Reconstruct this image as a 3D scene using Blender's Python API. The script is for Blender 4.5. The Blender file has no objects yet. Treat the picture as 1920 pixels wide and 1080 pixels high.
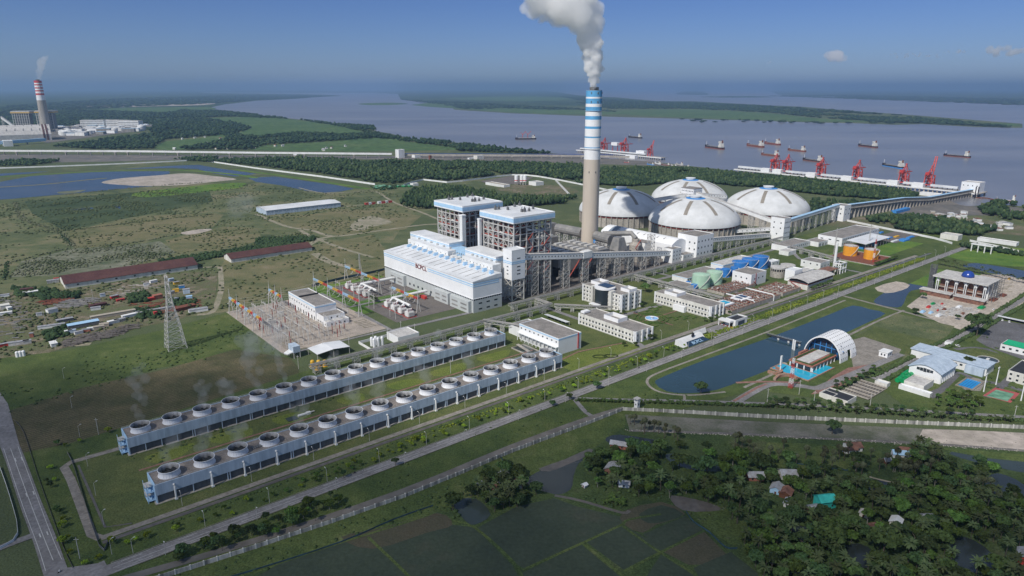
import bpy, math, random
import numpy as np
from mathutils import Vector, Matrix
from mathutils.geometry import tessellate_polygon
R = random.Random(7)
C = bpy.context.scene.collection
sc = bpy.context.scene
# ------------------------------------------------------------------ camera
F, HC, HZ = 1296.0, 220.0, 165.0              # focal length in photo pixels, drone height, horizon row
PITCH = math.atan((540 - HZ) / F)
cd = bpy.data.cameras.new('camera'); cam = bpy.data.objects.new('camera', cd); C.objects.link(cam)
cd.sensor_width = 36; cd.lens = 36 * F / 1920; cd.clip_start = 1; cd.clip_end = 400000
cam.location = (0, 0, HC); cam.rotation_euler = (math.pi / 2 - PITCH, 0, 0)
sc.camera = cam
# ------------------------------------------------------------------ light
SUN_EL = math.radians(46); SUN_AZ = math.radians(219)     # compass style: clockwise from +Y
sdir = Vector((math.sin(SUN_AZ) * math.cos(SUN_EL), math.cos(SUN_AZ) * math.cos(SUN_EL), math.sin(SUN_EL)))
sl = bpy.data.lights.new('sun', 'SUN'); sl.energy = 4.05; sl.angle = math.radians(0.53); sl.color = (1, .95, .87)
so = bpy.data.objects.new('sun', sl); C.objects.link(so); so.rotation_euler = sdir.to_track_quat('Z', 'Y').to_euler()
w = bpy.data.worlds.new('World'); sc.world = w; w.use_nodes = True
wn = w.node_tree; wn.nodes.clear()
sky = wn.nodes.new('ShaderNodeTexSky'); sky.sky_type = 'NISHITA'; sky.sun_disc = False
sky.sun_elevation = SUN_EL; sky.sun_rotation = SUN_AZ; sky.altitude = 200
sky.air_density = 1.0; sky.dust_density = 0.3; sky.ozone_density = 2.0
bg = wn.nodes.new('ShaderNodeBackground'); bg.inputs[1].default_value = 0.082
wo = wn.nodes.new('ShaderNodeOutputWorld')
tint = wn.nodes.new('ShaderNodeMix'); tint.data_type = 'RGBA'; tint.blend_type = 'MULTIPLY'; tint.inputs[0].default_value = 1
# slate blue rain haze low down, then a brighter tint added overhead, out of view, to lift the shade
tc = wn.nodes.new('ShaderNodeTexCoord'); sx = wn.nodes.new('ShaderNodeSeparateXYZ'); el = wn.nodes.new('ShaderNodeValToRGB')
wn.links.new(tc.outputs['Generated'], sx.inputs[0]); wn.links.new(sx.outputs[2], el.inputs[0]); wn.links.new(el.outputs[0], tint.inputs[7])
el.color_ramp.elements[0].position = 0; el.color_ramp.elements[0].color = (.46, .60, 1.0, 1); el.color_ramp.elements[1].position = .75; el.color_ramp.elements[1].color = (1.9, 1.5, 1.15, 1); q = el.color_ramp.elements.new(.11); q.color = (.35, .49, .90, 1)
wn.links.new(sky.outputs[0], tint.inputs[6]); wn.links.new(tint.outputs[2], bg.inputs[0]); wn.links.new(bg.outputs[0], wo.inputs[0])
sc.view_settings.view_transform = 'Standard'; sc.view_settings.look = 'None'
sc.view_settings.exposure = 0.0; sc.view_settings.gamma = 1; sc.view_settings.use_curve_mapping = False
sc.render.engine = 'CYCLES'
cy = sc.cycles
cy.max_bounces = 32; cy.diffuse_bounces = 3; cy.glossy_bounces = 2; cy.transmission_bounces = 2
cy.volume_bounces = 32; cy.transparent_max_bounces = 12; cy.caustics_reflective = False; cy.caustics_refractive = False
cy.use_denoising = True; cy.use_adaptive_sampling = True; cy.adaptive_threshold = 0.012
try: cy.denoiser = 'OPENIMAGEDENOISE'; cy.denoising_input_passes = 'RGB_ALBEDO_NORMAL'
except Exception: pass
# ------------------------------------------------------------------ photo survey -> ground
cp, sp = math.cos(PITCH), math.sin(PITCH)
def G(px, py, z=0.0):                          # the point of the plane at height z seen at a photo pixel
 x = (px - 960) / F; y = (540 - py) / F
 t = (z - HC) / (-sp + y * cp)
 return Vector((x * t, (cp + y * sp) * t, z))
ANG = math.atan2(F / cp, 2605 - 960)           # direction of the plant grid
U = Vector((math.cos(ANG), math.sin(ANG), 0)); V = Vector((-U.y, U.x, 0))
def UV(px, py, z=0.0):
 g = G(px, py, z); return g.dot(U), g.dot(V)
def W(u, v, z=0.0): return U * u + V * v + Vector((0, 0, z))
def height(px, yb, yt):                        # height of a vertical thing from its foot and top rows
 g = G(px, yb); lo, hi = 0, 900
 for _ in range(40):
  m = (lo + hi) / 2; d = m - HC
  q = 540 - F * (g.y * sp + d * cp) / (g.y * cp - d * sp)
  if q > yt: lo = m
  else: hi = m
 return lo
# ------------------------------------------------------------------ materials
MATS = {}
def _n(t, k, **kw):
 n = t.nodes.new(k)
 for a, b in kw.items(): setattr(n, a, b)
 return n
def mat(name, col, rough=.75, var=.18, scale=.15, col2=None, metal=0, bump=0, streak=False, spec=.3, objvar=0, fine=0, transl=0, detail=4, ramp=(.35, .65)):
 """base colour varied by noise at world positions; col2 = second tone (dirt, wear, dry patches)"""
 m = bpy.data.materials.new(name); m.use_nodes = True; t = m.node_tree; t.nodes.clear()
 out = _n(t, 'ShaderNodeOutputMaterial'); b = _n(t, 'ShaderNodeBsdfPrincipled')
 geo = _n(t, 'ShaderNodeNewGeometry'); mp = _n(t, 'ShaderNodeMapping')
 t.links.new(geo.outputs['Position'], mp.inputs[0])
 mp.inputs['Scale'].default_value = (1, 1, .12) if streak else (1, 1, 1)
 nz = _n(t, 'ShaderNodeTexNoise'); nz.inputs['Scale'].default_value = scale; nz.inputs['Detail'].default_value = detail; nz.inputs['Roughness'].default_value = .62
 t.links.new(mp.outputs[0], nz.inputs['Vector'])
 c2 = col2 or tuple(c * (1 - 2 * var) for c in col); c1 = tuple(min(1, c * (1 + var * .5)) for c in col)
 rp = _n(t, 'ShaderNodeValToRGB'); rp.color_ramp.elements[0].position = ramp[0]; rp.color_ramp.elements[1].position = ramp[1]
 rp.color_ramp.elements[0].color = (*c2, 1); rp.color_ramp.elements[1].color = (*c1, 1)
 t.links.new(nz.outputs[0], rp.inputs[0]); last = rp.outputs[0]
 if fine:
  n2 = _n(t, 'ShaderNodeTexNoise'); n2.inputs['Scale'].default_value = fine; n2.inputs['Detail'].default_value = 3
  t.links.new(geo.outputs['Position'], n2.inputs['Vector'])
  r2 = _n(t, 'ShaderNodeMapRange'); r2.inputs[1].default_value = .3; r2.inputs[2].default_value = .7; r2.inputs[3].default_value = .78; r2.inputs[4].default_value = 1.22
  mx = _n(t, 'ShaderNodeMix', data_type='RGBA', blend_type='MULTIPLY'); mx.inputs[0].default_value = 1
  t.links.new(n2.outputs[0], r2.inputs[0]); t.links.new(last, mx.inputs[6]); t.links.new(r2.outputs[0], mx.inputs[7]); last = mx.outputs[2]
 if objvar:
  oi = _n(t, 'ShaderNodeObjectInfo'); hs = _n(t, 'ShaderNodeHueSaturation')
  r3 = _n(t, 'ShaderNodeMapRange'); r3.inputs[3].default_value = 1 - objvar; r3.inputs[4].default_value = 1 + objvar
  r4 = _n(t, 'ShaderNodeMapRange'); r4.inputs[3].default_value = .5 - objvar * .05; r4.inputs[4].default_value = .5 + objvar * .05
  t.links.new(oi.outputs['Random'], r3.inputs[0]); t.links.new(r3.outputs[0], hs.inputs['Value'])
  t.links.new(oi.outputs['Random'], r4.inputs[0]); t.links.new(r4.outputs[0], hs.inputs['Hue'])
  t.links.new(last, hs.inputs['Color']); last = hs.outputs[0]
 t.links.new(last, b.inputs['Base Color'])
 b.inputs['Roughness'].default_value = rough; b.inputs['Metallic'].default_value = metal; b.inputs['Specular IOR Level'].default_value = spec
 if bump:
  bp = _n(t, 'ShaderNodeBump'); bp.inputs['Distance'].default_value = bump; bp.inputs['Strength'].default_value = .6
  t.links.new(nz.outputs[0], bp.inputs['Height']); t.links.new(bp.outputs[0], b.inputs['Normal'])
 sh = b.outputs[0]
 if transl:
  tr = _n(t, 'ShaderNodeBsdfTranslucent'); ms = _n(t, 'ShaderNodeMixShader'); ms.inputs[0].default_value = transl
  t.links.new(last, tr.inputs[0]); t.links.new(sh, ms.inputs[1]); t.links.new(tr.outputs[0], ms.inputs[2]); sh = ms.outputs[0]
 t.links.new(sh, out.inputs[0]); MATS[name] = m; return m
def landmat(name, cols, scale, fine=.12, rows=None, finer=1.1, amp=.45):
 """vegetated ground: a ramp of tones over patchy noise, broken by two finer noises, optional plough rows (angle, spacing)"""
 m = bpy.data.materials.new(name); m.use_nodes = True; t = m.node_tree; t.nodes.clear()
 out = _n(t, 'ShaderNodeOutputMaterial'); b = _n(t, 'ShaderNodeBsdfPrincipled'); geo = _n(t, 'ShaderNodeNewGeometry')
 def noise(s, d=5, dist=0):
  n = _n(t, 'ShaderNodeTexNoise'); n.inputs['Scale'].default_value = s; n.inputs['Detail'].default_value = d; n.inputs['Roughness'].default_value = .6
  n.inputs['Distortion'].default_value = dist
  t.links.new(geo.outputs['Position'], n.inputs['Vector']); return n.outputs[0]
 def math_(op, a, c):
  n = _n(t, 'ShaderNodeMath', operation=op)
  for i, q in enumerate((a, c)):
   if isinstance(q, (int, float)): n.inputs[i].default_value = q
   else: t.links.new(q, n.inputs[i])
  return n.outputs[0]
 s = math_('ADD', math_('MULTIPLY', noise(scale, 4, .6), .6), math_('MULTIPLY', noise(fine, 4), .4))
 rp = _n(t, 'ShaderNodeValToRGB'); e = rp.color_ramp.elements
 while len(e) < len(cols): e.new(.5)
 for i, c in enumerate(cols): e[i].position = .34 + .32 * i / (len(cols) - 1); e[i].color = (*c, 1)
 t.links.new(s, rp.inputs[0])
 f = _n(t, 'ShaderNodeMapRange'); f.inputs[1].default_value = .3; f.inputs[2].default_value = .7; f.inputs[3].default_value = 1 - amp; f.inputs[4].default_value = 1 + amp
 t.links.new(noise(finer, 3), f.inputs[0]); k = f.outputs[0]
 if rows:
  mp = _n(t, 'ShaderNodeMapping'); mp.inputs['Rotation'].default_value = (0, 0, -rows[0]); t.links.new(geo.outputs['Position'], mp.inputs[0])
  wv = _n(t, 'ShaderNodeTexWave', bands_direction='Y'); wv.inputs['Scale'].default_value = .314 / rows[1]; wv.inputs['Distortion'].default_value = 2.5; wv.inputs['Detail'].default_value = 3; wv.inputs['Detail Scale'].default_value = .3
  t.links.new(mp.outputs[0], wv.inputs[0])
  r = _n(t, 'ShaderNodeMapRange'); r.inputs[3].default_value = .75; r.inputs[4].default_value = 1.2; t.links.new(wv.outputs['Fac'], r.inputs[0]); k = math_('MULTIPLY', k, r.outputs[0])
 mx = _n(t, 'ShaderNodeMix', data_type='RGBA', blend_type='MULTIPLY'); mx.inputs[0].default_value = 1
 t.links.new(rp.outputs[0], mx.inputs[6]); t.links.new(k, mx.inputs[7])
 t.links.new(mx.outputs[2], b.inputs['Base Color']); b.inputs['Roughness'].default_value = .95; b.inputs['Specular IOR Level'].default_value = .1
 bp = _n(t, 'ShaderNodeBump'); bp.inputs['Distance'].default_value = .5; bp.inputs['Strength'].default_value = .5
 t.links.new(noise(finer * .6, 3), bp.inputs['Height']); t.links.new(bp.outputs[0], b.inputs['Normal'])
 t.links.new(b.outputs[0], out.inputs[0]); MATS[name] = m; return m
def watermat(name, col, rough, wave, wscale, col2=None, cscale=.004):
 m = mat(name, col, rough, .12, cscale, col2, spec=.5)
 t = m.node_tree; b = next(n for n in t.nodes if n.type == 'BSDF_PRINCIPLED'); geo = next(n for n in t.nodes if n.type == 'NEW_GEOMETRY')
 n = _n(t, 'ShaderNodeTexNoise'); n.inputs['Scale'].default_value = wscale; n.inputs['Detail'].default_value = 4; t.links.new(geo.outputs['Position'], n.inputs['Vector'])
 bp = _n(t, 'ShaderNodeBump'); bp.inputs['Distance'].default_value = wave; bp.inputs['Strength'].default_value = .5
 t.links.new(n.outputs[0], bp.inputs['Height']); t.links.new(bp.outputs[0], b.inputs['Normal']); return m
def volmat(name, col, dens, g=0.0):
 m = bpy.data.materials.new(name); m.use_nodes = True; t = m.node_tree; t.nodes.clear()
 o = _n(t, 'ShaderNodeOutputMaterial'); v = _n(t, 'ShaderNodeVolumePrincipled')
 v.inputs['Color'].default_value = (*col, 1); v.inputs['Density'].default_value = dens; v.inputs['Anisotropy'].default_value = g
 t.links.new(v.outputs[0], o.inputs['Volume']); MATS[name] = m; return m
mat('white_wall', (.78, .79, .79), .6, .05, .06, streak=True, col2=(.66, .67, .66))
mat('white_paint', (.82, .83, .84), .5, .03, .1)
mat('cream_wall', (.70, .69, .64), .7, .06, .2, streak=True, col2=(.55, .54, .50))
mat('pale_grey_cladding', (.50, .53, .53), .55, .05, .1, streak=True)
mat('blue_grey_cladding', (.50, .59, .69), .5, .06, .35, streak=True, col2=(.36, .44, .53))
mat('slate_cladding', (.22, .27, .33), .5, .08, .1)
mat('light_blue', (.40, .61, .82), .5, .06, .2)
mat('mid_blue', (.06, .26, .62), .5, .08, .2)
mat('deep_blue', (.02, .06, .30), .25, .1, .3, spec=.6)
mat('roof_white', (.74, .76, .78), .5, .06, .05, col2=(.60, .62, .64))
mat('roof_grey', (.27, .25, .235), .9, .12, .12, col2=(.19, .18, .17), fine=.8)
mat('roof_pale', (.52, .51, .49), .85, .1, .1, col2=(.42, .41, .40), fine=.5)
mat('roof_rust', (.068, .03, .032), .8, .2, .06, col2=(.105, .05, .045), fine=.6)
mat('roof_brown', (.25, .13, .09), .85, .2, .3, col2=(.12, .06, .05))
mat('roof_tin', (.42, .44, .47), .5, .15, .4, col2=(.28, .27, .27), metal=.2)
mat('roof_dark', (.035, .038, .045), .7, .1, .2)
mat('concrete', (.40, .37, .33), .85, .1, .08, streak=True, col2=(.31, .29, .26), fine=.5)
mat('chimney_concrete', (.60, .53, .44), .85, .08, .05, streak=True, col2=(.50, .44, .37))
mat('tower_deck', (.25, .22, .20), .9, .15, .15, col2=(.17, .155, .145), fine=1.0)
mat('steel', (.60, .59, .565), .55, .08, .5, metal=.2)
mat('steel_dark', (.16, .165, .17), .6, .15, .3)
mat('boiler_dark', (.14, .11, .095), .8, .3, .15, col2=(.24, .13, .095), fine=.5)
mat('duct_grey', (.30, .29, .275), .6, .12, .1, metal=.15, col2=(.2, .2, .2))
mat('louver_dark', (.09, .095, .10), .7, .25, .3, streak=True, col2=(.15, .155, .16))
mat('dome_white', (.64, .655, .665), .85, .05, .05, col2=(.53, .545, .55), spec=.1)
mat('chimney_blue', (.12, .38, .66), .6, .08, .1)
mat('rib_brown', (.27, .245, .21), .8, .06, .2)
mat('fan_dark', (.03, .032, .035), .6, .1, 1)
mat('fan_wall', (.78, .80, .83), .5, .05, .5)
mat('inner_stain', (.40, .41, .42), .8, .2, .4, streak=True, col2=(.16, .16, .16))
mat('red_floor', (.42, .085, .06), .7, .2, .3, col2=(.25, .06, .05))
mat('red_paint', (.55, .06, .055), .5, .12, .3)
mat('crane_red', (.60, .10, .09), .6, .15, .2, col2=(.42, .08, .07))
mat('insulator_red', (.25, .03, .03), .4, .1, 1)
mat('yellow_paint', (.70, .42, .05), .5, .08, .3)
mat('orange_tank', (.80, .36, .035), .45, .08, .2, streak=True)
mat('green_tank', (.42, .62, .47), .5, .06, .2, streak=True)
mat('blue_tank', (.04, .20, .55), .4, .1, .2, streak=True)
mat('green_plastic', (.01, .30, .10), .4, .12, .4)
mat('green_roof', (.02, .42, .20), .6, .08, .1)
mat('teal_roof', (.05, .48, .42), .55, .12, .3)
mat('glass_dark', (.03, .04, .05), .15, .1, 1, spec=.6)
mat('glass_blue', (.022, .05, .095), .12, .1, .5, spec=.6)
mat('brick_red', (.36, .14, .10), .85, .2, .4, col2=(.26, .12, .09), fine=1.5)
mat('terracotta', (.33, .16, .11), .85, .25, .3, col2=(.30, .24, .19), fine=1.0)
mat('timber_brown', (.16, .07, .04), .7, .2, .5)
mat('stone_brown', (.40, .36, .30), .8, .06, .2)
mat('rust', (.22, .07, .04), .85, .3, .5, col2=(.12, .06, .05))
mat('black', (.012, .012, .014), .6, .1, 1)
mat('letter_red', (.16, .02, .03), .6, .05, 1)
mat('hull_red', (.22, .07, .055), .6, .15, .1)
mat('hull_dark', (.035, .03, .04), .6, .15, .1)
mat('asphalt', (.135, .135, .145), .9, .12, .05, col2=(.095, .095, .10), fine=.7)
mat('road_concrete', (.235, .23, .235), .9, .1, .06, col2=(.17, .165, .165), fine=.6)
mat('path_concrete', (.27, .25, .225), .9, .12, .15, col2=(.19, .175, .155), fine=.7)
mat('path_red', (.27, .15, .125), .9, .15, .3, fine=1)
mat('dirt_track', (.30, .265, .21), .95, .2, .08, col2=(.19, .19, .12), fine=.5)
mat('road_paint', (.62, .62, .60), .7, .1, .5)
mat('gravel', (.40, .345, .295), .95, .12, .06, col2=(.28, .25, .22), fine=.9)
mat('gravel_dark', (.115, .105, .10), .95, .2, .1, col2=(.16, .145, .135), fine=.8)
mat('sand', (.42, .37, .33), .95, .12, .03, col2=(.30, .27, .23), fine=.15)
mat('building_site', (.45, .40, .345), .95, .15, .05, col2=(.33, .29, .25), fine=.4)
mat('mud', (.17, .155, .14), .8, .2, .02, col2=(.11, .11, .105), fine=.15)
mat('mud_wet', (.09, .085, .08), .35, .2, .05, col2=(.14, .125, .11), fine=.3)
mat('rip_rap', (.165, .16, .14), .95, .2, .05, col2=(.085, .098, .062), fine=1.2, bump=.3)
mat('pool_water', (.03, .42, .62), .08, .05, .3, spec=.5)
mat('swim_water', (.015, .27, .60), .08, .05, .3, spec=.5)
mat('fountain_water', (.10, .36, .72), .2, .2, .4, col2=(.5, .65, .85))
mat('net_blue', (.04, .085, .115), .7, .2, .3)
mat('court_green', (.18, .36, .25), .8, .12, .2, col2=(.08, .2, .13))
mat('court_red', (.40, .10, .10), .8, .1, .2)
mat('solar', (.02, .025, .035), .2, .1, 1, spec=.6)
mat('trunk_bark', (.12, .10, .08), .9, .2, 1)
mat('trunk_pale', (.28, .26, .23), .9, .15, 1)
FOL = dict(objvar=.42, transl=.3, spec=.12, rough=.8)
mat('leaf_dark', (.080, .128, .050), scale=.35, col2=(.058, .10, .043), **FOL)
mat('leaf_mid', (.11, .165, .054), scale=.35, col2=(.078, .128, .046), **FOL)
mat('leaf_light', (.115, .185, .042), scale=.35, col2=(.075, .13, .038), **FOL)
mat('leaf_palm', (.115, .145, .062), scale=.35, col2=(.082, .115, .052), **FOL)
mat('leaf_fan', (.155, .165, .092), scale=.35, col2=(.11, .125, .072), **FOL)
mat('leaf_yellow', (.30, .38, .045), scale=.35, col2=(.20, .29, .04), **FOL)
mat('leaf_banana', (.12, .17, .045), scale=.4, col2=(.07, .12, .035), **FOL)
mat('wood_far', (.030, .056, .030), .9, .3, .02, col2=(.017, .034, .022), fine=.12, spec=.05)
mat('wood_mid', (.042, .070, .032), .9, .3, .03, col2=(.026, .048, .025), fine=.3, spec=.05)
mat('bush_mat', (.095, .115, .055), .9, .3, .02, col2=(.062, .083, .042), fine=.4, spec=.05)
mat('reed_pale', (.16, .165, .11), .9, .3, .02, col2=(.075, .095, .05), fine=.4, spec=.05)
mat('hedge_yellow', (.15, .18, .028), .9, .3, .05, col2=(.075, .115, .026), fine=.6, spec=.05)
mat('hedge_green', (.07, .104, .04), .9, .3, .05, col2=(.042, .068, .028), fine=.6, spec=.05)
# land covers
g1, g2, g3, g4, g5 = (.056, .078, .042), (.084, .108, .054), (.118, .137, .07), (.165, .163, .092), (.215, .19, .122)
landmat('land', [g1, g2, g2, g3, g4], .004, .03)
landmat('field_scrub', [g1, g2, g3, g4, g5], .009, .05)
landmat('field_tan', [(.085, .105, .05), (.12, .13, .066), (.155, .152, .082), (.18, .165, .095), (.22, .19, .125)], .014, .06)
landmat('field_marsh', [(.036, .06, .034), (.05, .076, .04), (.066, .092, .046), (.10, .118, .062)], .011, .06)
landmat('field_reed', [(.075, .10, .058), (.10, .122, .075), (.14, .152, .105), (.20, .205, .155), (.27, .27, .22)], .02, .10)
landmat('field_bright', [(.05, .105, .028), (.085, .16, .035), (.12, .19, .04), (.17, .22, .05)], .01, .05)
landmat('field_mown', [(.055, .065, .034), (.075, .078, .042), (.11, .10, .058), (.15, .125, .075)], .016, .07, rows=(ANG, 3.0))
landmat('grass_verge', [(.048, .076, .028), (.066, .096, .034), (.088, .118, .04), (.125, .145, .06)], .02, .09)
landmat('lawn', [(.066, .09, .036), (.085, .108, .042), (.105, .125, .048), (.13, .14, .06)], .03, .12)
landmat('lawn_bright', [(.09, .13, .034), (.12, .155, .038), (.14, .17, .045), (.17, .18, .06)], .03, .12)
landmat('far_green', [(.05, .095, .042), (.066, .12, .048), (.085, .138, .055), (.11, .15, .07)], .004, .012, finer=.04)
landmat('far_land', [(.028, .05, .03), (.034, .06, .032), (.05, .082, .036), (.09, .11, .055)], .0009, .004, finer=.02)
landmat('yard_weeds', [g2, g3, (.12, .12, .07), (.19, .165, .12), (.25, .21, .16)], .03, .12)
landmat('paddy', [(.040, .056, .043), (.047, .064, .046), (.053, .071, .05), (.068, .076, .055)], .018, .06, finer=.5, amp=.16)
landmat('paddy_brown', [(.07, .072, .05), (.08, .078, .053), (.09, .08, .056)], .03, .1, amp=.2)
landmat('village_floor', [(.034, .056, .026), (.05, .078, .032), (.065, .095, .036), (.095, .105, .055)], .02, .08)
watermat('river_water', (.215, .212, .222), .3, .35, .035, (.14, .145, .165), .0016)
next(n for n in MATS['river_water'].node_tree.nodes if n.type == 'MAPPING').inputs['Scale'].default_value = (.35, 1.1, 1)
watermat('pond_water', (.045, .06, .08), .25, .08, .25, (.022, .042, .062), .01)
watermat('canal_water', (.028, .062, .085), .15, .06, .3, (.022, .05, .066), .01)
watermat('village_pond', (.034, .044, .044), .2, .05, .4, (.026, .034, .036), .02)
watermat('paddy_water', (.045, .06, .055), .18, .05, .4, (.035, .05, .045), .02)
# ------------------------------------------------------------------ mesh builder
class MB:
 def __init__(s): s.v = []; s.f = []
 def add(s, vs, fs):
  o = len(s.v); s.v.extend([tuple(q) for q in vs]); s.f.extend([tuple(i + o for i in q) for q in fs]); return s
 def box(s, x0, x1, y0, y1, z0, z1):
  return s.add([(x0, y0, z0), (x1, y0, z0), (x1, y1, z0), (x0, y1, z0), (x0, y0, z1), (x1, y0, z1), (x1, y1, z1), (x0, y1, z1)],
      [(3, 2, 1, 0), (4, 5, 6, 7), (0, 1, 5, 4), (1, 2, 6, 5), (2, 3, 7, 6), (3, 0, 4, 7)])
 def walls(s, x0, x1, y0, y1, z0, z1, t=.35):
  s.box(x0, x1, y0, y0 + t, z0, z1); s.box(x0, x1, y1 - t, y1, z0, z1)
  s.box(x0, x0 + t, y0 + t, y1 - t, z0, z1); return s.box(x1 - t, x1, y0 + t, y1 - t, z0, z1)
 def bar(s, a, b, w, h=None):
  a, b = Vector(a), Vector(b); h = h or w; d = (b - a)
  if d.length < 1e-6: return s
  d.normalize(); up = Vector((0, 0, 1)) if abs(d.z) < .95 else Vector((0, 1, 0))
  x = d.cross(up).normalized() * (w / 2); y = x.cross(d).normalized() * (h / 2)
  vs = [p + q for p in (a, b) for q in (-x - y, x - y, x + y, -x + y)]
  return s.add(vs, [(0, 1, 2, 3), (7, 6, 5, 4), (0, 4, 5, 1), (1, 5, 6, 2), (2, 6, 7, 3), (3, 7, 4, 0)])
 def tube(s, pts, r, n=8, cap=True):
  pts = [Vector(p) for p in pts]; rs = r if isinstance(r, (list, tuple)) else [r] * len(pts); vs = []; fs = []
  for i, p in enumerate(pts):
   d = (pts[min(i + 1, len(pts) - 1)] - pts[max(i - 1, 0)]).normalized()
   up = Vector((0, 0, 1)) if abs(d.z) < .9 else Vector((0, 1, 0))
   x = d.cross(up).normalized(); y = x.cross(d)
   vs += [p + (x * math.cos(6.2832 * k / n) + y * math.sin(6.2832 * k / n)) * rs[i] for k in range(n)]
  for i in range(len(pts) - 1):
   for k in range(n): a = i * n + k; b = i * n + (k + 1) % n; fs.append((a, b, b + n, a + n))
  if cap: fs.append(tuple(range(n - 1, -1, -1))); fs.append(tuple((len(pts) - 1) * n + k for k in range(n)))
  return s.add(vs, fs)
 def lathe(s, prof, n=24, c=(0, 0), cap=True, a0=0.0, a1=6.283185307):
  full = a1 - a0 > 6.28; m = n if full else n + 1
  vs = [(c[0] + r * math.cos(a0 + (a1 - a0) * k / n), c[1] + r * math.sin(a0 + (a1 - a0) * k / n), z) for r, z in prof for k in range(m)]
  fs = []
  for i in range(len(prof) - 1):
   for k in range(n):
    a = i * m + k; b = i * m + ((k + 1) % m if full else k + 1); fs.append((a, b, b + m, a + m))
  if cap and full:
   fs.append(tuple((len(prof) - 1) * m + k for k in range(m))); fs.append(tuple(range(m - 1, -1, -1)))
  return s.add(vs, fs)
 def prism(s, poly, z0, z1):
  n = len(poly); vs = [(p[0], p[1], z0) for p in poly] + [(p[0], p[1], z1) for p in poly]
  tri = tessellate_polygon([[Vector((p[0], p[1], 0)) for p in poly]])
  fs = [tuple(i + n for i in t) for t in tri] + [tuple(reversed(t)) for t in tri] + [(i, (i + 1) % n, (i + 1) % n + n, i + n) for i in range(n)]
  return s.add(vs, fs)
 def profile(s, prof, y0, y1):              # closed outline in x,z swept along y
  n = len(prof); vs = [(x, y0, z) for x, z in prof] + [(x, y1, z) for x, z in prof]
  return s.add(vs, [tuple(range(n)), tuple(range(2 * n - 1, n - 1, -1))] + [(i + n, (i + 1) % n + n, (i + 1) % n, i) for i in range(n)])
 def profx(s, prof, x0, x1):                # closed outline in y,z swept along x
  n = len(prof); vs = [(x0, y, z) for y, z in prof] + [(x1, y, z) for y, z in prof]
  return s.add(vs, [tuple(range(n - 1, -1, -1)), tuple(range(n, 2 * n))] + [(i, (i + 1) % n, (i + 1) % n + n, i + n) for i in range(n)])
 def truss(s, a, b, hgt, w, n, t=.25):       # four chords, posts and diagonals from a to b
  a, b = Vector(a), Vector(b); d = (b - a); side = d.cross(Vector((0, 0, 1))).normalized() * (w / 2); up = Vector((0, 0, hgt))
  for q in (side, -side):
   s.bar(a + q, b + q, t); s.bar(a + q + up, b + q + up, t)
   for i in range(n):
    p0 = a + d * (i / n) + q; p1 = a + d * ((i + 1) / n) + q
    s.bar(p0, p0 + up, t * .7)
    if i % 2: s.bar(p0 + up, p1, t * .7)
    else: s.bar(p0, p1 + up, t * .7)
   s.bar(b + q, b + q + up, t * .7)
  for i in range(n + 1): p = a + d * (i / n); s.bar(p + side, p - side, t * .7)
  return s
 def trestle(s, c, w, d, h, n, t=.35, taper=1.0, yaw=0):   # four legged braced tower under something
  def P(i, j, k): f = 1 + (taper - 1) * (1 - k / n); x = (i - .5) * w * f; y = (j - .5) * d * f; return Vector((c[0] + x * math.cos(yaw) - y * math.sin(yaw), c[1] + x * math.sin(yaw) + y * math.cos(yaw), c[2] + h * k / n))
  ring = [(0, 0), (1, 0), (1, 1), (0, 1)]
  for i, j in ring: s.bar(P(i, j, 0), P(i, j, n), t)
  for k in range(n):
   for q in range(4):
    (i, j), (i2, j2) = ring[q], ring[(q + 1) % 4]
    s.bar(P(i, j, k + 1), P(i2, j2, k + 1), t * .7); s.bar(P(i, j, k), P(i2, j2, k + 1), t * .6); s.bar(P(i2, j2, k), P(i, j, k + 1), t * .6)
  return s
 def mesh(s, name, m, smooth=False):
  me = bpy.data.meshes.new(name); me.from_pydata(s.v, [], s.f)
  if smooth: me.polygons.foreach_set('use_smooth', [True] * len(me.polygons))
  me.materials.append(MATS[m] if isinstance(m, str) else m); me.update(); return me
 def build(s, name, m, parent=None, label=None, smooth=False, kind=None):
  return inst(s.mesh(name, m, smooth), name, parent, label=label, kind=kind)
def inst(me, name, parent=None, loc=None, rz=None, label=None, kind=None, scale=None):
 o = bpy.data.objects.new(name, me); C.objects.link(o)
 if parent: o.parent = parent
 if loc is not None: o.location = loc
 if rz is not None: o.rotation_euler = rz if isinstance(rz, tuple) else (0, 0, rz)
 if scale: o.scale = scale if isinstance(scale, tuple) else (scale,) * 3
 if label: o['label'] = label
 if kind: o['kind'] = kind
 return o
def tag(o, label, cat, group=None, kind=None):
 if label: o['label'] = label
 if cat: o['category'] = cat
 if group: o['group'] = group
 if kind: o['kind'] = kind
 return o
def thing(name, label, cat, loc, group=None, rz=None):   # Empty at the base of a thing, turned to the plant grid unless told otherwise
 o = bpy.data.objects.new(name, None); C.objects.link(o); o.empty_display_size = 1
 o.location = loc; o.rotation_euler = (0, 0, ANG if rz is None else rz)
 return tag(o, label, cat, group)
def solo(mb, name, m, label, cat, loc=(0, 0, 0), group=None, rz=None, smooth=False):
 o = mb.build(name, m, smooth=smooth); o.location = loc; o.rotation_euler = (0, 0, ANG if rz is None else rz); return tag(o, label, cat, group)
KIDS = {}
def kids(o):
 return [c for c in bpy.data.objects if c.parent is o]
def copy_tree(o, loc=None, rz=None, label=None, group=None, tree=None):
 tree = tree or tree_of(o)
 def rec(node, parent):
  ob, ch = node; c = ob.copy(); C.objects.link(c); c.parent = parent
  for q in ch: rec(q, c)
  return c
 c = rec(tree, None)
 if loc is not None: c.location = loc
 if rz is not None: c.rotation_euler = (0, 0, rz)
 if label: c['label'] = label
 if group: c['group'] = group
 return c
def tree_of(o): return (o, [tree_of(c) for c in kids(o)])
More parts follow.
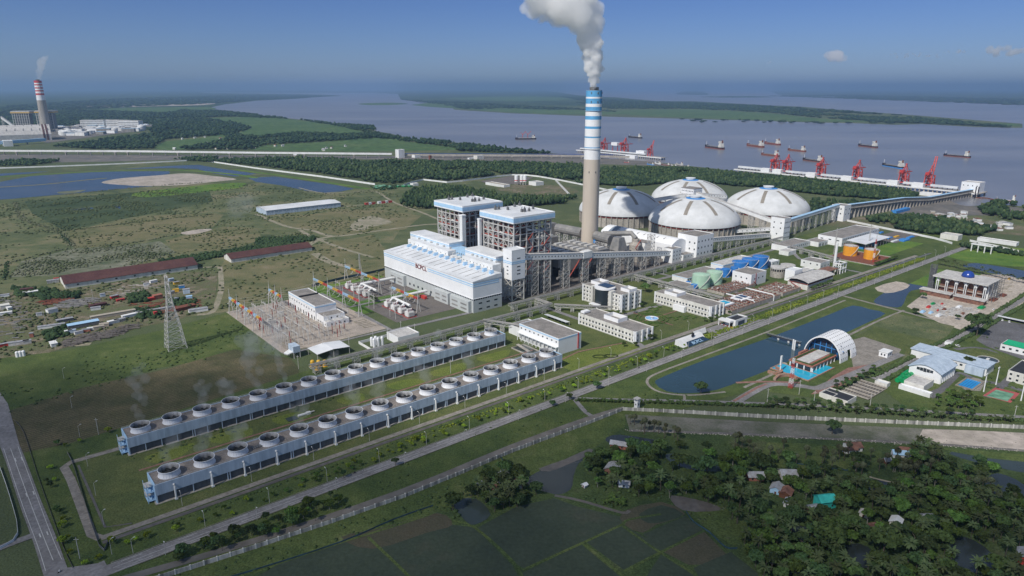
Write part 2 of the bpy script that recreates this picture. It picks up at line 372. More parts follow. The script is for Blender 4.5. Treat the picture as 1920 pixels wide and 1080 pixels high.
# ---- flat covers
def smooth_poly(p, k=4):
 n = len(p); out = []
 for i in range(n):
  a, b, c, d = (Vector(p[(i + j) % n][:2]) for j in (-1, 0, 1, 2))
  for q in range(k):
   t = q / k; out.append(.5 * ((2 * b) + (c - a) * t + (2 * a - 5 * b + 4 * c - d) * t * t + (3 * b - a - 3 * c + d) * t ** 3))
 return out
def sheet(name, pts, m, z, smooth=0, raw=False, kind='structure', label=None):
 p = [Vector(q[:2]) if raw else G(*q).to_2d() for q in pts]
 if smooth: p = smooth_poly(p, smooth)
 tri = tessellate_polygon([[Vector((q.x, q.y, 0)) for q in p]])
 a = Vector((0, 0, 0)); vs = [(q.x, q.y, z) for q in p]; fs = []
 for t in tri:
  p0, p1, p2 = (p[i] for i in t)
  fs.append(tuple(t) if (p1 - p0).cross(p2 - p0) > 0 else tuple(reversed(t)))
 mb = MB(); mb.add(vs, fs); return mb.build(name, m, kind=kind, label=label)
def line_pts(pts, raw=False, smooth=0):
 p = [Vector(q[:2]) if raw else G(*q).to_2d() for q in pts]
 if smooth and len(p) > 2:
  out = []
  for i in range(len(p) - 1):
   a = p[max(i - 1, 0)]; b = p[i]; c = p[i + 1]; d = p[min(i + 2, len(p) - 1)]
   for q in range(smooth): t = q / smooth; out.append(.5 * ((2 * b) + (c - a) * t + (2 * a - 5 * b + 4 * c - d) * t * t + (3 * b - a - 3 * c + d) * t ** 3))
  p = out + [p[-1]]
 return p
def strip(name, pts, width, m, z, raw=False, smooth=0, kind='structure', thick=0):
 p = line_pts(pts, raw, smooth); L = []; Rr = []
 for i, q in enumerate(p):
  d = (p[min(i + 1, len(p) - 1)] - p[max(i - 1, 0)]).normalized(); n = Vector((-d.y, d.x)) * (width / 2); L.append(q + n); Rr.append(q - n)
 mb = MB(); n = len(p)
 if thick:
  vs = [(*q, z) for q in L] + [(*q, z) for q in Rr] + [(*q, z - thick) for q in L] + [(*q, z - thick) for q in Rr]
  fs = []
  for i in range(n - 1): fs += [(i + n, i + n + 1, i + 1, i), (i, i + 1, i + 1 + 2 * n, i + 2 * n), (i + 1 + n, i + n, i + 3 * n, i + 1 + 3 * n)]
  fs += [(0, 2 * n, 3 * n, n), (n - 1, 2 * n - 1, 4 * n - 1, 3 * n - 1)]
 else:
  vs = [(*q, z) for q in L] + [(*q, z) for q in Rr]; fs = [(i + n, i + n + 1, i + 1, i) for i in range(n - 1)]
 mb.add(vs, fs); return mb.build(name, m, kind=kind)
def uvs(*pts): return [tuple(W(u, v).to_2d()) for u, v in pts]
def inside(poly, P):
 x, y = P[:, 0], P[:, 1]; r = np.zeros(len(P), bool); n = len(poly)
 for i in range(n):
  x0, y0 = poly[i][:2]; x1, y1 = poly[(i + 1) % n][:2]
  if y0 == y1: continue
  c = ((y0 > y) != (y1 > y)) & (x < (x1 - x0) * (y - y0) / (y1 - y0) + x0); r ^= c
 return r
def lettering(body, size, m, parent, mtx, adv=.66):
 for i, ch in enumerate(body):
  fc = bpy.data.curves.new('letter', 'FONT'); fc.body = ch; fc.size = size; fc.extrude = size * .03; fc.align_x = 'CENTER'
  fo = bpy.data.objects.new('letter', fc); me = bpy.data.meshes.new_from_object(fo); bpy.data.objects.remove(fo); me.materials.clear(); me.materials.append(MATS[m])
  inst(me, 'letter', parent).matrix_local = mtx @ Matrix.Translation(((i - (len(body) - 1) / 2) * size * adv, 0, 0))
def clump(P, s, thr=0.0, soft=.5, seed=0.0):
 x, y = P[:, 0] / s + seed, P[:, 1] / s - seed * .7
 n = np.sin(x + 1.7 * np.sin(y * 1.3)) + np.sin(y * .8 + 1.9 * np.sin(x * .7)) + .6 * np.sin(2.3 * x - 1.1 * y)
 return P[n + RN.normal(size=len(P)) * soft > thr]
RN = np.random.RandomState(5)
def scatter(poly, spacing, raw=False, jitter=.5, keep=1.0):
 p = [q[:2] for q in poly] if raw else [tuple(G(*q).to_2d()) for q in poly]
 a = np.array(p); lo = a.min(0); hi = a.max(0)
 gx = np.arange(lo[0], hi[0] + spacing, spacing); gy = np.arange(lo[1], hi[1] + spacing, spacing)
 P = np.stack(np.meshgrid(gx, gy), -1).reshape(-1, 2); P = P + RN.uniform(-jitter, jitter, P.shape) * spacing
 P = P[inside(p, P)]
 return P[RN.rand(len(P)) < keep] if keep < 1 else P
def ico(sub):
 import bmesh
 bm = bmesh.new(); bmesh.ops.create_icosphere(bm, subdivisions=sub, radius=1); bm.verts.ensure_lookup_table()
 v = np.array([q.co[:] for q in bm.verts]); f = np.array([[q.index for q in t.verts] for t in bm.faces]); bm.free(); return v, f
ICO1, ICO2 = ico(1), ico(2)
def blobs(name, P, rad, hgt, m, kind='stuff', base=ICO1, rough=.3, z0=0.0, label=None, cat=None, lift=.35):
 """one mesh of many lumpy crowns; rad, hgt are (lo, hi)"""
 bv, bf = base; n = len(P)
 if n == 0: return None
 r = RN.uniform(*rad, n); h = RN.uniform(*hgt, n) ; nv = len(bv)
 j = 1 + RN.uniform(-rough, rough, (n, nv))
 v = bv[None] * j[..., None]; a = RN.uniform(0, 6.28, n); ca, sa = np.cos(a)[:, None], np.sin(a)[:, None]
 x = (v[..., 0] * ca - v[..., 1] * sa) * r[:, None] + P[:, 0:1]; y = (v[..., 0] * sa + v[..., 1] * ca) * r[:, None] + P[:, 1:2]
 z = z0 + np.maximum((v[..., 2] * (1 - lift) + lift + .12) / 1.12, -.05) * h[:, None]
 vs = np.stack([x, y, z], -1).reshape(-1, 3); fs = (bf[None] + (np.arange(n) * nv)[:, None, None]).reshape(-1, 3)
 me = np_mesh(name, vs, fs, m); o = inst(me, name, kind=kind)
 return tag(o, label, cat)
def np_mesh(name, vs, fs, m):
 me = bpy.data.meshes.new(name); k = fs.shape[1]
 me.vertices.add(len(vs)); me.vertices.foreach_set('co', vs.astype('f').ravel())
 me.loops.add(fs.size); me.loops.foreach_set('vertex_index', fs.astype('i').ravel())
 me.polygons.add(len(fs)); me.polygons.foreach_set('loop_start', np.arange(0, fs.size, k, dtype='i'))
 me.materials.append(MATS[m] if isinstance(m, str) else m); me.update(calc_edges=True); me.validate(); return me
WINC = {}
def window_mesh(w, h, axis, m='glass_dark', t=.14):
 k = (round(w, 2), round(h, 2), axis, m)
 if k not in WINC:
  mb = MB()
  if axis == 'x': mb.box(-t / 2, t / 2, -w / 2, w / 2, -h / 2, h / 2)
  else: mb.box(-w / 2, w / 2, -t / 2, t / 2, -h / 2, h / 2)
  WINC[k] = mb.mesh('window', m)
 return WINC[k]
def windows(t, axis, a0, a1, n, zs, w, h, at=0.0, m='glass_dark', name='window'):
 for z in zs:
  for i in range(n):
   p = a0 + (a1 - a0) * (i + .5) / n
   inst(window_mesh(w, h, axis, m), name, t, (at, p, z) if axis == 'x' else (p, at, z))
def building(name, label, cat, u, v, lu, lv, h, wall='white_wall', roof='roof_grey', par=.8, wx=None, wy=None, stripe=None, group=None, z=0, loc=None, rz=None):
 """flat roofed block; wx/wy = list of (count, z, w, h) window rows on the left-facing (-U) and right-facing (-V) sides"""
 t = thing(name, label, cat, loc or W(u, v, z), group, rz)
 MB().walls(0, lu, 0, lv, 0, h).build('wall', wall, t)
 MB().box(.36, lu - .36, .36, lv - .36, h - par - .4, h - par).build('roof', roof, t)
 for n, zz, ww, hh in wx or []: windows(t, 'x', 0, lv, n, [zz], ww, hh)
 for n, zz, ww, hh in wy or []: windows(t, 'y', 0, lu, n, [zz], ww, hh)
 if stripe:
  for (z0, z1, m) in stripe:
   MB().walls(-.12, lu + .12, -.12, lv + .12, z0, z1, .1).build('stripe', m, t)
 return t
# ================================================================== setting: ground, water, covers, roads
g = MB(); S = 90000.0
g.add([(-S, -S, 0), (S, -S, 0), (S, S, 0), (-S, S, 0)], [(0, 1, 2, 3)]); g.build('ground', 'land', kind='structure')
_z = [0.0]
def Z():
 _z[0] += .0025; return _z[0]
# far country
sheet('far_plain', [(-900, 242), (-900, 166.6), (2900, 166.6), (2900, 200), (960, 200), (560, 208), (400, 216), (300, 236), (100, 262), (-300, 262)], 'far_land', Z())
sheet('river', [(392, 202), (420, 196), (480, 189), (560, 185), (632, 178.6), (560, 176.5), (480, 175.6), (380, 174.5), (380, 173), (480, 173.4), (700, 174), (746, 176), (748, 181), (752, 187), (810, 190.5), (846, 200), (852, 206), (960, 212.5), (1100, 217.5), (1200, 220.5), (1440, 227), (1500, 229), (1600, 231), (1680, 234), (1730, 232.5), (1830, 238), (1917, 240), (1917, 232), (1860, 227.5), (1700, 215), (1600, 208), (1500, 200), (1440, 197.5), (1300, 190), (1230, 189.5), (1160, 183), (1080, 178.5), (1045, 172.5), (1020, 169.5), (1180, 168.3), (1440, 170), (1460, 177.5), (1540, 180), (1660, 187), (1800, 191), (1920, 197), (5200, 226), (5200, 520),
 (1990, 390), (1905, 386), (1840, 380), (1838, 386), (1800, 384), (1780, 376), (1752, 366), (1725, 362), (1690, 352), (1600, 344), (1530, 335), (1440, 328), (1380, 321), (1340, 316), (1290, 311), (1240, 304.5), (1180, 300), (1090, 293.5), (1027, 286), (960, 281), (850, 266.5), (770, 260), (730, 250), (705, 246), (690, 240), (700, 235), (640, 232), (540, 222), (475, 214.5), (400, 208)], 'river_water', Z())
sheet('river_island', [(672, 194.5), (700, 193), (735, 192.6), (766, 194.5), (730, 197), (690, 197)], 'far_green', Z(), 3)
sheet('river_island', [(1266, 176), (1285, 171.5), (1310, 171), (1330, 176.5), (1300, 177.5)], 'far_land', Z(), 3)
sheet('river_island', [(1310, 181.5), (1400, 180), (1450, 182), (1380, 183)], 'far_land', Z(), 3)
sheet('far_sand', [(130, 199), (230, 196.5), (330, 195), (405, 193.5), (380, 197), (300, 199), (200, 201.5), (150, 201)], 'sand', Z(), 2)
sheet('field', [(170, 206), (250, 202), (390, 200.5), (400, 206), (350, 211), (230, 209)], 'far_green', Z(), 2)
sheet('field', [(110, 216), (200, 213), (250, 217), (150, 220)], 'far_green', Z(), 2)
sheet('field', [(388, 223), (430, 219.5), (480, 219), (540, 223), (640, 236), (684, 249), (640, 252.5), (560, 248.5), (480, 257), (440, 252), (470, 240), (440, 230)], 'far_green', Z(), 2)
sheet('field', [(470, 281), (500, 272), (600, 266.5), (640, 262), (690, 258), (740, 258.5), (762, 265), (850, 276), (860, 281), (640, 284)], 'far_green', Z(), 2)
sheet('field', [(288, 279), (312, 265), (380, 258), (420, 249), (426, 258), (372, 275), (330, 281)], 'far_green', Z(), 2)
sheet('field', [(770, 197), (840, 192), (990, 201), (1100, 207), (1180, 214), (1060, 214), (960, 211), (880, 205)], 'far_green', Z(), 2)
sheet('field', [(1140, 208), (1290, 205), (1440, 212), (1530, 222), (1660, 228), (1500, 227.5), (1300, 221), (1190, 216)], 'far_green', Z(), 2)
sheet('field', [(830, 184), (1000, 180.5), (1080, 186), (960, 190)], 'far_green', Z(), 2)
sheet('field', [(1840, 231), (1900, 232), (1912, 236), (1860, 235)], 'far_green', Z(), 2)
# wharf land, mud flats
sheet('mud_flat', [(960, 296), (1027, 287), (1090, 294), (1180, 300), (1240, 305), (1290, 312), (1240, 311), (1130, 308), (1000, 305), (900, 303)], 'mud', Z())
sheet('wharf_yard', [(0, 299), (0, 289), (480, 291), (740, 293), (960, 291), (1000, 297), (1000, 304), (860, 302), (700, 299), (480, 296), (350, 299), (200, 303), (0, 306)], 'mud', Z())
sheet('mud_flat', [(1660, 392), (1700, 372), (1752, 367), (1790, 380), (1838, 388), (1905, 388), (1930, 402), (1800, 404), (1700, 402)], 'mud', Z(), 2)
sheet('mud_flat', [(1540, 420), (1600, 408), (1700, 402), (1780, 406), (1900, 420), (1960, 445), (1800, 432), (1650, 432)], 'yard_weeds', Z(), 2)
sheet('inlet', [(1786, 376), (1800, 371), (1836, 377), (1830, 386), (1800, 384)], 'river_water', Z(), 2)
# middle left: scrub fields and ponds
sheet('field', [(-200, 385), (20, 374), (110, 366), (270, 350), (400, 341), (470, 336), (575, 358), (640, 360), (700, 350), (830, 375), (815, 395), (760, 415), (725, 470), (725, 520), (590, 545), (420, 585), (0, 640), (-400, 700)], 'field_scrub', Z())
sheet('field', [(45, 376), (260, 360), (390, 352), (400, 378), (270, 403), (120, 432), (60, 400)], 'field_marsh', Z())
sheet('field', [(-160, 420), (0, 396), (40, 410), (110, 434), (132, 462), (30, 490), (-100, 520)], 'field_scrub', Z())
sheet('field', [(250, 362), (400, 345), (460, 343), (450, 352), (360, 362), (275, 370)], 'field_bright', Z(), 2)
sheet('field', [(120, 435), (270, 405), (400, 400), (420, 402), (400, 425), (330, 440), (230, 460), (140, 465)], 'field_tan', Z())
sheet('field', [(20, 520), (40, 490), (140, 466), (240, 460), (300, 452), (330, 474), (240, 500), (130, 515)], 'field_reed', Z())
sheet('field', [(310, 450), (420, 425), (485, 428), (490, 450), (430, 468), (330, 474)], 'field_tan', Z())
sheet('field', [(490, 412), (640, 395), (700, 390), (790, 405), (760, 430), (640, 442), (545, 425)], 'field_tan', Z())
sheet('field', [(430, 470), (590, 460), (700, 440), (724, 470), (724, 520), (600, 540), (500, 560), (420, 580), (405, 560), (412, 505)], 'field_tan', Z())
sheet('bare_ground', [(665, 415), (690, 405), (712, 408), (735, 417), (700, 425), (680, 432), (655, 430)], 'dirt_track', Z(), 3)
sheet('bare_ground', [(340, 436), (375, 430), (398, 430), (375, 437), (350, 440)], 'sand', Z(), 3)
sheet('pond', [(-60, 352), (0, 341), (60, 330), (170, 323), (215, 321.5), (318, 321), (318, 326), (290, 330), (240, 333), (195, 340), (240, 345), (290, 349), (200, 357), (100, 366), (20, 373), (-120, 382)], 'pond_water', Z())
sheet('sand_bank', [(192, 341), (230, 334), (300, 328.5), (350, 325), (400, 330), (444, 336), (400, 341), (340, 347), (275, 349), (205, 345)], 'sand', Z(), 3)
sheet('pond', [(225, 317), (320, 311), (372, 309), (412, 316), (482, 326), (440, 331), (400, 325), (370, 317), (320, 315)], 'pond_water', Z())
sheet('pond', [(465, 333.5), (515, 331), (572, 339), (630, 347), (664, 354), (640, 359), (607, 361.5), (575, 358), (530, 348), (480, 341)], 'pond_water', Z())
sheet('pond', [(-60, 330), (0, 325.5), (92, 321), (60, 325), (0, 330)], 'pond_water', Z())
strip('pond_bank', [(-60, 357), (0, 351), (80, 346), (166, 337), (200, 334)], 13, 'field_tan', Z(), smooth=3)
strip('pond_bank', [(-60, 334), (60, 328.5), (170, 322), (330, 319), (440, 327), (480, 334)], 16, 'field_bright', Z(), smooth=3)
strip('pond_bank', [(440, 318), (520, 328), (600, 340), (690, 354), (702, 352)], 14, 'field_bright', Z())
sheet('sand_bank', [(108, 360), (130, 358), (162, 356), (140, 362), (112, 363)], 'field_reed', Z(), 2)
for q in ([(132, 393), (165, 389), (176, 391), (150, 394)], [(216, 387), (224, 385), (226, 391), (219, 391)]): sheet('puddle', q, 'pond_water', Z(), 2)
for q, wd in (([(480, 401), (535, 424), (585, 432), (625, 443), (700, 434), (790, 422), (830, 420)], 7), ([(625, 443), (600, 448), (575, 462)], 9), ([(600, 450), (640, 465), (700, 483)], 6), ([(590, 475), (620, 492), (658, 500)], 12), ([(562, 431), (590, 447), (615, 450)], 7),
    ([(412, 500), (415, 530), (412, 555), (398, 585), (370, 590)], 6), ([(712, 362), (740, 380), (790, 398), (830, 415)], 6), ([(640, 388), (700, 382), (730, 379)], 5), ([(30, 562), (55, 600), (75, 640), (80, 655)], 5), ([(80, 655), (110, 650), (170, 645)], 7), ([(712, 362), (690, 358), (610, 362), (560, 352)], 5), ([(200, 525), (240, 520), (330, 505), (412, 500)], 4)):
 strip('dirt_track', q, wd, 'dirt_track', Z(), smooth=4)
# salvage yard
sheet('yard', [(-60, 600), (0, 552), (60, 540), (120, 545), (330, 512), (410, 508), (400, 580), (330, 600), (200, 628), (90, 662), (-40, 690)], 'yard_weeds', Z())
# near left: rough field and mown field
sheet('field', [(-200, 740), (0, 672), (120, 658), (300, 620), (430, 585), (545, 672), (480, 655), (430, 668), (300, 690), (150, 735), (0, 790)], 'grass_verge', Z())
sheet('field', [(0, 776), (150, 728), (320, 690), (440, 655), (545, 672), (560, 690), (560, 715), (240, 800), (120, 838), (60, 850), (10, 850)], 'field_mown', Z())
sheet('grass_verge', [(40, 850), (130, 832), (560, 700), (960, 585), (1440, 470), (1800, 430), (1830, 465), (1440, 605), (1100, 735), (700, 890), (190, 1066), (130, 1072)], 'grass_verge', Z())
# plant floor
sheet('plant_yard', uvs((200, 705), (200, 556), (303, 556), (303, 705)), 'gravel', Z(), raw=True)
sheet('plant_yard', uvs((303, 735), (303, 610), (393, 610), (393, 735)), 'field_bright', Z(), raw=True)
for v0, v1 in ((565, 632), (652, 722)): sheet('plant_yard', uvs((318, v1), (318, v0), (394, v0), (394, v1)), 'gravel_dark', Z(), raw=True)
sheet('plant_yard', uvs((440, 735), (440, 548), (760, 536), (760, 735)), 'gravel_dark', Z(), raw=True)
sheet('lawn', uvs((368, 480), (368, 395), (510, 395), (620, 395), (620, 545), (470, 545), (460, 480)), 'lawn', Z(), raw=True)
sheet('lawn', uvs((366, 400), (366, 364), (444, 364), (452, 378), (440, 388)), 'lawn_bright', Z(), raw=True)
sheet('lawn', uvs((36, 466), (36, 368), (364, 370), (364, 378), (60, 378), (60, 466)), 'lawn', Z(), raw=True)
sheet('lawn', uvs((30, 446), (30, 405), (60, 405), (372, 405), (372, 446)), 'lawn', Z(), raw=True)
for i in range(7):
 u0 = 70 + i * 42 + R.uniform(-8, 8); sheet('grass', uvs((u0, 441), (u0 + 3, 428), (u0 + R.uniform(14, 30), 427), (u0 + R.uniform(18, 34), 440)), 'lawn_bright', Z(), 3, raw=True)
sheet('field', uvs((640, 545), (640, 372), (1080, 372), (1080, 530), (930, 530), (760, 536)), 'grass_verge', Z(), raw=True)
sheet('field', uvs((900, 440), (900, 385), (1100, 385), (1100, 440)), 'field_bright', Z(), raw=True)
sheet('garden_lawn', uvs((480, 375), (480, 318 + 60), (612, 378), (612, 440), (500, 440)), 'lawn', Z(), raw=True)
# right of the main road
sheet('grass_verge', uvs((-20, 333), (-20, 300), (330, 281), (420, 262), (700, 200), (1150, 150), (1150, 333)), 'grass_verge', Z(), raw=True)
sheet('canal_bank', [(1205, 722), (1225, 700), (1320, 666), (1440, 622), (1590, 562), (1690, 588), (1620, 620), (1480, 690), (1390, 724), (1310, 745), (1240, 742)], 'grass_verge', Z(), 2)
sheet('canal', [(1228, 718), (1245, 706), (1330, 672), (1430, 638), (1560, 588), (1599, 573), (1630, 580), (1660, 588), (1625, 606), (1540, 646), (1470, 682), (1400, 710), (1345, 731), (1290, 738), (1250, 734)], 'canal_water', Z(), 2)
strip('path', [(1585, 563), (1440, 622), (1320, 667), (1240, 697), (1214, 712), (1222, 728), (1250, 738), (1300, 741), (1360, 735)], 2.2, 'path_concrete', Z(), smooth=5)
strip('path', [(1395, 727), (1440, 706), (1480, 687), (1560, 645), (1640, 605), (1695, 582)], 2.6, 'path_concrete', Z(), smooth=5)
strip('path', [(1283, 741), (1284, 752)], 2, 'path_concrete', Z())
strip('path', [(1545, 545), (1600, 560), (1700, 586), (1740, 597), (1800, 610)], 4, 'path_concrete', Z(), smooth=3)
sheet('pond', [(1638, 566), (1660, 548), (1690, 535), (1735, 530), (1738, 540), (1710, 545), (1700, 555), (1690, 575), (1665, 575)], 'pond_water', Z(), 3)
sheet('field', [(1706, 532), (1760, 505), (1840, 515), (1800, 535), (1750, 540)], 'field_bright', Z())
sheet('pond', [(1752, 519), (1772, 511), (1800, 513), (1812, 518), (1790, 521)], 'pond_water', Z(), 2)
sheet('pond', [(1806, 500), (1820, 494), (1850, 496), (1960, 516), (1960, 530), (1880, 517)], 'pond_water', Z(), 2)
sheet('field', [(1770, 480), (1840, 462), (2000, 470), (2000, 500), (1900, 500), (1820, 492)], 'field_bright', Z())
sheet('sand_heap', [(1640, 540), (1680, 528), (1706, 535), (1690, 545), (1660, 550)], 'building_site', Z(), 2)
sheet('building_site', [(1700, 575), (1740, 545), (1775, 545), (1840, 515), (1880, 515), (1960, 535), (1960, 545), (1850, 610), (1820, 625), (1760, 605)], 'building_site', Z())
sheet('field', [(1570, 646), (1680, 588), (1790, 612), (1770, 640), (1720, 668), (1690, 655), (1620, 640)], 'field_scrub', Z())
sheet('field', [(1570, 652), (1640, 612), (1700, 628), (1760, 640), (1715, 668), (1680, 658)], 'lawn', Z())
# pavilion grounds
sheet('pavilion_ground', [(1440, 735), (1460, 690), (1520, 650), (1600, 630), (1700, 655), (1690, 675), (1620, 705), (1540, 748)], 'grass_verge', Z())
sheet('plaza', [(1590, 640), (1620, 632), (1690, 655), (1680, 672), (1640, 685), (1600, 690)], 'path_concrete', Z())
sheet('plaza', [(1562, 706), (1590, 690), (1640, 682), (1620, 700), (1560, 735), (1520, 740)], 'path_red', Z())
strip('road', [(1375, 757), (1440, 722), (1500, 724), (1530, 728), (1560, 718), (1690, 664)], 7, 'road_concrete', Z(), smooth=4)
strip('path', [(1380, 718), (1440, 716), (1500, 718)], 3, 'path_red', Z(), smooth=3)
strip('path', [(1372, 755), (1420, 727), (1438, 720)], 2.2, 'path_red', Z())
# compound on the right
sheet('compound', [(1640, 720), (1720, 690), (1780, 640), (1850, 590), (1980, 560), (2000, 800), (1850, 790), (1700, 765)], 'grass_verge', Z())
sheet('car_park', [(1830, 638), (1872, 600), (1960, 615), (1960, 690), (1850, 650)], 'asphalt', Z())
strip('road', [(1770, 705), (1800, 700), (1830, 712), (1880, 722), (1940, 740)], 5, 'asphalt', Z(), smooth=4)
strip('road', [(1850, 745), (1880, 722), (1900, 690), (1850, 655), (1790, 655)], 5, 'asphalt', Z(), smooth=4)
sheet('lawn', [(1796, 662), (1830, 653), (1900, 672), (1915, 682), (1895, 692), (1840, 682)], 'lawn', Z(), 3)
sheet('pool_deck', [(1796, 722), (1825, 708), (1850, 714), (1838, 734), (1810, 732)], 'path_concrete', Z())
sheet('court', [(1843, 742), (1866, 727), (1912, 738), (1895, 756)], 'court_red', Z())
sheet('court', [(1849, 743), (1868, 731), (1902, 739), (1889, 753)], 'court_green', Z())
sheet('yard', [(1730, 740), (1760, 728), (1790, 700), (1800, 705), (1770, 735), (1750, 748)], 'asphalt', Z())
# ---- roads on the plant grid
road = dict(raw=True)
strip('road', uvs((-60, 336.5), (26, 336.5), (300, 336.5), (700, 337), (1150, 337)), 8.6, 'road_concrete', Z(), **road)
strip('path', uvs((30, 366), (200, 367), (452, 368)), 4.2, 'path_concrete', Z(), **road)
strip('path', uvs((452, 368), (560, 367), (760, 365), (1010, 360)), 5.5, 'path_concrete', Z(), **road)
sheet('drain', uvs((30, 360), (460, 361), (1040, 352), (1040, 355.5), (460, 364), (30, 363)), 'mud_wet', Z(), raw=True)
strip('path', uvs((60, 462), (30, 462), (26, 458), (27, 440), (27, 372), (30, 366)), 4.6, 'path_concrete', Z(), **road)
strip('drain', uvs((33, 455), (33.5, 375), (45, 370)), 1.2, 'mud_wet', Z(), **road)
strip('path', uvs((452, 368), (456, 382), (462, 440), (462, 520)), 5.5, 'road_concrete', Z(), raw=True, smooth=4)
strip('path', uvs((303, 620), (303, 548), (430, 543)), 5.5, 'road_concrete', Z(), **road)
strip('path', uvs((303, 705), (305, 640), (395, 640)), 5, 'road_concrete', Z(), **road)
strip('path', uvs((200, 552), (303, 552)), 3.5, 'road_concrete', Z(), **road)
strip('path', uvs((480, 445), (500, 440), (620, 440), (640, 452), (660, 365)), 6, 'road_concrete', Z(), raw=True, smooth=4)
strip('path', uvs((664, 366), (664, 430), (664, 530)), 5.5, 'road_concrete', Z(), **road)
strip('path', uvs((620, 505), (770, 503), (1000, 505)), 6, 'road_concrete', Z(), **road)
strip('path', uvs((860, 365), (862, 440), (900, 480), (905, 505)), 5, 'road_concrete', Z(), raw=True, smooth=4)
strip('path', uvs((60, 425), (372, 425)), 1.6, 'path_red', Z(), **road)
strip('path', uvs((372, 392), (400, 397), (450, 386)), 1.6, 'path_red', Z(), **road)
sheet('gate_apron', uvs((520, 342), (534, 362), (590, 362), (606, 342)), 'road_concrete', Z(), raw=True)
# roads: left end, village wall track, right compound road
strip('road', [(-20, 760), (20, 840), (56, 940), (84, 1012), (110, 1090)], 9.5, 'road_concrete', Z(), smooth=4)
strip('road', [(-40, 700), (0, 762), (20, 840)], 9.5, 'road_concrete', Z())
strip('road', [(-30, 1040), (20, 1020), (64, 1004)], 5, 'road_concrete', Z(), smooth=3)
strip('road', [(100, 1080), (180, 1068), (200, 1060)], 9, 'road_concrete', Z())
strip('road', [(1640, 712), (1700, 682), (1790, 635), (1850, 603), (1960, 535)], 6.4, 'road_concrete', Z(), smooth=3)
strip('path', [(1075, 747), (1150, 750), (1300, 753), (1500, 760), (1700, 770), (1960, 785)], 4.2, 'road_concrete', Z(), smooth=3)
strip('path', [(1078, 750), (1100, 775), (1118, 783)], 3.5, 'road_concrete', Z(), smooth=3)
strip('dirt_track', [(200, 1095), (480, 1014), (760, 920), (960, 838), (1110, 783), (1170, 766)], 5, 'mud', Z(), smooth=3)
# outside the wall
sheet('village_ground', [(300, 1100), (480, 1040), (960, 862), (1165, 782), (1190, 780), (2000, 815), (2100, 1200), (300, 1200)], 'village_floor', Z())
sheet('embankment_grass', [(250, 1110), (480, 1031), (960, 850), (1172, 773), (1172, 800), (1100, 850), (960, 920), (820, 960), (480, 1075), (330, 1130)], 'grass_verge', Z())
sheet('paddy_field', [(400, 1130), (520, 1060), (700, 1000), (820, 962), (850, 985), (890, 990), (960, 1060), (1000, 1130)], 'paddy', Z())
sheet('paddy_field', [(640, 1008), (720, 990), (820, 963), (848, 985), (800, 1000), (700, 1030)], 'paddy_brown', Z(), 3)
sheet('paddy_field', [(893, 992), (970, 950), (1040, 935), (1080, 950), (1165, 970), (1166, 985), (1090, 1020), (985, 1068), (970, 1060)], 'paddy', Z())
sheet('paddy_field', [(985, 1072), (1090, 1022), (1160, 1080), (1200, 1130), (900, 1130)], 'paddy', Z())
sheet('paddy_field', [(1100, 1018), (1168, 986), (1230, 1020), (1236, 1035), (1170, 1070)], 'paddy', Z())
sheet('paddy_field', [(1168, 960), (1240, 942), (1285, 965), (1230, 985), (1205, 1000), (1170, 985)], 'paddy_brown', Z(), 2)
sheet('paddy_field', [(1198, 965), (1240, 948), (1282, 965), (1250, 978), (1215, 982)], 'paddy', Z(), 2)
sheet('paddy_field', [(1205, 1003), (1285, 968), (1318, 995), (1240, 1035)], 'paddy', Z())
sheet('paddy_field', [(1244, 1036), (1320, 998), (1362, 1040), (1330, 1060), (1290, 1060)], 'paddy_brown', Z())
sheet('paddy_field', [(1240, 1040), (1300, 1080), (1340, 1130), (1180, 1130)], 'paddy', Z())
sheet('paddy_field', [(1300, 1066), (1370, 1036), (1420, 1075), (1440, 1130), (1340, 1130)], 'paddy', Z())
sheet('paddy_field', [(1285, 955), (1330, 943), (1400, 980), (1385, 1025), (1330, 995)], 'grass_verge', Z(), 3)
for q in ([(850, 978), (890, 990), (960, 1052), (980, 1085)], [(980, 1070), (1090, 1020), (1168, 984)], [(1096, 1022), (1165, 1078), (1185, 1095)], [(1168, 988), (1236, 1036), (1300, 1076)], [(1170, 1072), (1240, 1036), (1320, 996)], [(1168, 985), (1180, 975), (1240, 965)], [(690, 1008), (760, 1075), (790, 1110)], [(480, 1070), (640, 1018), (800, 968), (830, 950)]):
 strip('field_bank', q, 1.6, 'grass_verge', Z(), smooth=3)
strip('ditch', [(1040, 930), (1090, 940), (1165, 962), (1180, 958)], 2.2, 'mud_wet', Z(), smooth=3)
for q, m in (([(985, 905), (1020, 880), (1070, 862), (1100, 845), (1106, 856), (1085, 870), (1075, 895), (1070, 918), (1040, 928)], 'pond_water'), ([(1135, 824), (1160, 816), (1230, 826), (1236, 832), (1200, 840), (1150, 834)], 'pond_water'), ([(1250, 852), (1290, 856), (1352, 872), (1350, 885), (1290, 880), (1255, 866)], 'paddy_water'), ([(1258, 930), (1330, 944), (1350, 958), (1280, 958)], 'mud_wet'),
    ([(1846, 905), (1870, 888), (1920, 910), (1930, 945), (1870, 930)], 'pond_water'), ([(1615, 905), (1650, 900), (1675, 915), (1650, 928)], 'pond_water'), ([(1775, 1025), (1810, 1008), (1860, 1040), (1850, 1075), (1790, 1065)], 'pond_water'), ([(1780, 852), (1830, 845), (1930, 862), (1960, 890), (1880, 880)], 'paddy_water'), ([(850, 945), (890, 935), (920, 965), (890, 985), (870, 975)], 'paddy_water'), ([(1480, 985), (1515, 990), (1520, 1020), (1495, 1010)], 'pond_water'), ([(1560, 1035), (1610, 1020), (1650, 1050), (1600, 1070)], 'pond_water')):
 sheet('pond', q, 'village_pond' if m == 'pond_water' else m, Z(), 3)
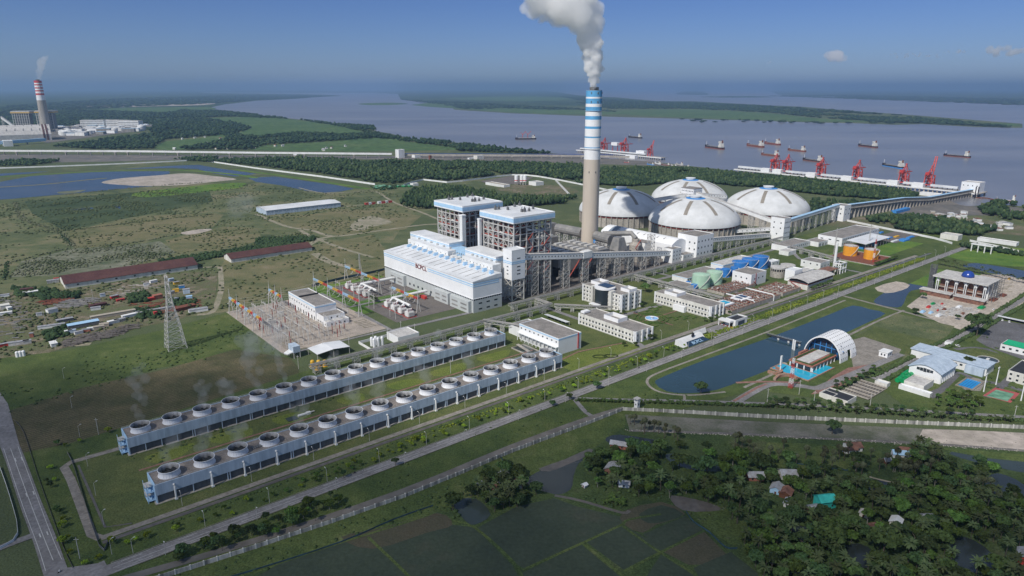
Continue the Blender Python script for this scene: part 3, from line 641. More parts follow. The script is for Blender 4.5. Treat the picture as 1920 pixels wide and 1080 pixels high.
sheet('mud_bank', [(1010, 880), (1060, 862), (1105, 842), (1108, 852), (1060, 874), (1030, 885)], 'mud_wet', Z(), 2)
strip('footpath', [(1630, 895), (1670, 905), (1760, 920), (1850, 940)], 1.6, 'dirt_track', Z(), smooth=3)
sheet('field', [(1440, 830), (1590, 840), (1640, 835), (1650, 870), (1560, 885), (1450, 875)], 'grass_verge', Z(), 2)
sheet('embankment', [(1172, 778), (1440, 792), (1920, 812), (2100, 820), (2100, 850), (1920, 842), (1560, 822), (1180, 806)], 'rip_rap', Z())
sheet('embankment', [(1730, 806), (1920, 813), (2100, 820), (2100, 858), (1900, 845), (1760, 832)], 'sand', Z(), 2)
strip('embankment_path', [(1180, 808), (1400, 815), (1560, 824), (1760, 834), (1920, 846), (2060, 854)], 3, 'mud', Z(), smooth=2)
sheet('field', [(1760, 840), (1900, 852), (2000, 860), (2000, 872), (1850, 860)], 'grass_verge', Z(), 2)
# painted road lines
pm = MB()
def dash(u0, u1, v, wdt=.22):
 a = [W(u0, v - wdt / 2), W(u1, v - wdt / 2), W(u1, v + wdt / 2), W(u0, v + wdt / 2)]
 pm.add([(p.x, p.y, _z[0] + .02) for p in a], [(0, 1, 2, 3)])
dash(30, 1120, 336.6 - .1, .2)
for u in range(34, 1120, 26): dash(u, u + 9, 339.2, .25); dash(u + 4, u + 13, 334.2, .25)
dash(30, 1120, 340.4, .18); dash(30, 1120, 332.8, .18)
pm.build('road_marking', 'road_paint', kind='structure')
strip('road_marking', [(20, 842), (56, 941), (84, 1013), (100, 1052)], .3, 'road_paint', _z[0] + .02, smooth=4)
strip('road_marking', [(7, 842), (43, 950), (70, 1022), (86, 1072)], .25, 'road_paint', _z[0] + .02, smooth=4)
strip('road_marking', [(34, 838), (72, 940), (98, 1008), (116, 1050)], .25, 'road_paint', _z[0] + .02, smooth=4)
for (x, y) in ((29, 863), (41, 861), (50, 929), (63, 925), (75, 1005), (89, 1001)): strip('road_marking', [(x - 1, y - 3), (x + 1.5, y + 3.5)], .55, 'road_paint', _z[0] + .02)
for i in range(46):
 t = i / 46; x = 1645 + (1950 - 1645) * t
 a = G(1640 + (1790 - 1640) * min(1, t * 2), 712 + (635 - 712) * min(1, t * 2)) if t < .5 else G(1790 + (1960 - 1790) * (t - .5) * 2, 635 + (541 - 635) * (t - .5) * 2)
 b = a + (G(1790, 635) - G(1640, 712)).normalized() * 2.2
 strip('road_marking', [a.to_2d(), b.to_2d()], .35, 'road_paint', _z[0] + .02, raw=True)
strip('road_kerb', uvs((30, 341.2), (520, 341.2)), .3, 'path_concrete', _z[0] + .14, raw=True, thick=.14)
strip('road_kerb', uvs((606, 341.4), (1140, 341.6)), .3, 'path_concrete', _z[0] + .14, raw=True, thick=.14)
strip('road_kerb', uvs((40, 331.8), (330, 331.9), (1140, 332.4)), .3, 'path_concrete', _z[0] + .14, raw=True, thick=.14)
GZ = _z[0]
# ================================================================== power plant: turbine hall, bunker bay, boilers
def u_at(px, v, z=0.0):
 k = (px - 960) / F
 return (k * (V.y * v * cp + (HC - z) * sp) - V.x * v) / (U.x - k * U.y * cp)
def v_at(px, u, z=0.0):
 k = (px - 960) / F
 return (k * (U.y * u * cp + (HC - z) * sp) - U.x * u) / (V.x - k * V.y * cp)
t = thing('turbine_hall', 'long white turbine hall with blue stripes and the letters BCPCL', 'hall', W(393, 541))
LV = 180
MB().walls(0, 37, 0, LV, 15, 32.4).build('upper_wall', 'white_paint', t)
MB().box(-.3, 37.3, -.3, LV + .3, 14.6, 15.0).build('ledge', 'white_paint', t)
MB().walls(.15, 36.8, .15, LV - .15, 13, 14.6).build('window_band', 'glass_dark', t)
mb = MB()
for i in range(61): mb.box(-.12, .1, i * 2.95, i * 2.95 + .3, 13, 14.6)
for i in range(13): mb.box(i * 2.95, i * 2.95 + .3, -.12, .1, 13, 14.6)
mb.build('window_mullions', 'white_paint', t, kind='stuff')
MB().walls(0, 37, 0, LV, 0, 13).build('lower_wall', 'pale_grey_cladding', t)
for y0, y1, z1 in ((3, 36, 12.4), (40, 66, 12.4), (130, 162, 12.4)):
 a = MB().box(-4, -.02, y0, y1, 0, z1).build('annex', 'pale_grey_cladding', t)
 for zz in (3.5, 8):
  inst(window_mesh((y1 - y0) * .32, 1.6, 'x', 'duct_grey'), 'louver', a, (-4, y0 + (y1 - y0) * .26, zz)); inst(window_mesh((y1 - y0) * .32, 1.6, 'x', 'duct_grey'), 'louver', a, (-4, y0 + (y1 - y0) * .74, zz))
windows(t, 'y', 4, 34, 3, (3.2, 9.2), 4.2, 1.5)
windows(t, 'x', 74, 136, 7, (4.5,), 3, 2.6)
MB().profile([(-.4, 32.42), (37.2, 32.42), (37.2, 36.2), (30, 36.6), (-.4, 33.2)], -.4, LV + .4).build('roof', 'roof_white', t)
for axis, z0, z1 in (('a', 29.4, 30.7), ('b', 27.4, 28.3)):
 for y0, y1 in ((0, 84), (110, LV)): MB().box(-.14, -.01, y0, y1, z0, z1).build('stripe', 'light_blue', t)
 MB().box(0, 33, -.14, -.01, z0, z1).build('stripe', 'light_blue', t)
sk = MB().box(-9, 9, -.35, .35, 0, .35).mesh('skylight', 'duct_grey')
for i in range(15): inst(sk, 'skylight', t, (14, 9 + i * 11.6, 34.62), (0, -.113, 0))
rv = MB().box(-2.2, 2.2, -1.6, 1.6, 0, 1.5).box(-2.6, 2.6, -.5, .5, 1.5, 2.0).mesh('roof_vent', 'light_blue')
for i in range(30): inst(rv, 'roof_vent', t, (27.2 + 4.6 * (i % 2), 5 + i * 5.8, 36.0 - .25 * (i % 2) + .1))
lettering('BCPCL', 7.2, 'letter_red', t, Matrix(((0, 0, -1, -.3), (-1, 0, 0, 97), (0, 1, 0, 26.6), (0, 0, 0, 1))))
def bay(label, v0, v1, lv0, lv1):
 t = thing('bunker_bay', label, 'bunker', W(430.4, 0), 'white bunker bays behind the turbine hall')
 MB().box(0, 11.4, lv0, lv1, 0, 41).build('deaerator_block', 'white_wall', t)
 MB().box(.4, 11.3, lv0 + .4, lv1 - .4, 41.02, 41.3).build('roof', 'roof_white', t)
 u = MB().box(11.45, 33, v0, v1, 0, 46).build('bunker_block', 'white_paint', t)
 MB().box(11.2, 33.3, v0 - .3, v1 + .3, 46.02, 46.7).build('roof', 'roof_white', t)
 for z0, z1 in ((43.2, 44.3), (41.9, 42.5)):
  MB().walls(11.32, 33.12, v0 - .13, v1 + .13, z0, z1, .12).build('stripe', 'light_blue', t)
 for i in range(6):
  y = lv0 + (i + .6) * (lv1 - lv0) / 6.4; MB().box(8.5, 10.5, y, y + 1.6, 41.3, 43.2).build('roof_hood', 'steel', t)
 windows(t, 'x', lv0, lv1, 9, (37.5,), 1.2, 1.2, 0)
bay('white bunker bay behind the left half of the turbine hall', 654, 740, 640, 727)
bay('white bunker bay beside the transfer tower, near half of the hall', 566, 622, 557, 612)
t = thing('link_bridge', 'bright blue link bridge between the two white bunker bays', 'bridge', W(441.9, 622.05))
MB().box(0, 18, .1, 31.8, 35, 41).build('cabin', 'light_blue', t); windows(t, 'x', 2, 30, 7, (38,), 1.4, 2.2, 0, 'glass_blue')
for y in (4, 28): MB().box(3, 5, y, y + 2, 0, 34.98).build('leg', 'steel', t)
for k, (x, y) in enumerate(((434, 616), (434, 626), (434, 634))):
 mb = MB(); mb.tube([(-3.2, 0, 3), (3.2, 0, 3)], 2.2, 12); mb.tube([(-1, 0, 5), (-1, 0, 8), (2, 0, 8)], .5, 6)
 for q in (-2, 2): mb.box(q - .3, q + .3, -1.2, 1.2, 0, 1.4)
 solo(mb, 'deaerator_tank', 'white_wall', ['white horizontal vessel nearest the near bunker bay in the gap', 'white horizontal vessel in the middle of the gap between the bays', 'white horizontal vessel beside the left bunker bay in the gap'][k], 'tank', W(x, y, 32.5))
def boiler_mesh():
 """open steel frame with floors, a furnace inside, ducts and stairs"""
 P = []; add = lambda mb, n, m, l=(0, 0, 0): P.append((mb.mesh(n, m), n, l))
 L, D, H = BL - 6.0, BD - 6.0, 79.0; nx, ny = 6, 6; xs = [L * i / nx for i in range(nx + 1)]; ys = [D * i / ny for i in range(ny + 1)]
 lev = [9, 18, 25.5, 33, 42.5, 50, 59, 66, 74]
 col = MB().box(-.62, .62, -.62, .62, 0, H).mesh('column', 'steel')
 for x in xs:
  for y in ys:
   if x in (xs[0], xs[-1]) or y in (ys[0], ys[-1]): P.append((col, 'column', (x, y, 0)))
 def runs(n):                                  # broken runs of walkway along a face
  out = []; k = 0
  while k < n:
   l = R.choice((1, 1, 2, 3));
   if R.random() < .72: out.append((k, min(n, k + l)))
   k += l + R.choice((0, 1))
  return out
 for z in lev:
  b = MB()
  for x in (0, L): b.box(x - .42, x + .42, 0, D, z - .5, z + .5)
  for y in (0, D): b.box(0, L, y - .42, y + .42, z - .5, z + .5)
  add(b, 'floor_frame', 'steel')
  for a, q in runs(nx): o = R.uniform(.2, 1); w_ = R.choice((3, 6, 10)); m = 'red_floor' if R.random() < .85 else 'steel'; add(MB().box(xs[a] + o, xs[q] - o, 1.2, 1.2 + w_, z + .55, z + .8), 'walkway', m); add(MB().bar((xs[a] + o, .9, z + 1.6), (xs[q] - o, .9, z + 1.6), .25, .9), 'handrail', m)
  for a, q in runs(ny): o = R.uniform(.2, 1); w_ = R.choice((3, 6, 10)); m = 'red_floor' if R.random() < .85 else 'steel'; add(MB().box(1.2, 1.2 + w_, ys[a] + o, ys[q] - o, z + .55, z + .8), 'walkway', m); add(MB().bar((.9, ys[a] + o, z + 1.6), (.9, ys[q] - o, z + 1.6), .25, .9), 'handrail', m)
 zz = [0] + lev
 br = MB(); s2 = MB(); d = MB()
 for i in range(len(zz) - 1):
  z0, z1 = zz[i], zz[i + 1]
  for k in range(nx):
   x0, x1 = xs[k], xs[k + 1]; q = R.random()
   if q < .16: br.bar((x0, 0, z0), (x1, 0, z1), .5)
   elif q < .32: br.bar((x1, 0, z0), (x0, 0, z1), .5)
   elif q < .42: br.bar((x0, 0, z0), ((x0 + x1) / 2, 0, z1), .45).bar((x1, 0, z0), ((x0 + x1) / 2, 0, z1), .45)
   if R.random() < .45: zq = R.uniform(z0 + 2, z1 - 1); s2.bar((x0, .5, zq), (x1, .5, zq), .4)
   if R.random() < .3: s2.bar(((x0 + x1) / 2, R.uniform(.3, 4), z0), ((x0 + x1) / 2, R.uniform(.3, 4), z1), .5)
   if R.random() < .6: x = R.uniform(x0 + 1, x1 - 3); d.box(x, x + R.uniform(1.5, 6), 3, 9, z0 + R.uniform(.8, 3), z1 - R.uniform(1, 3))
  for k in range(ny):
   y0, y1 = ys[k], ys[k + 1]; q = R.random()
   if q < .18: br.bar((0, y0, z0), (0, y1, z1), .5)
   elif q < .36: br.bar((0, y1, z0), (0, y0, z1), .5)
   elif q < .46: br.bar((0, y0, z0), (0, (y0 + y1) / 2, z1), .45).bar((0, y1, z0), (0, (y0 + y1) / 2, z1), .45)
   if R.random() < .45: zq = R.uniform(z0 + 2, z1 - 1); s2.bar((.5, y0, zq), (.5, y1, zq), .4)
   if R.random() < .3: s2.bar((R.uniform(.3, 4), (y0 + y1) / 2, z0), (R.uniform(.3, 4), (y0 + y1) / 2, z1), .5)
   if R.random() < .6: y = R.uniform(y0 + 1, y1 - 3); d.box(3, 9, y, y + R.uniform(1.5, 6), z0 + R.uniform(.8, 3), z1 - R.uniform(1, 3))
 for x in xs[:-1]: br.bar((x, 0, 74), (x + L / 12, 0, 79), .5).bar((x + L / 6, 0, 74), (x + L / 12, 0, 79), .5)
 P.append((br.mesh('bracing', 'steel'), 'bracing', 'stuff')); P.append((s2.mesh('secondary_steel', 'steel'), 'secondary_steel', 'stuff')); P.append((d.mesh('equipment', 'duct_grey'), 'equipment', 'stuff'))
 add(MB().box(15, L - 13, 14, D - 12, 6, 77).box(L - 13, L - 4, 20, D - 18, 18, 60).box(10, 15, 20, D - 18, 24, 66), 'furnace', 'boiler_dark')
 p = MB()
 for y in (8, 15, 23, 41, 49, 56): p.tube([(2 + R.random() * 4, y, 4), (3, y, 40 + R.random() * 20), (9, y, 46 + R.random() * 20), (16, y, 52)], 1.1, 8)
 for x in (16, 27, 38, 50): p.tube([(x, 3, 12), (x, 3, 44 + R.random() * 20), (x + 5, 10, 50)], 1.1, 8)
 p.tube([(2, 8, 64), (2, 30, 66), (6, 36, 60)], 1.2, 8).tube([(20, 2, 70), (44, 2, 66), (50, 6, 58)], 1.2, 8)
 P.append((p.mesh('pipework', 'white_wall'), 'pipework', 'stuff'))
 for i in range(2, len(zz) - 2): add(MB().bar((L * .36 if i % 2 else L * .5, -.9, zz[i]), (L * .5 if i % 2 else L * .36, -.9, zz[i + 1]), .9, .45), 'stair', 'red_floor'); add(MB().bar((L - 2 if i % 2 else L - 11, -.8, zz[i]), (L - 11 if i % 2 else L - 2, -.8, zz[i + 1]), .8, .4), 'stair', 'red_floor')
 X0, X1, Y1 = -3.0, L + 3, D + 3
 add(MB().box(X0, X1, X0, Y1, 79, 79.6), 'roof_underside', 'steel_dark'); add(MB().walls(X0 - .2, X1 + .2, X0 - .2, Y1 + .2, 79.6, 87, .3), 'fascia', 'white_paint')
 add(MB().walls(X0 - .35, X1 + .35, X0 - .35, Y1 + .35, 81.0, 85.2, .14), 'fascia_stripe', 'light_blue'); add(MB().box(X0 + .12, X1 - .12, X0 + .12, Y1 - .12, 85.6, 86.4), 'roof', 'roof_white')
 v = MB().box(-1.1, 1.1, -1.1, 1.1, 0, 3.2).tube([(0, 0, 3.2), (0, 0, 5.2)], .5, 6).mesh('roof_vent', 'steel_dark')
 for x, y in ((14, 50), (16, 53), (18, 49), (28, 20), (30, 18), (34, 22), (37, 18), (24, 40), (50, 26), (44, 52), (54, 55)): P.append((v, 'roof_vent', (x, y, 86.4)))
 return P
BL, BD = 60.0, 60.0; BU2, BU1 = (465.1, 564.5), (465.0, 658.5)
BP = boiler_mesh()
for label, u, v, su, sv in (('open steel boiler house with red walkways, standing behind the transfer tower', BU2[0] + 3, BU2[1] + 3, -3.6, 55.5), ('open steel boiler house with red walkways, left of its twin', BU1[0] + 3, BU1[1] + 3, -4.4, -7.5)):
 t = thing('boiler_house', label, 'boiler house', W(u, v), 'boiler houses with flat white roofs')
 for me, n, l in BP:
  if l == 'stuff': inst(me, n, t, kind='stuff')
  else: inst(me, n, t, l)
 w_ = 2.6 if sv < 0 else 1.6
 sh = MB().box(su - w_, su + w_, sv, sv + w_ * 2.2, 0, 76).build('lift_shaft', 'white_wall', t)
 MB().box(su - w_ - .4, su + w_ + .4, sv - .4, sv + w_ * 2.2 + .4, 76.02, 77.4).build('cap', 'white_paint', sh)
t = thing('transfer_tower', 'white box tower on braced steel legs beside the turbine hall, start of the long gallery', 'tower', W(447, 545.4))
MB().box(0, 18.5, 0, 14.5, 24, 55.6).build('wall', 'white_paint', t)
MB().walls(-.05, 18.55, -.05, 14.55, 55.62, 56.6, .4).build('parapet', 'white_paint', t)
MB().box(.4, 18.1, .4, 14.1, 55.64, 55.9).build('roof', 'roof_white', t)
for z0, z1 in ((43.2, 44.3), (41.5, 42.4)): MB().walls(-.12, 18.62, -.12, 14.62, z0, z1, .12).build('stripe', 'light_blue', t)
for z in (30, 34, 38, 47): inst(window_mesh(4.5, 1.1, 'y'), 'window', t, (9.5, 0, z)); inst(window_mesh(2.6, 1.1, 'x'), 'window', t, (0, 7, z))
for x in (1, 17.5):
 for y in (1, 13.5): MB().box(x - .7, x + .7, y - .7, y + .7, 0, 24).build('leg', 'steel', t)
mb = MB()
for z0 in (0, 8, 16):
 for a, b in (((1, 1), (17.5, 1)), ((1, 1), (1, 13.5)), ((17.5, 1), (17.5, 13.5)), ((1, 13.5), (17.5, 13.5))):
  mb.bar((*a, z0), (*b, z0 + 8), .6); mb.bar((*b, z0), (*a, z0 + 8), .6); mb.bar((*a, z0 + 8), (*b, z0 + 8), .7)
mb.build('bracing', 'steel', t)
def gallery(label, a, b, w=5.0, h=5.0, trestles=(), wall='white_wall', roof='roof_pale', nwin=40, tw=8, cat='conveyor', group='enclosed conveyor galleries', gz=0, yaw_b=None, tt=.45):
 """enclosed conveyor between two points (bottom of the tube) on lattice trestles"""
 a, b = Vector(a), Vector(b); d = b - a; yaw = math.atan2(d.y, d.x); L = d.to_2d().length; slope = d.z / L
 t = thing('conveyor_gallery', label, cat, (a.x, a.y, 0), group, yaw)
 def Q(x, y, z): return (x, y, a.z + slope * x + z)
 def sw(y0, y1, z0, z1, x0=0, x1=L): m = MB(); m.add([Q(x0, y0, z0), Q(x1, y0, z0), Q(x1, y1, z0), Q(x0, y1, z0), Q(x0, y0, z1), Q(x1, y0, z1), Q(x1, y1, z1), Q(x0, y1, z1)], [(3, 2, 1, 0), (4, 5, 6, 7), (0, 1, 5, 4), (1, 2, 6, 5), (2, 3, 7, 6), (3, 0, 4, 7)]); return m
 sw(-w / 2, w / 2, .5, h - .3).build('wall', wall, t); sw(-w / 2 - .3, w / 2 + .3, h - .28, h).build('roof', roof, t); sw(-w / 2 - .2, w / 2 + .2, 0, .48).build('deck', 'steel', t)
 if nwin:
  me = window_mesh(1.3, 1.3, 'y')
  for i in range(nwin):
   x = L * (i + .5) / nwin
   inst(me, 'window', t, Q(x, -w / 2, h * .52), (0, -math.atan(slope), 0))
 for f in trestles:
  x = L * f; zt = a.z + slope * x - .05
  if zt > 2.5: MB().trestle((x, 0, 0), tw, w * .95, zt, max(2, int(zt / 5.5)), tt).build('trestle', 'steel', t)
 return t
uA, uB = 466, 716; f_ = lambda px: (u_at(px, 550) - uA) / (uB - uA)
gallery('long white gallery descending from the box tower past the chimney foot', W(uA, 551, 42.8), W(uB, 551, 9.5), 6, 6.6, [f_(x) for x in (1001, 1024, 1060, 1095, 1127, 1155, 1180, 1204, 1230)], nwin=52, tw=9.5)
mb = MB().box(0, 14, -3.6, 3.6, 0, 7.6)
solo(mb, 'drive_house', 'white_wall', 'white drive cabin astride the long gallery right of the chimney', 'cabin', W(556, 551, 30.6))
building('junction_house', 'small white junction house at the low end of the long gallery', 'building', 716, 544, 18, 15, 19, 'white_wall', 'roof_grey', wx=[(2, 15, 1.4, 1.6), (2, 10, 1.4, 1.6)], wy=[(3, 15, 1.4, 1.6), (3, 10, 1.4, 1.6), (3, 5, 1.4, 1.6)])
building('annex', 'low white annex between the junction house and the crusher house', 'building', 735, 541, 22, 12, 9, 'white_wall', 'roof_grey', wx=[(2, 6, 1.4, 1.4)], wy=[(3, 6, 1.4, 1.4)])
building('crusher_house', 'tall white crusher house with three rows of small windows, below the front dome', 'building', 757.5, 537, 36, 31.5, 31.5, 'white_paint', 'roof_grey', wx=[(4, 22, 1.9, 2.3), (4, 13.5, 1.9, 2.3)], wy=[(5, 24, 1.9, 2.3), (5, 15.5, 1.9, 2.3), (5, 7.5, 1.9, 2.3)])
gallery('white gallery leaving the crusher house to the right below the front dome', W(793.6, 552, 16), W(955, 549, 2.5), 5, 6, [.1, .22, .35, .48, .6, .72], nwin=38)
building('junction_tower', 'white junction tower at the foot of the steep gallery, right of the front dome', 'tower', 958, 528, 18, 22, 33.5, 'white_paint', 'roof_grey', wx=[(2, 26, 1.9, 2), (2, 18, 1.9, 2), (1, 9, 1.9, 2)], wy=[(5, 27, 1.3, 2), (5, 19, 1.3, 2), (5, 11, 1.3, 2), (5, 4, 1.3, 2)])
t = thing('head_house', 'white head house between the domes, at the top of the steep gallery', 'building', W(975, 706))
MB().box(0, 24, 0, 26, 44, 56).build('wall', 'white_paint', t); MB().box(-.3, 24.3, -.3, 26.3, 56.02, 56.7).build('roof', 'roof_grey', t)
MB().trestle((12, 13, 0), 22, 24, 44, 6, .8).build('trestle', 'steel', t); windows(t, 'x', 1, 25, 8, (52,), 1.4, 1.6); windows(t, 'x', 1, 25, 8, (46.5,), 1.4, 1.2); windows(t, 'y', 1, 23, 4, (52,), 1.4, 1.6)
gallery('steep white gallery climbing from the junction tower to the head house between the domes', W(967, 551, 22), W(984, 705, 45), 5.4, 6, [.12, .26, .42, .6, .78], nwin=34)
gallery('short white gallery from the head house towards the left dome', W(974, 722, 42), W(935, 757, 33), 5, 5.5, [.3, .7], nwin=8)
gallery('short white gallery from the head house towards the right dome', W(1000, 708, 42), W(1046, 690, 36), 5, 5.5, [.3, .7], nwin=9)
gallery('low white gallery between the front dome and the junction tower', W(920, 585, 8), W(960, 550, 12), 5, 5, [.3, .7], nwin=8)
gallery('blue roofed gallery between the junction tower and the next white tower to the right', W(976, 541, 21), W(1180, 556, 24), 6, 5, [.08, .2, .32, .44, .56, .68, .8, .92], roof='light_blue', nwin=0, tw=5)
building('junction_tower', 'white junction tower with two windows per floor at the start of the jetty trestle', 'tower', 1180, 545, 24, 22, 27, 'white_paint', 'roof_grey', wx=[(2, 21, 2.2, 2.2), (2, 13, 2.2, 2.2), (1, 6, 2.2, 2.2)], wy=[(2, 20, 2.2, 2.2), (2, 12, 2.2, 2.2)])
# ---- flue gas train, chimney
t = thing('flue_gas_duct', 'grey flue gas ducts leading to the chimney foot on steel lattice', 'duct', W(655, 640))
MB().tube([(4, 62, 30), (4, 12, 31)], 6.6, 14).build('duct', 'duct_grey', t)
MB().tube([(4, -12, 31), (4, -40, 30)], 6.6, 14).build('duct', 'duct_grey', t)
for y in (56, 40, 22, -20, -34): MB().trestle((4, y, 0), 10, 8, 25, 5, .6).build('trestle', 'steel', t)
for y0 in (66, -62):
 MB().add([(-6, y0, 20), (12, y0, 20), (12, y0 + 16, 20), (-6, y0 + 16, 20), (-2, y0 + 3, 36), (8, y0 + 3, 36), (8, y0 + 13, 36), (-2, y0 + 13, 36)], [(3, 2, 1, 0), (4, 5, 6, 7), (0, 1, 5, 4), (1, 2, 6, 5), (2, 3, 7, 6), (3, 0, 4, 7)]).build('elbow', 'duct_grey', t)
 MB().trestle((3, y0 + 8, 0), 14, 14, 20, 4, .6).build('trestle', 'steel', t)
for k, (v0, lab) in enumerate(((571, 'dark grey precipitator casing on steel legs under the long gallery, near unit'), (664, 'dark grey precipitator casing on steel legs behind the long gallery, left unit'))):
 t = thing('precipitator', lab, 'precipitator', W(556, v0), 'precipitators behind the boilers')
 for i in range(3):
  x = i * 24; MB().box(x, x + 21, 0, 62, 12, 29).build('casing', 'duct_grey', t)
  hp = MB()
  for j in range(4): y = 3 + j * 15; hp.add([(x + 2, y, 12), (x + 19, y, 12), (x + 19, y + 12, 12), (x + 2, y + 12, 12), (x + 9, y + 5, 4), (x + 12, y + 5, 4), (x + 12, y + 7, 4), (x + 9, y + 7, 4)], [(4, 5, 6, 7), (0, 1, 5, 4), (1, 2, 6, 5), (2, 3, 7, 6), (3, 0, 4, 7)])
  hp.build('hopper', 'steel_dark', t)
  for j in range(5): MB().box(x, x + .9, j * 15, j * 15 + .9, 0, 12).build('leg', 'steel', t)
  for j in range(6): MB().box(x + 5, x + 16, 4 + j * 10, 9 + j * 10, 29.02, 31).build('roof_box', 'steel', t)
 MB().box(-14, -1.2, 4, 58, 16, 26).build('inlet_duct', 'duct_grey', t)
 MB().bar((-2, -.6, 2), (20, -.6, 26), 1.2, .5).bar((20, -.6, 2), (42, -.6, 26), 1.2, .5).build('stair', 'red_floor', t)
for k in range(6):
 mb = MB(); mb.trestle((0, 0, 0), 8, 8, R.uniform(14, 26), 4, .5); mb.box(-3, 3, -3, 3, R.uniform(6, 12), 13); mb.tube([(-8, 3, 8), (8, 3, 9)], 1.6, 8)
 solo(mb, 'pipe_stack', ['steel_dark', 'duct_grey'][k % 2], 'grey steel pipe frame under the long gallery, %s from the box tower' % ('first second third fourth fifth sixth'.split()[k]), 'pipe frame', W(500 + k * 38, 561), 'pipe frames behind the gallery trestles')
t = thing('mill_house_roof', 'blue roofed low shed between the near boiler and the chimney', 'shed', W(546, 640))
MB().walls(0, 20, 0, 22, 0, 15).build('wall', 'duct_grey', t); MB().add([(-1, -1, 15.02), (21, -1, 20), (21, 23, 20), (-1, 23, 15.02)], [(0, 1, 2, 3)]).build('roof', 'mid_blue', t)
t = thing('chimney', 'tall concrete chimney, its upper third banded light blue and white', 'chimney', W(660, 640))
def rad(z): return 11.2 - 1.0 * z / 217 + (1.0 * max(0, 1 - z / 60) ** 2)
def rings(z0, z1, n=8): return [(rad(z0 + (z1 - z0) * i / n), z0 + (z1 - z0) * i / n) for i in range(n + 1)]
MB().lathe(rings(0, 131, 16), 40, cap=False).build('shaft', 'chimney_concrete', t, smooth=True)
bands = [(131, 145.5, 'w'), (145.5, 146.6, 'b'), (146.6, 158.4, 'w'), (158.4, 160.2, 'b'), (160.2, 169.8, 'w'), (169.8, 172.8, 'b'), (172.8, 181.2, 'w'), (181.2, 185.7, 'b'), (185.7, 191.2, 'w'), (191.2, 197, 'b'), (197, 200.8, 'w'), (200.8, 207.2, 'b'), (207.2, 209.2, 'w'), (209.2, 216.6, 'b'), (216.6, 217, 'b')]
zs = lambda q: 131 + (q - 131) * 1.0
for z0, z1, c in bands: MB().lathe(rings(z0, z1, 2), 40, cap=False).build('painted_band', 'white_paint' if c == 'w' else 'chimney_blue', t, smooth=True)
MB().lathe([(10.1, 217.02), (10.1, 217.3), (3, 217.3)], 40, cap=False).build('cap_slab', 'concrete', t)
for dx in (-3.6, 3.6):
 MB().lathe([(3.3, 217.3), (3.3, 221.2), (2.9, 221.2), (2.9, 217.4)], 20, (dx, 0), cap=False).build('flue', 'steel_dark', t)
for z in (214, 203, 115):
 for a in (3.6, 4.4, 5.2): MB().box(-.5, .5, -.5, .5, -1.1, 1.1).build('opening', 'steel_dark', t, label=None).location = (math.cos(a) * rad(z), math.sin(a) * rad(z), z)
MB().box(-6, -3, -16.6, -13, 22, 32).build('lift_cabin', 'mid_blue', t)
for z in (144, 192): MB().lathe([(rad(z) + .02, z), (rad(z) + .9, z), (rad(z) + .9, z + .25), (rad(z) + .02, z + .25)], 40, cap=False).build('platform', 'steel', t)
t = thing('absorber', 'concrete absorber tower with pipes and red landings right of the chimney', 'tower', W(690, 585))
MB().lathe([(8, 0), (8, 22), (5, 26), (5, 30)], 24).build('shell', 'concrete', t, smooth=False)
MB().box(10, 22, -8, 8, 0, 24).build('pump_house', 'white_wall', t)
MB().box(9.6, 22.4, -8.4, 8.4, 24.02, 24.8).build('roof', 'roof_grey', t)
MB().trestle((14, -14, 0), 7, 7, 36, 7, .5).build('stair_tower', 'steel', t)
MB().bar((2, -9, 8), (-10, -9, 20), 1, .6).bar((-10, -9, 20), (0, -9, 30), 1, .6).build('landing', 'red_floor', t)
MB().tube([(0, 0, 30), (0, 8, 36), (-20, 40, 33)], 3.4, 10).build('duct', 'duct_grey', t)
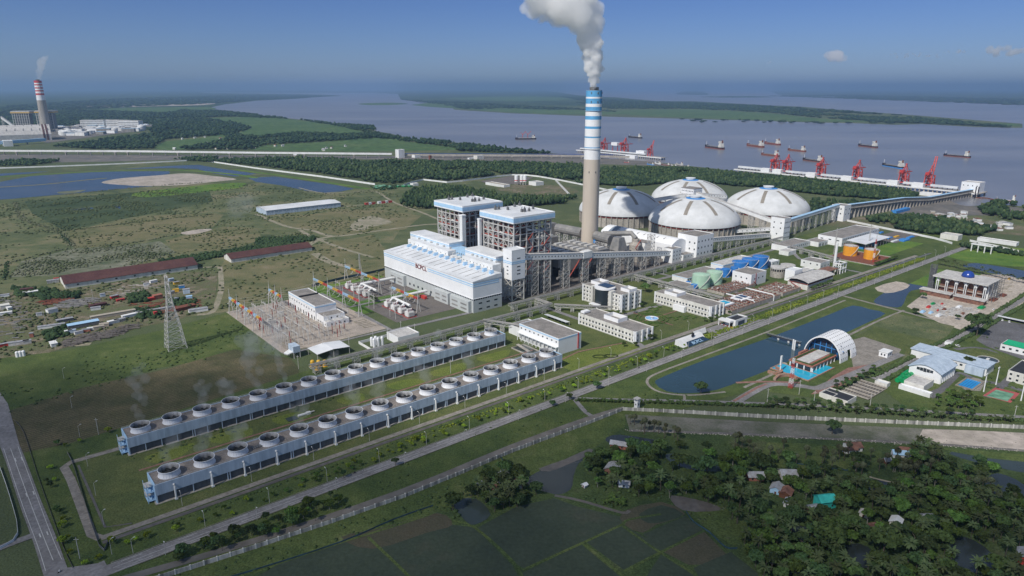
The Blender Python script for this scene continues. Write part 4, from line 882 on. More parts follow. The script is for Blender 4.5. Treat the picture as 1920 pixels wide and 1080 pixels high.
# ---- domes
def dome(label, u, v):
 t = thing('coal_dome', label, 'dome', W(u, v), 'four white coal storage domes')
 MB().lathe([(68, 0), (68, 16)], 64, cap=False).build('ring_wall', 'concrete', t)
 MB().lathe([(66.5, 16.02), (66.5, 21)], 64, cap=False).build('vent_gap', 'steel_dark', t)
 rb = MB().lathe([(67.4, 17), (68.6, 17), (68.6, 18), (67.4, 18)], 64, cap=False); rb.build('ring_beam', 'red_floor', t)
 pier = MB().box(-.7, 1.5, -.6, .6, 0, 21).mesh('pier', 'concrete')
 for i in range(48):
  a = i * math.pi / 24; inst(pier, 'pier', t, (math.cos(a) * 68.1, math.sin(a) * 68.1, 0), a)
 Rs = 88.6; zc = 56.0 - Rs
 pr = []
 for i in range(19):
  z = 20.6 + (55.4 - 20.6) * (math.sin(math.pi / 2 * i / 18)); pr.append((math.sqrt(max(0, 70.5 ** 2 * (1 - ((z - 20.6) / (55.6 - 20.6)) ** 1.75))), z))
 pr = [(70.6, 19.8)] + [p for p in pr if p[0] > 9]
 MB().lathe(pr, 80, cap=False).build('shell', 'dome_white', t, smooth=True)
 def rz(z):
  for (r0, z0), (r1, z1) in zip(pr, pr[1:]):
   if z0 <= z <= z1: return r0 + (r1 - r0) * (z - z0) / (z1 - z0)
  return pr[-1][0]
 zt = pr[-1][1]
 MB().lathe([(15, zt - 1.2), (15, zt - .3), (9, zt + .8)], 40, cap=False).build('blue_collar', 'mid_blue', t)
 MB().lathe([(8.2, zt - .6), (8.2, zt + 2.6), (9, zt + 2.7), (9, zt + 3.6), (0, zt + 4.2)], 32, cap=False).build('crown_vent', 'white_wall', t)
 for k in range(8):
  a = k * math.pi / 4 + .30 - ANG; m = MB(); z0, z1 = 37.5, zt - 2.0; vs = []; n = 8
  for i in range(n + 1):
   z = z0 + (z1 - z0) * math.sin(math.pi / 2 * i / n); r = rz(z) + .18; wd = 3.4
   for s_ in (-1, 1): vs.append((r * math.cos(a) - s_ * wd * math.sin(a) * .8, r * math.sin(a) + s_ * wd * math.cos(a) * .8, z + .25))
  m.add(vs, [(2 * i, 2 * i + 2, 2 * i + 3, 2 * i + 1) for i in range(n)]); m.build('skylight_strip', 'rib_brown', t)
for l, u, v in (('white coal dome behind the chimney, leftmost of the four', 888, 790), ('white coal dome in front, nearest of the four', 904, 650), ('white coal dome at the back, seen above the front one', 1083, 793), ('white coal dome on the right, beside the junction tower', 1092, 638)): dome(l, u, v)
# ---- long barrel roofed store
t = thing('coal_store', 'long white store with a shallow curved roof in front of the domes', 'warehouse', W(728, 555))
LS = 128; arc = [(0, 0), (0, 21)] + [(x, 21 + 6.5 * math.sin(math.pi * x / 34)) for x in (4, 9, 14, 20, 26, 30)] + [(34, 21), (34, 0)]
MB().profile(arc, 0, LS * .80).build('hall', 'white_paint', t)
MB().profile(arc, LS * .8 + .03, LS * .9).build('hall', 'slate_cladding', t, label='slate grey bay of the store')
MB().profile(arc, LS * .9 + .03, LS).build('hall', 'white_paint', t)
for i in range(9): inst(MB().box(-4, 4, -.25, .25, 0, .5).mesh('roof_vent', 'duct_grey') if i == 0 else rvm, 'roof_vent', t, (10, 8 + i * 11.5, 25.9), (0, -.12, 0)) if i else None; rvm = MB().box(-4, 4, -.3, .3, 0, .5).mesh('roof_vent', 'duct_grey') if i == 0 else rvm
windows(t, 'x', 4, 90, 14, (6,), 2.4, 1.2)
building('pump_house', 'white block with an open top frame in front of the long store', 'building', 706, 588, 15, 30, 16, 'white_wall', 'roof_grey', wx=[(4, 11, 2, 2)], wy=[(2, 10, 2, 2)])
# ---- cooling towers
def fan_parts():
 sh = [(5.7, 0), (5.45, 1.1), (5.3, 2.2), (5.4, 3.1), (5.6, 3.7)]
 m1 = MB().lathe(sh, 36, cap=False);
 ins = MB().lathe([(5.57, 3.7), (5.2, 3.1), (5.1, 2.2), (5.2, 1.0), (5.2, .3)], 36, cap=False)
 rib = MB()
 for k in range(24):
  a = k * math.pi / 12;
  for (r0, z0), (r1, z1) in zip(sh, sh[1:]): rib.bar((r0 * math.cos(a), r0 * math.sin(a), z0), (r1 * math.cos(a), r1 * math.sin(a), z1), .14)
 rib.lathe([(5.6, 3.6), (5.85, 3.6), (5.85, 3.85), (5.6, 3.85)], 36, cap=False); rib.lathe([(5.7, 0), (5.95, 0), (5.95, .3), (5.7, .3)], 36, cap=False)
 fan = MB().lathe([(1.1, 1.2), (1.1, 1.9), (.2, 2.1)], 16)
 for k in range(8):
  a = k * math.pi / 4; c, s_ = math.cos(a), math.sin(a)
  q = lambda r, w_, z: (r * c - w_ * s_, r * s_ + w_ * c, z)
  fan.add([q(1.0, -.35, 1.45), q(1.0, .35, 1.75), q(5.0, .75, 1.75), q(5.0, -.75, 1.4)], [(0, 1, 2, 3)])
 fl = MB().lathe([(5.2, .4), (.1, .4)], 36, cap=False)
 return m1.mesh('fan_stack', 'fan_wall', True), ins.mesh('stack_lining', 'inner_stain', True), rib.mesh('stack_ribs', 'fan_wall'), fan.mesh('fan', 'fan_dark'), fl.mesh('stack_floor', 'fan_dark')
FP = fan_parts()
def cooling_tower(label, u0, v0, n, cl, pipes):
 t = thing('cooling_tower', label, 'cooling tower', W(u0, v0), 'two rows of mechanical draught cooling towers')
 L = n * cl; D = 17.0; Ht = 11.2
 MB().box(0, L, 0, D, Ht - .5, Ht).build('deck', 'tower_deck', t)
 for y in (.0, D - .35): MB().box(-.2, L + .2, y - .15, y + .5, 5.2, Ht + .55).build('casing', 'blue_grey_cladding', t)
 for x in (-.25, L - .35): MB().box(x, x + .6, .52, D - .52, 0, Ht + .5).build('end_wall', 'light_blue', t)
 MB().box(.5, L - .5, 2.4, D - 2.4, 0, Ht - .55).build('fill', 'louver_dark', t)
 MB().box(-1, L + 1, -.8, D + .8, .05, .4).build('basin', 'concrete', t)
 c1 = MB().box(-.22, .22, -.1, .8, .4, 5.2).mesh('column', 'blue_grey_cladding'); lv = MB().box(.0, cl / 2 - .6, 0, .12, 0, 4.8).mesh('louver_panel', 'louver_dark')
 for i in range(n * 2 + 1):
  inst(c1, 'column', t, (min(max(i * cl / 2, .3), L - .3), 0, 0))
  if i < n * 2: inst(lv, 'louver_panel', t, (i * cl / 2 + .3, 1.2, .42))
 for i in range(2, n, 2): inst(MB().box(-.5, .5, -.42, .7, .7, 4.6).mesh('double_column', 'white_wall') if False else c1, 'column', t, (i * cl + 1.3, -.1, 0))
 for i in range(1, n): MB().box(i * cl - .2, i * cl + .2, .6, D - .6, Ht + .01, Ht + .18).build('deck_joint', 'tower_deck', t)
 for i in range(n):
  x = (i + .5) * cl; s = inst(FP[0], 'fan_stack', t, (x, D / 2, Ht))
  for me, nm in zip(FP[1:], ('stack_lining', 'stack_ribs', 'fan', 'stack_floor')): inst(me, nm, s, rz=R.random() if nm == 'fan' else None)
  mb = MB().box(x + 3, x + 5, .9, 1.9, Ht, Ht + 1.1); mb.build('fan_motor', 'steel_dark', t)
  if pipes: inst(PIPE, 'riser_pipe', t, (x - .2 + (i % 2) * .6, 0, 0))
 rl = MB()
 for y in (.3, D - .3):
  rl.bar((0, y, Ht + 1.5), (L, y, Ht + 1.5), .09); rl.bar((0, y, Ht + 1.1), (L, y, Ht + 1.1), .07)
  for i in range(int(L / 3)): rl.bar((i * 3, y, Ht), (i * 3, y, Ht + 1.5), .08)
 rl.build('railing', 'steel', t, kind='stuff')
 for k in range(4): MB().box(-4, -.3, 3 + (k % 2) * 2, 9 + (k % 2) * 2, 1.2 + k * 2.6, 1.4 + k * 2.6).bar((-3.9, 3, 2.5 + k * 2.6), (-3.9, 11, 2.5 + k * 2.6), .12).bar((-2, 3 + (k % 2) * 6, 1.3 + k * 2.6), (-2, 9 - (k % 2) * 6, 3.8 + k * 2.6), .9, .2).build('stair_landing', 'steel' if k % 2 else 'light_blue', t)
 MB().box(-3.9, -3.6, 3, 3.3, 0, 11).box(-3.9, -3.6, 11, 11.3, 0, 11).build('stair_post', 'light_blue', t)
PIPE = MB().tube([(0, -1.5, .3), (0, -1.5, 7.4), (0, -1.35, 8.2), (0, -.9, 8.8), (0, 0, 9)], .55, 10).box(-.8, .8, -2.2, -.85, .05, 1.0).mesh('riser_pipe', 'white_wall')
cooling_tower('blue grey cooling tower row nearest the road, with white riser pipes', 60, 380.5, 16, 19.05, True)
cooling_tower('blue grey cooling tower row farther from the road, without riser pipes', 60, 448.5, 16, 18.75, False)
t = thing('roof_rack', 'small dark rack lying on the near cooling tower deck between two fans', 'rack', W(60 + 19.05 * 2.92, 386.4, 11.22))
for i in range(5): MB().box(i * 1.3, i * 1.3 + .9, 0, 3.4, 0, .5).build('slat', 'steel_dark', t)
# ---- pipe racks
def rack(label, a, b, z, n, legs, w=4.5, h=2.4, group='elevated pipe racks'):
 a, b = Vector(a), Vector(b); d = b - a; yaw = math.atan2(d.y, d.x); L = d.length
 t = thing('pipe_rack', label, 'pipe rack', a, group, yaw)
 MB().truss((0, 0, z - h), (L, 0, z - h), h, w, n, .34).build('truss', 'steel', t)
 p = MB()
 for i, (y, r) in enumerate(((-1.6, .4), (-.5, .55), (.8, .35), (1.6, .28))): p.tube([(0, y, z + r + .1), (L, y, z + r + .1)], r, 8)
 p.build('pipes', 'duct_grey', t, kind='stuff')
 for i in range(legs):
  x = L * (i + .3) / legs
  MB().trestle((x, 0, 0), 3.2 if i % 2 else 5, w, z - h, 2, .34).build('support', 'steel', t)
rack('long grey pipe rack running beside the plant under the galleries', W(425, 522), W(945, 522), 8.2, 84, 26)
rack('grey pipe rack running behind the far cooling tower row', W(200, 497), W(460, 497), 8.0, 44, 15)
rack('short grey pipe rack joining the two long racks', W(459, 520), W(459, 499), 8.0, 4, 2)
rack('grey pipe rack crossing between the office blocks', W(615, 520), W(615, 398), 7.5, 20, 7)
rack('grey pipe rack leading to the orange tanks', W(912, 519), W(882, 405), 7.5, 20, 7)
rack('grey pipe rack behind the two storey office', W(462, 495), W(500, 452), 7.0, 9, 4, 3)
rack('small pipe rack spanning to the workshop over the far cooling tower end', W(372, 496), W(392, 455), 9.5, 6, 3, 3)
# ---- offices and workshops
WN = 'glass_dark'
def office(label, u, v, lu, lv, h, rows, nx, ny, **k):
 t = building('office_building', label, 'office', u, v, lu, lv, h, 'cream_wall', 'roof_grey', wx=[(nx, z, 1.9, 1.9) for z in rows], wy=[(ny, z, 2.2, 1.9) for z in rows], group='cream office blocks beside the garden', **k)
 for z in rows: MB().box(-.5, -.02, 0, lv, z - 1.5, z - 1.2).build('sill_band', 'white_paint', t)
 for y in (0, lv - 1.6): MB().box(-.9, -.03, y, y + 1.6, 0, h + .3).build('pilaster', 'white_paint', t)
 for x in (0, lu * .35, lu * .65, lu - 1.6): MB().box(x, x + 1.6, -.9, -.03, 0, h + .3).build('pilaster', 'white_paint', t)
 return t
t = office('four storey cream office block with a curved glass entrance front', 511, 448, 30, 55, 18.5, (3, 7.3, 11.6, 15.9), 12, 6)
MB().lathe([(9, 0), (9, 19.5)], 24, (2, 27), a0=math.pi * .5, a1=math.pi * 1.5).build('glass_front', 'glass_dark', t)
MB().lathe([(11, 19.5), (11, 21), (0, 21)], 28, (4, 27), cap=False).build('roof_canopy', 'white_paint', t)
MB().box(1, 12, 20, 34, 21.02, 22).build('skylight', 'glass_blue', t)
for y in (13, 39): MB().box(-3, 4, y - 1.6, y + 1.6, 0, 20).build('stair_tower', 'cream_wall', t)
MB().box(-13, -7.1, 21, 33, 4, 4.7).build('porch_roof', 'white_paint', t)
for y in (21.5, 32): MB().box(-12.8, -12.2, y, y + .6, 0, 4).build('porch_post', 'white_paint', t)
MB().walls(14, 26, 2, 14, 17.7, 21, .4).build('roof_screen', 'white_paint', t)
MB().walls(10, 24, 40, 53, 17.7, 21, .4).build('roof_screen', 'white_paint', t)
t = office('two storey cream office beside the water tanks, its long front to the garden', 564, 378, 22, 70, 12.5, (3, 8), 18, 4)
MB().box(-5, -.95, 28, 42, 0, 6).build('porch', 'white_paint', t); MB().walls(3, 18, 44, 60, 11.7, 15, .4).build('roof_screen', 'white_paint', t)
t = office('two storey cream office beside the main road junction', 453, 379, 24, 71, 11.2, (2.6, 7.2), 17, 4)
MB().walls(8, 21, 28, 46, 10.4, 14.2, .5).build('roof_screen', 'white_paint', t); MB().box(2, 10, 66, 70.9, 11.2, 13).build('stair_head', 'white_paint', t)
t = building('pump_house', 'white circulating water pump house with a red ladder on its blank end', 'building', 381, 402, 27, 52, 15.2, 'white_paint', 'roof_grey', wx=[(9, 11.5, 1.6, 1.2), (10, 3, 2.4, 3.4)], stripe=[(13.6, 14.6, 'light_blue')])
MB().box(-3, -.03, 0, 52, 7.2, 7.8).build('ledge', 'white_paint', t)
for i in range(11): MB().box(-3, -2.5, i * 5.1, i * 5.1 + .5, 0, 7.2).build('post', 'white_paint', t)
MB().box(22.8, 23.8, -.5, -.05, 1, 15.5).build('ladder', 'red_paint', t)
building('annex', 'low flat roofed annex behind the circulating pump house', 'building', 384, 455, 24, 18, 9, 'white_wall', 'roof_grey')
for k, (u, v, l) in enumerate(((424, 440, 'white open car shelter nearer the pump house'), (438, 452, 'white open car shelter nearer the pipe rack'))):
 t = thing('car_shelter', l, 'shelter', W(u, v), 'car shelters')
 MB().add([(0, 0, 4), (5, 0, 3.4), (5, 32, 3.4), (0, 32, 4), (0, 0, 4.25), (5, 0, 3.65), (5, 32, 3.65), (0, 32, 4.25)], [(3, 2, 1, 0), (4, 5, 6, 7), (0, 1, 5, 4), (1, 2, 6, 5), (2, 3, 7, 6), (3, 0, 4, 7)]).build('roof', 'roof_white', t)
 for i in range(7): MB().box(4, 4.3, i * 5.2, i * 5.2 + .3, 0, 3.4).build('post', 'steel', t)
t = thing('settling_pit', 'grey concrete pit with a sloping ramp in front of the pump house', 'pit', W(360, 414))
MB().walls(0, 14, 0, 26, 0, 1.2, .5).build('wall', 'concrete', t); MB().box(.6, 13.4, .6, 25.4, .05, .3).build('water', 'paddy_water', t); MB().bar((7, 26, 2.5), (7, 10, .4), 3, .4).build('ramp', 'concrete', t)
# ---- switchyard control building
t = building('control_building', 'long white switchyard control building with a grey roof', 'building', 259, 619, 22, 66, 15.5, 'white_paint', 'roof_grey', wx=[(11, 9.5, 1.8, 1.6), (10, 2.4, 2.2, 3.6)], stripe=[(13.4, 14.3, 'light_blue')])
MB().walls(1, 23, -16, -.05, 0, 8.5).build('wing_wall', 'white_paint', t); MB().box(1.4, 22.6, -15.6, -.45, 7.4, 7.8).build('wing_roof', 'roof_grey', t)
MB().walls(0, 23.5, -24, -16.05, 0, 5).build('porch_wall', 'white_paint', t); MB().box(.4, 23.1, -23.6, -16.45, 4.1, 4.4).build('porch_roof', 'roof_pale', t)
windows(t, 'y', 3, 21, 4, (2.2,), 1.6, 1.6, -24); windows(t, 'y', 6, 18, 2, (6,), 1.4, 1.6, -16); windows(t, 'x', -24, -2, 4, (2.4,), 1.6, 1.6)
MB().box(.5, 21.5, 40, 41, 14.72, 16.2).build('roof_wall', 'roof_dark', t)
t = thing('gas_compound', 'walled yard with white gas cylinders beside the switchyard', 'yard', W(262, 510))
MB().walls(0, 50, 0, 26, 0, 2.4, .3).build('yard_wall', 'white_wall', t)
t = building('plant_room', 'small white plant room at the end of the walled gas yard', 'building', 288, 511, 22, 20, 7, 'white_paint', 'roof_pale')
for k in range(5):
 mb = MB().lathe([(1.3, .6), (1.3, 8), (.9, 8.8), (.1, 9)], 14)
 for a in range(3): mb.box(math.cos(a * 2.1) - .1, math.cos(a * 2.1) + .1, math.sin(a * 2.1) - .1, math.sin(a * 2.1) + .1, 0, .8)
 solo(mb, 'gas_cylinder', 'white_paint', 'upright white gas cylinder in the walled yard', 'tank', W(268 + (k % 3) * 4, 518 + (k // 3) * 4.5), 'gas cylinders in the walled yard')
t = thing('chemical_shed', 'pale blue open roofed shed with yellow tanks by the cooling towers', 'shed', W(216, 520))
MB().add([(0, 0, 6), (15, 0, 7.4), (30, 0, 6), (30, 20, 6), (15, 20, 7.4), (0, 20, 6)], [(0, 1, 4, 5), (1, 2, 3, 4)]).build('roof', 'roof_white', t)
for x in (.5, 15, 29.5):
 for y in (.5, 19.5): MB().box(x - .2, x + .2, y - .2, y + .2, 0, 6).build('post', 'steel', t)
for k, (u, v) in enumerate(((208, 512), (212, 509), (216, 506), (208, 503))):
 mb = MB().lathe([(1.6, .4), (1.6, 5), (1.2, 5.6), (.1, 5.9)], 14).box(-1.8, 1.8, -1.8, 1.8, 0, .4)
 solo(mb, 'yellow_tank', 'yellow_paint', 'yellow upright tank beside the pale blue shed', 'tank', W(u, v), 'yellow chemical tanks')
mb = MB().box(0, 6, 0, 11, 5, 10.5)
t = thing('filter_house', 'pale blue box on steel legs at the corner of the switchyard', 'filter', W(203, 538)); mb.build('casing', 'blue_grey_cladding', t)
for x in (.3, 5.7):
 for y in (.3, 10.7): MB().box(x - .25, x + .25, y - .25, y + .25, 0, 5).build('leg', 'steel', t)
for k in range(4): MB().tube([(-5, 2 + k * 2.2, 4.5 - k * .4), (0, 2 + k * 2.2, 5.6)], .8, 8).build('duct', 'white_wall', t)
# ---- gantries and switchgear
def gantry(label, u, va, vb, h, n, ):
 t = thing('line_gantry', label, 'gantry', W(u, va), 'switchyard gantries with coloured beams')
 L = vb - va; cols = ('red_paint', 'yellow_paint', 'light_blue')
 for i in range(n):
  y = L * i / (n - 1)
  m = MB(); m.tube([(-2, y, 0), (0, y, h * .68)], [.46, .34], 8); m.tube([(2.6, y, 0), (0, y, h * .68)], [.46, .34], 8); m.tube([(0, y, h * .66), (0, y, h)], [.34, .1], 8)
  m.bar((-1, y, h * .3), (1.3, y, h * .3), .25); m.build('mast', 'steel', t)
 bn = (n - 1) * 3
 for i in range(bn):
  y0, y1 = L * i / bn, L * (i + 1) / bn
  MB().truss((0, y0 + .1, h * .60), (0, y1 - .1, h * .60), 1.5, 1.3, 3, .30).build('beam', cols[i % 3], t)
  MB().tube([(0, (y0 + y1) / 2, h * .6), (-2.2, (y0 + y1) / 2, h * .6 - 3.4), (-4, (y0 + y1) / 2, h * .6 - 3.8)], .13, 6).build('insulator_string', 'white_wall', t)
gantry('gantry with red, yellow and blue beams along the left edge of the switchyard', 203, 607, 698, 26, 5)
gantry('gantry with coloured beams beside the left end of the control building', 245, 668, 702, 26, 3)
gantry('gantry with coloured beams behind the control building', 299, 604, 712, 26, 4)
gantry('gantry with coloured beams nearest the turbine hall, left unit', 352, 660, 742, 26, 3)
gantry('gantry with coloured beams by the near transformers', 352, 580, 632, 23, 3)
SG = MB().box(-.18, .18, -.18, .18, 0, 3).tube([(0, 0, 3), (0, 0, 6.2)], [.3, .2], 8).mesh('post_insulator', 'steel')
SR = MB().box(-.2, .2, -.2, .2, 0, 4).tube([(0, 0, 4), (0, 0, 8.5)], [.42, .3], 8).mesh('post_insulator', 'insulator_red')
k = 0
for iu in range(16):
 for iv in range(13):
  u = 207 + iu * 4.0 + R.uniform(-.6, .6); v = 564 + iv * 10.4 + R.uniform(-1, 1)
  if u > 256 and v > 590: continue
  if R.random() < .1: continue
  red = R.random() < .22
  o = inst(SR if red else SG, 'post_insulator', None, W(u, v))
  tag(o, 'dark red post insulator standing on the switchyard gravel' if red else 'grey post insulator standing on the switchyard gravel', 'insulator', 'red post insulators' if red else 'grey post insulators')
BS = MB().tube([(0, 0, 0), (0, 0, 9.5)], [.3, .22], 6).tube([(0, 11, 0), (0, 11, 9.5)], [.3, .22], 6).bar((0, -1.5, 9), (0, 12.5, 9), .4).bar((0, 0, 6), (0, 2.5, 9), .2).bar((0, 11, 6), (0, 8.5, 9), .2)
for y in (1, 5.5, 10): BS.tube([(0, y, 9.2), (0, y, 11.6)], [.3, .18], 6)
BS = BS.mesh('bus_support', 'steel')
for u in (212, 221, 231, 241, 250):
 for v in (572, 592, 613, 634, 655, 676):
  if u < 245 or v < 590: tag(inst(BS, 'bus_support', None, W(u, v), ANG), 'grey portal of two posts carrying busbars on the switchyard gravel', 'portal', 'grey busbar portals')
for u, v in ((262, 596), (274, 590), (286, 604), (262, 570), (322, 618), (324, 700), (330, 632), (322, 574), (332, 648), (360, 640), (326, 660)): tag(inst(BS, 'bus_support', None, W(u, v), ANG), 'grey portal of two posts near the control building and transformer bays', 'portal', 'grey portals by the control building')
bus = MB()
for v in (600, 614, 628, 644, 660, 676): bus.tube([W(206, v, 6.3) , W(254, v, 6.3)], .12, 5)
for u in (210, 222, 234, 246): bus.tube([W(u, 566, 7.2), W(u, 690, 7.2)], .12, 5)
o = bus.build('busbars', 'steel'); tag(o, 'thin grey busbars strung over the switchyard insulators', 'busbar')
for k, (u, v) in enumerate(((222, 640), (224, 618), (238, 655))):
 mb = MB().box(-3, 3, -2, 2, .4, 4).box(-3.6, 3.6, -.4, .4, .6, 3.4).tube([(-2.6, 0, 5), (2.6, 0, 5)], .7, 8)
 for i in (-2, 0, 2): mb.tube([(i, 0, 4), (i * 1.2, 0, 6.6)], [.35, .2], 6)
 solo(mb, 'shunt_reactor', 'steel', ['grey reactor on the switchyard gravel nearest the control building front', 'grey reactor on the switchyard gravel nearest the cooling towers', 'grey reactor on the gravel by the far gantry'][k], 'reactor', W(u, v))
wr = MB()
for v in [608 + i * 9 for i in range(11)]:
 for (ua, ub, z) in ((203, 245, 15), (245, 299, 15.4), (299, 352, 15.2)):
  p = [W(ua + (ub - ua) * f, v + 3 * f, z - 10 * f * (1 - f)) for f in (0, .25, .5, .75, 1)]; wr.tube(p, .07, 4, False)
o = wr.build('line_wires', 'steel'); tag(o, 'thin slack wires strung between the switchyard gantries', 'wires')
pt = MB()
for i in range(9): y = 557 + i * 4; pt.add([(*W(206, y).to_2d(), GZ + .02), (*W(222, y).to_2d(), GZ + .02), (*W(222, y + .8).to_2d(), GZ + .02), (*W(206, y + .8).to_2d(), GZ + .02)], [(0, 1, 2, 3)])
for q in range(3):
 u, v = 286, 588 - q * 9
 for (a, b, c, d) in ((0, 0, 12, .8), (0, 5, 12, 5.8), (0, 0, .8, 5), (11.2, 0, 12, 5)): pt.add([(*W(u + a, v + b).to_2d(), GZ + .02), (*W(u + c, v + b).to_2d(), GZ + .02), (*W(u + c, v + d).to_2d(), GZ + .02), (*W(u + a, v + d).to_2d(), GZ + .02)], [(0, 1, 2, 3)])
pt.build('cable_trench', 'dirt_track', kind='structure')
# transformers in the two bays
def transformer(label, u, v):
 t = thing('transformer', label, 'transformer', W(u, v), 'grey transformers in front of the turbine hall')
 MB().box(-3.4, 3.4, -2.6, 2.6, .5, 5.6).build('tank', 'white_wall', t)
 for s in (-1, 1): MB().box(-3.2, 3.2, s * 2.7, s * 4.4, 1, 5).build('radiator', 'steel', t)
 MB().tube([(-2.6, 0, 7.4), (2.6, 0, 7.4)], .9, 10).build('conservator', 'white_wall', t)
 for i in (-2, 0, 2): MB().tube([(i, -1, 5.6), (i * 1.2, -1.6, 8.8)], [.4, .2], 6).build('bushing', 'insulator_red', t)
 MB().walls(-5, 5, -5.4, 5.4, 0, .6, .3).build('red_rail', 'red_paint', t)
ORD = ('nearest the cooling towers', 'second from the cooling tower side', 'third from the cooling tower side', 'farthest from the cooling towers')
for i in range(4): transformer('grey transformer in the near bay, ' + ORD[i], 338, 574 + i * 14)
for i in range(4): transformer('grey transformer in the far bay, ' + ORD[i], 338, 664 + i * 14)
for i, (v0, l) in enumerate(((620, 'white insulated bus duct from the near transformers to the hall wall'), (690, 'white insulated bus duct from the far transformers to the hall wall'))):
 t = thing('bus_duct', l, 'duct', W(345, v0)); MB().tube([(0, 0, 7), (43, 0, 7)], 1.5, 10).build('duct', 'white_wall', t); MB().tube([(0, -36, 7.5), (0, -6, 7.8), (0, 0, 7)], 1.3, 10).build('collector', 'white_wall', t)
 for x in (6, 18, 30): MB().box(x - .3, x + .3, -.3, .3, 0, 5.5).build('post', 'steel', t)
 for y in (-30, -18, -7): MB().tube([(0, y, 7.4), (-4, y, 8.6), (-7, y, 6.4)], .9, 8).build('branch', 'white_wall', t)
for u, v, l in ((372, 634, 'bright yellow round valve house between the transformer bays'),):
 mb = MB().lathe([(3, 0), (3, 3.4), (1.5, 4.2), (.1, 4.4)], 14).box(2.6, 7, -1.4, 1.4, 0, 2.6); solo(mb, 'valve_house', 'yellow_paint', l, 'tank', W(u, v))
mb = MB().box(0, 3, 0, 9, .8, 3.6).box(.4, 2.6, 9, 11.2, .8, 3).box(.2, .9, 1, 8, 0, .8).box(2.1, 2.8, 1, 8, 0, .8); solo(mb, 'fire_truck', 'red_paint', 'red truck parked against the turbine hall wall', 'truck', W(380, 612))
# ================================================================== tanks, water treatment, buildings beside the road
def depth(g): return g.y * cp + (HC - g.z) * sp
def tank(label, px, yb, wpx, ytop, m, group=None, roof=None, rail=True, legs=False):
 g = G(px, yb); fw = Vector((g.x, g.y, 0)).normalized(); r = wpx / 2 * depth(g) / F; c = g + fw * r; h = height(px, yb, ytop)
 t = thing('storage_tank', label, 'tank', c, group)
 MB().lathe([(r, .3), (r, h)], 40, cap=False).build('shell', m, t, smooth=True)
 MB().lathe([(r * 1.0, h + .01), (r * .98, h + .25), (r * .5, h + r * .12), (.05, h + r * .16)], 40, cap=False).build('roof', roof or m, t, smooth=False)
 if rail:
  m_ = MB()
  for z in (h + .6, h + 1.2): m_.lathe([(r, z), (r + .08, z), (r + .08, z + .1), (r, z + .1)], 40, cap=False)
  for k in range(24): a = k * math.pi / 12; m_.box(r * math.cos(a) - .06, r * math.cos(a) + .06, r * math.sin(a) - .06, r * math.sin(a) + .06, h, h + 1.3)
  m_.build('railing', 'red_floor' if m == 'orange_tank' else 'steel', t, kind='stuff')
 s = MB()
 for k in range(12):
  a0, a1 = 3.6 + k * .11, 3.6 + (k + 1) * .11; s.bar((math.cos(a0) * (r + .5), math.sin(a0) * (r + .5), h * k / 12), (math.cos(a1) * (r + .5), math.sin(a1) * (r + .5), h * (k + 1) / 12), .8, .3)
 s.build('stair', 'steel', t)
 for q in (.33, .66): MB().lathe([(r + .01, h * q), (r + .14, h * q), (r + .14, h * q + .25), (r + .01, h * q + .25)], 40, cap=False).build('hoop', m, t)
 MB().lathe([(r + .6, 0), (r + .6, .3), (.1, .31)], 40, cap=False).build('base_ring', 'concrete', t)
 return t
tank('pale green round tank, left of the two', 1313, 542, 33, 519, 'green_tank', 'pale green tanks')
tank('pale green round tank behind the other green one', 1338, 535, 30, 513, 'green_tank', 'pale green tanks')
for l, a in (('large blue tank, nearest of the three large ones', (1386, 508, 30, 494)), ('large blue tank in the middle of the three large ones', (1405, 506, 31, 489)), ('large blue tank, farthest of the three large ones', (1424, 505, 30, 484))): tank(l, *a, 'blue_tank', 'large blue tanks')
for l, a in (('small blue tank directly behind the green tanks', (1360, 521, 17, 506)), ('small blue tank beside the nearest large blue tank', (1376, 518, 15, 503)), ('small dull blue tank half hidden by the green tanks', (1347, 516, 13, 506))): tank(l, *a, 'blue_tank', 'small blue tanks', rail=False)
for l, a in (('little blue tank in front of the left green tank', (1301, 543, 13, 535)), ('little blue tank at the corner of the low grey building', (1290, 537, 9, 529))): tank(l, *a, 'blue_tank', 'little blue tanks', rail=False)
tank('orange fuel tank, left of the pair', 1593, 481, 25, 463, 'orange_tank', 'orange fuel tanks', roof='roof_pale')
tank('orange fuel tank, right of the pair', 1632, 488, 26, 470, 'orange_tank', 'orange fuel tanks', roof='roof_pale')
def clarifier(label, px, yb, wpx, ytop):
 g = G(px, yb); r = wpx / 2 * depth(g) / F; c = g + Vector((g.x, g.y, 0)).normalized() * r; h = height(px, yb, ytop)
 t = thing('clarifier', label, 'clarifier', c, 'round concrete clarifiers')
 MB().lathe([(r, 0), (r, h * .62)], 36, cap=False).build('basin', 'concrete', t); MB().lathe([(r * .9, h * .3), (r * .9, h * .8)], 24, cap=False).build('core', 'roof_dark', t)
 for k in range(18): a = k * math.pi / 9; MB().box(math.cos(a) * r * .97 - .35, math.cos(a) * r * .97 + .35, math.sin(a) * r * .97 - .35, math.sin(a) * r * .97 + .35, h * .62, h * .85).build('post', 'concrete', t)
 MB().lathe([(r * 1.03, h * .85), (r * 1.03, h), (.1, h + .5)], 36, cap=False).build('roof', 'roof_pale', t)
clarifier('round concrete clarifier nearest the white cube', 1457, 522, 27, 503); clarifier('round concrete clarifier behind the nearer one', 1475, 518, 26, 499)
t = building('dosing_house', 'white cube building with round windows beside the blue tanks', 'building', 697, 417, 31, 25, 14.5, 'white_paint', 'roof_grey')
for y in (6, 13, 20): MB().lathe([(.95, 0), (.95, .12), (.05, .13)], 16).build('round_window', 'glass_dark', t).matrix_local = Matrix.Translation((-.03, y, 9)) @ Matrix.Rotation(-math.pi / 2, 4, 'Y')
windows(t, 'y', 3, 28, 3, (8.5,), 1.8, 1.8)
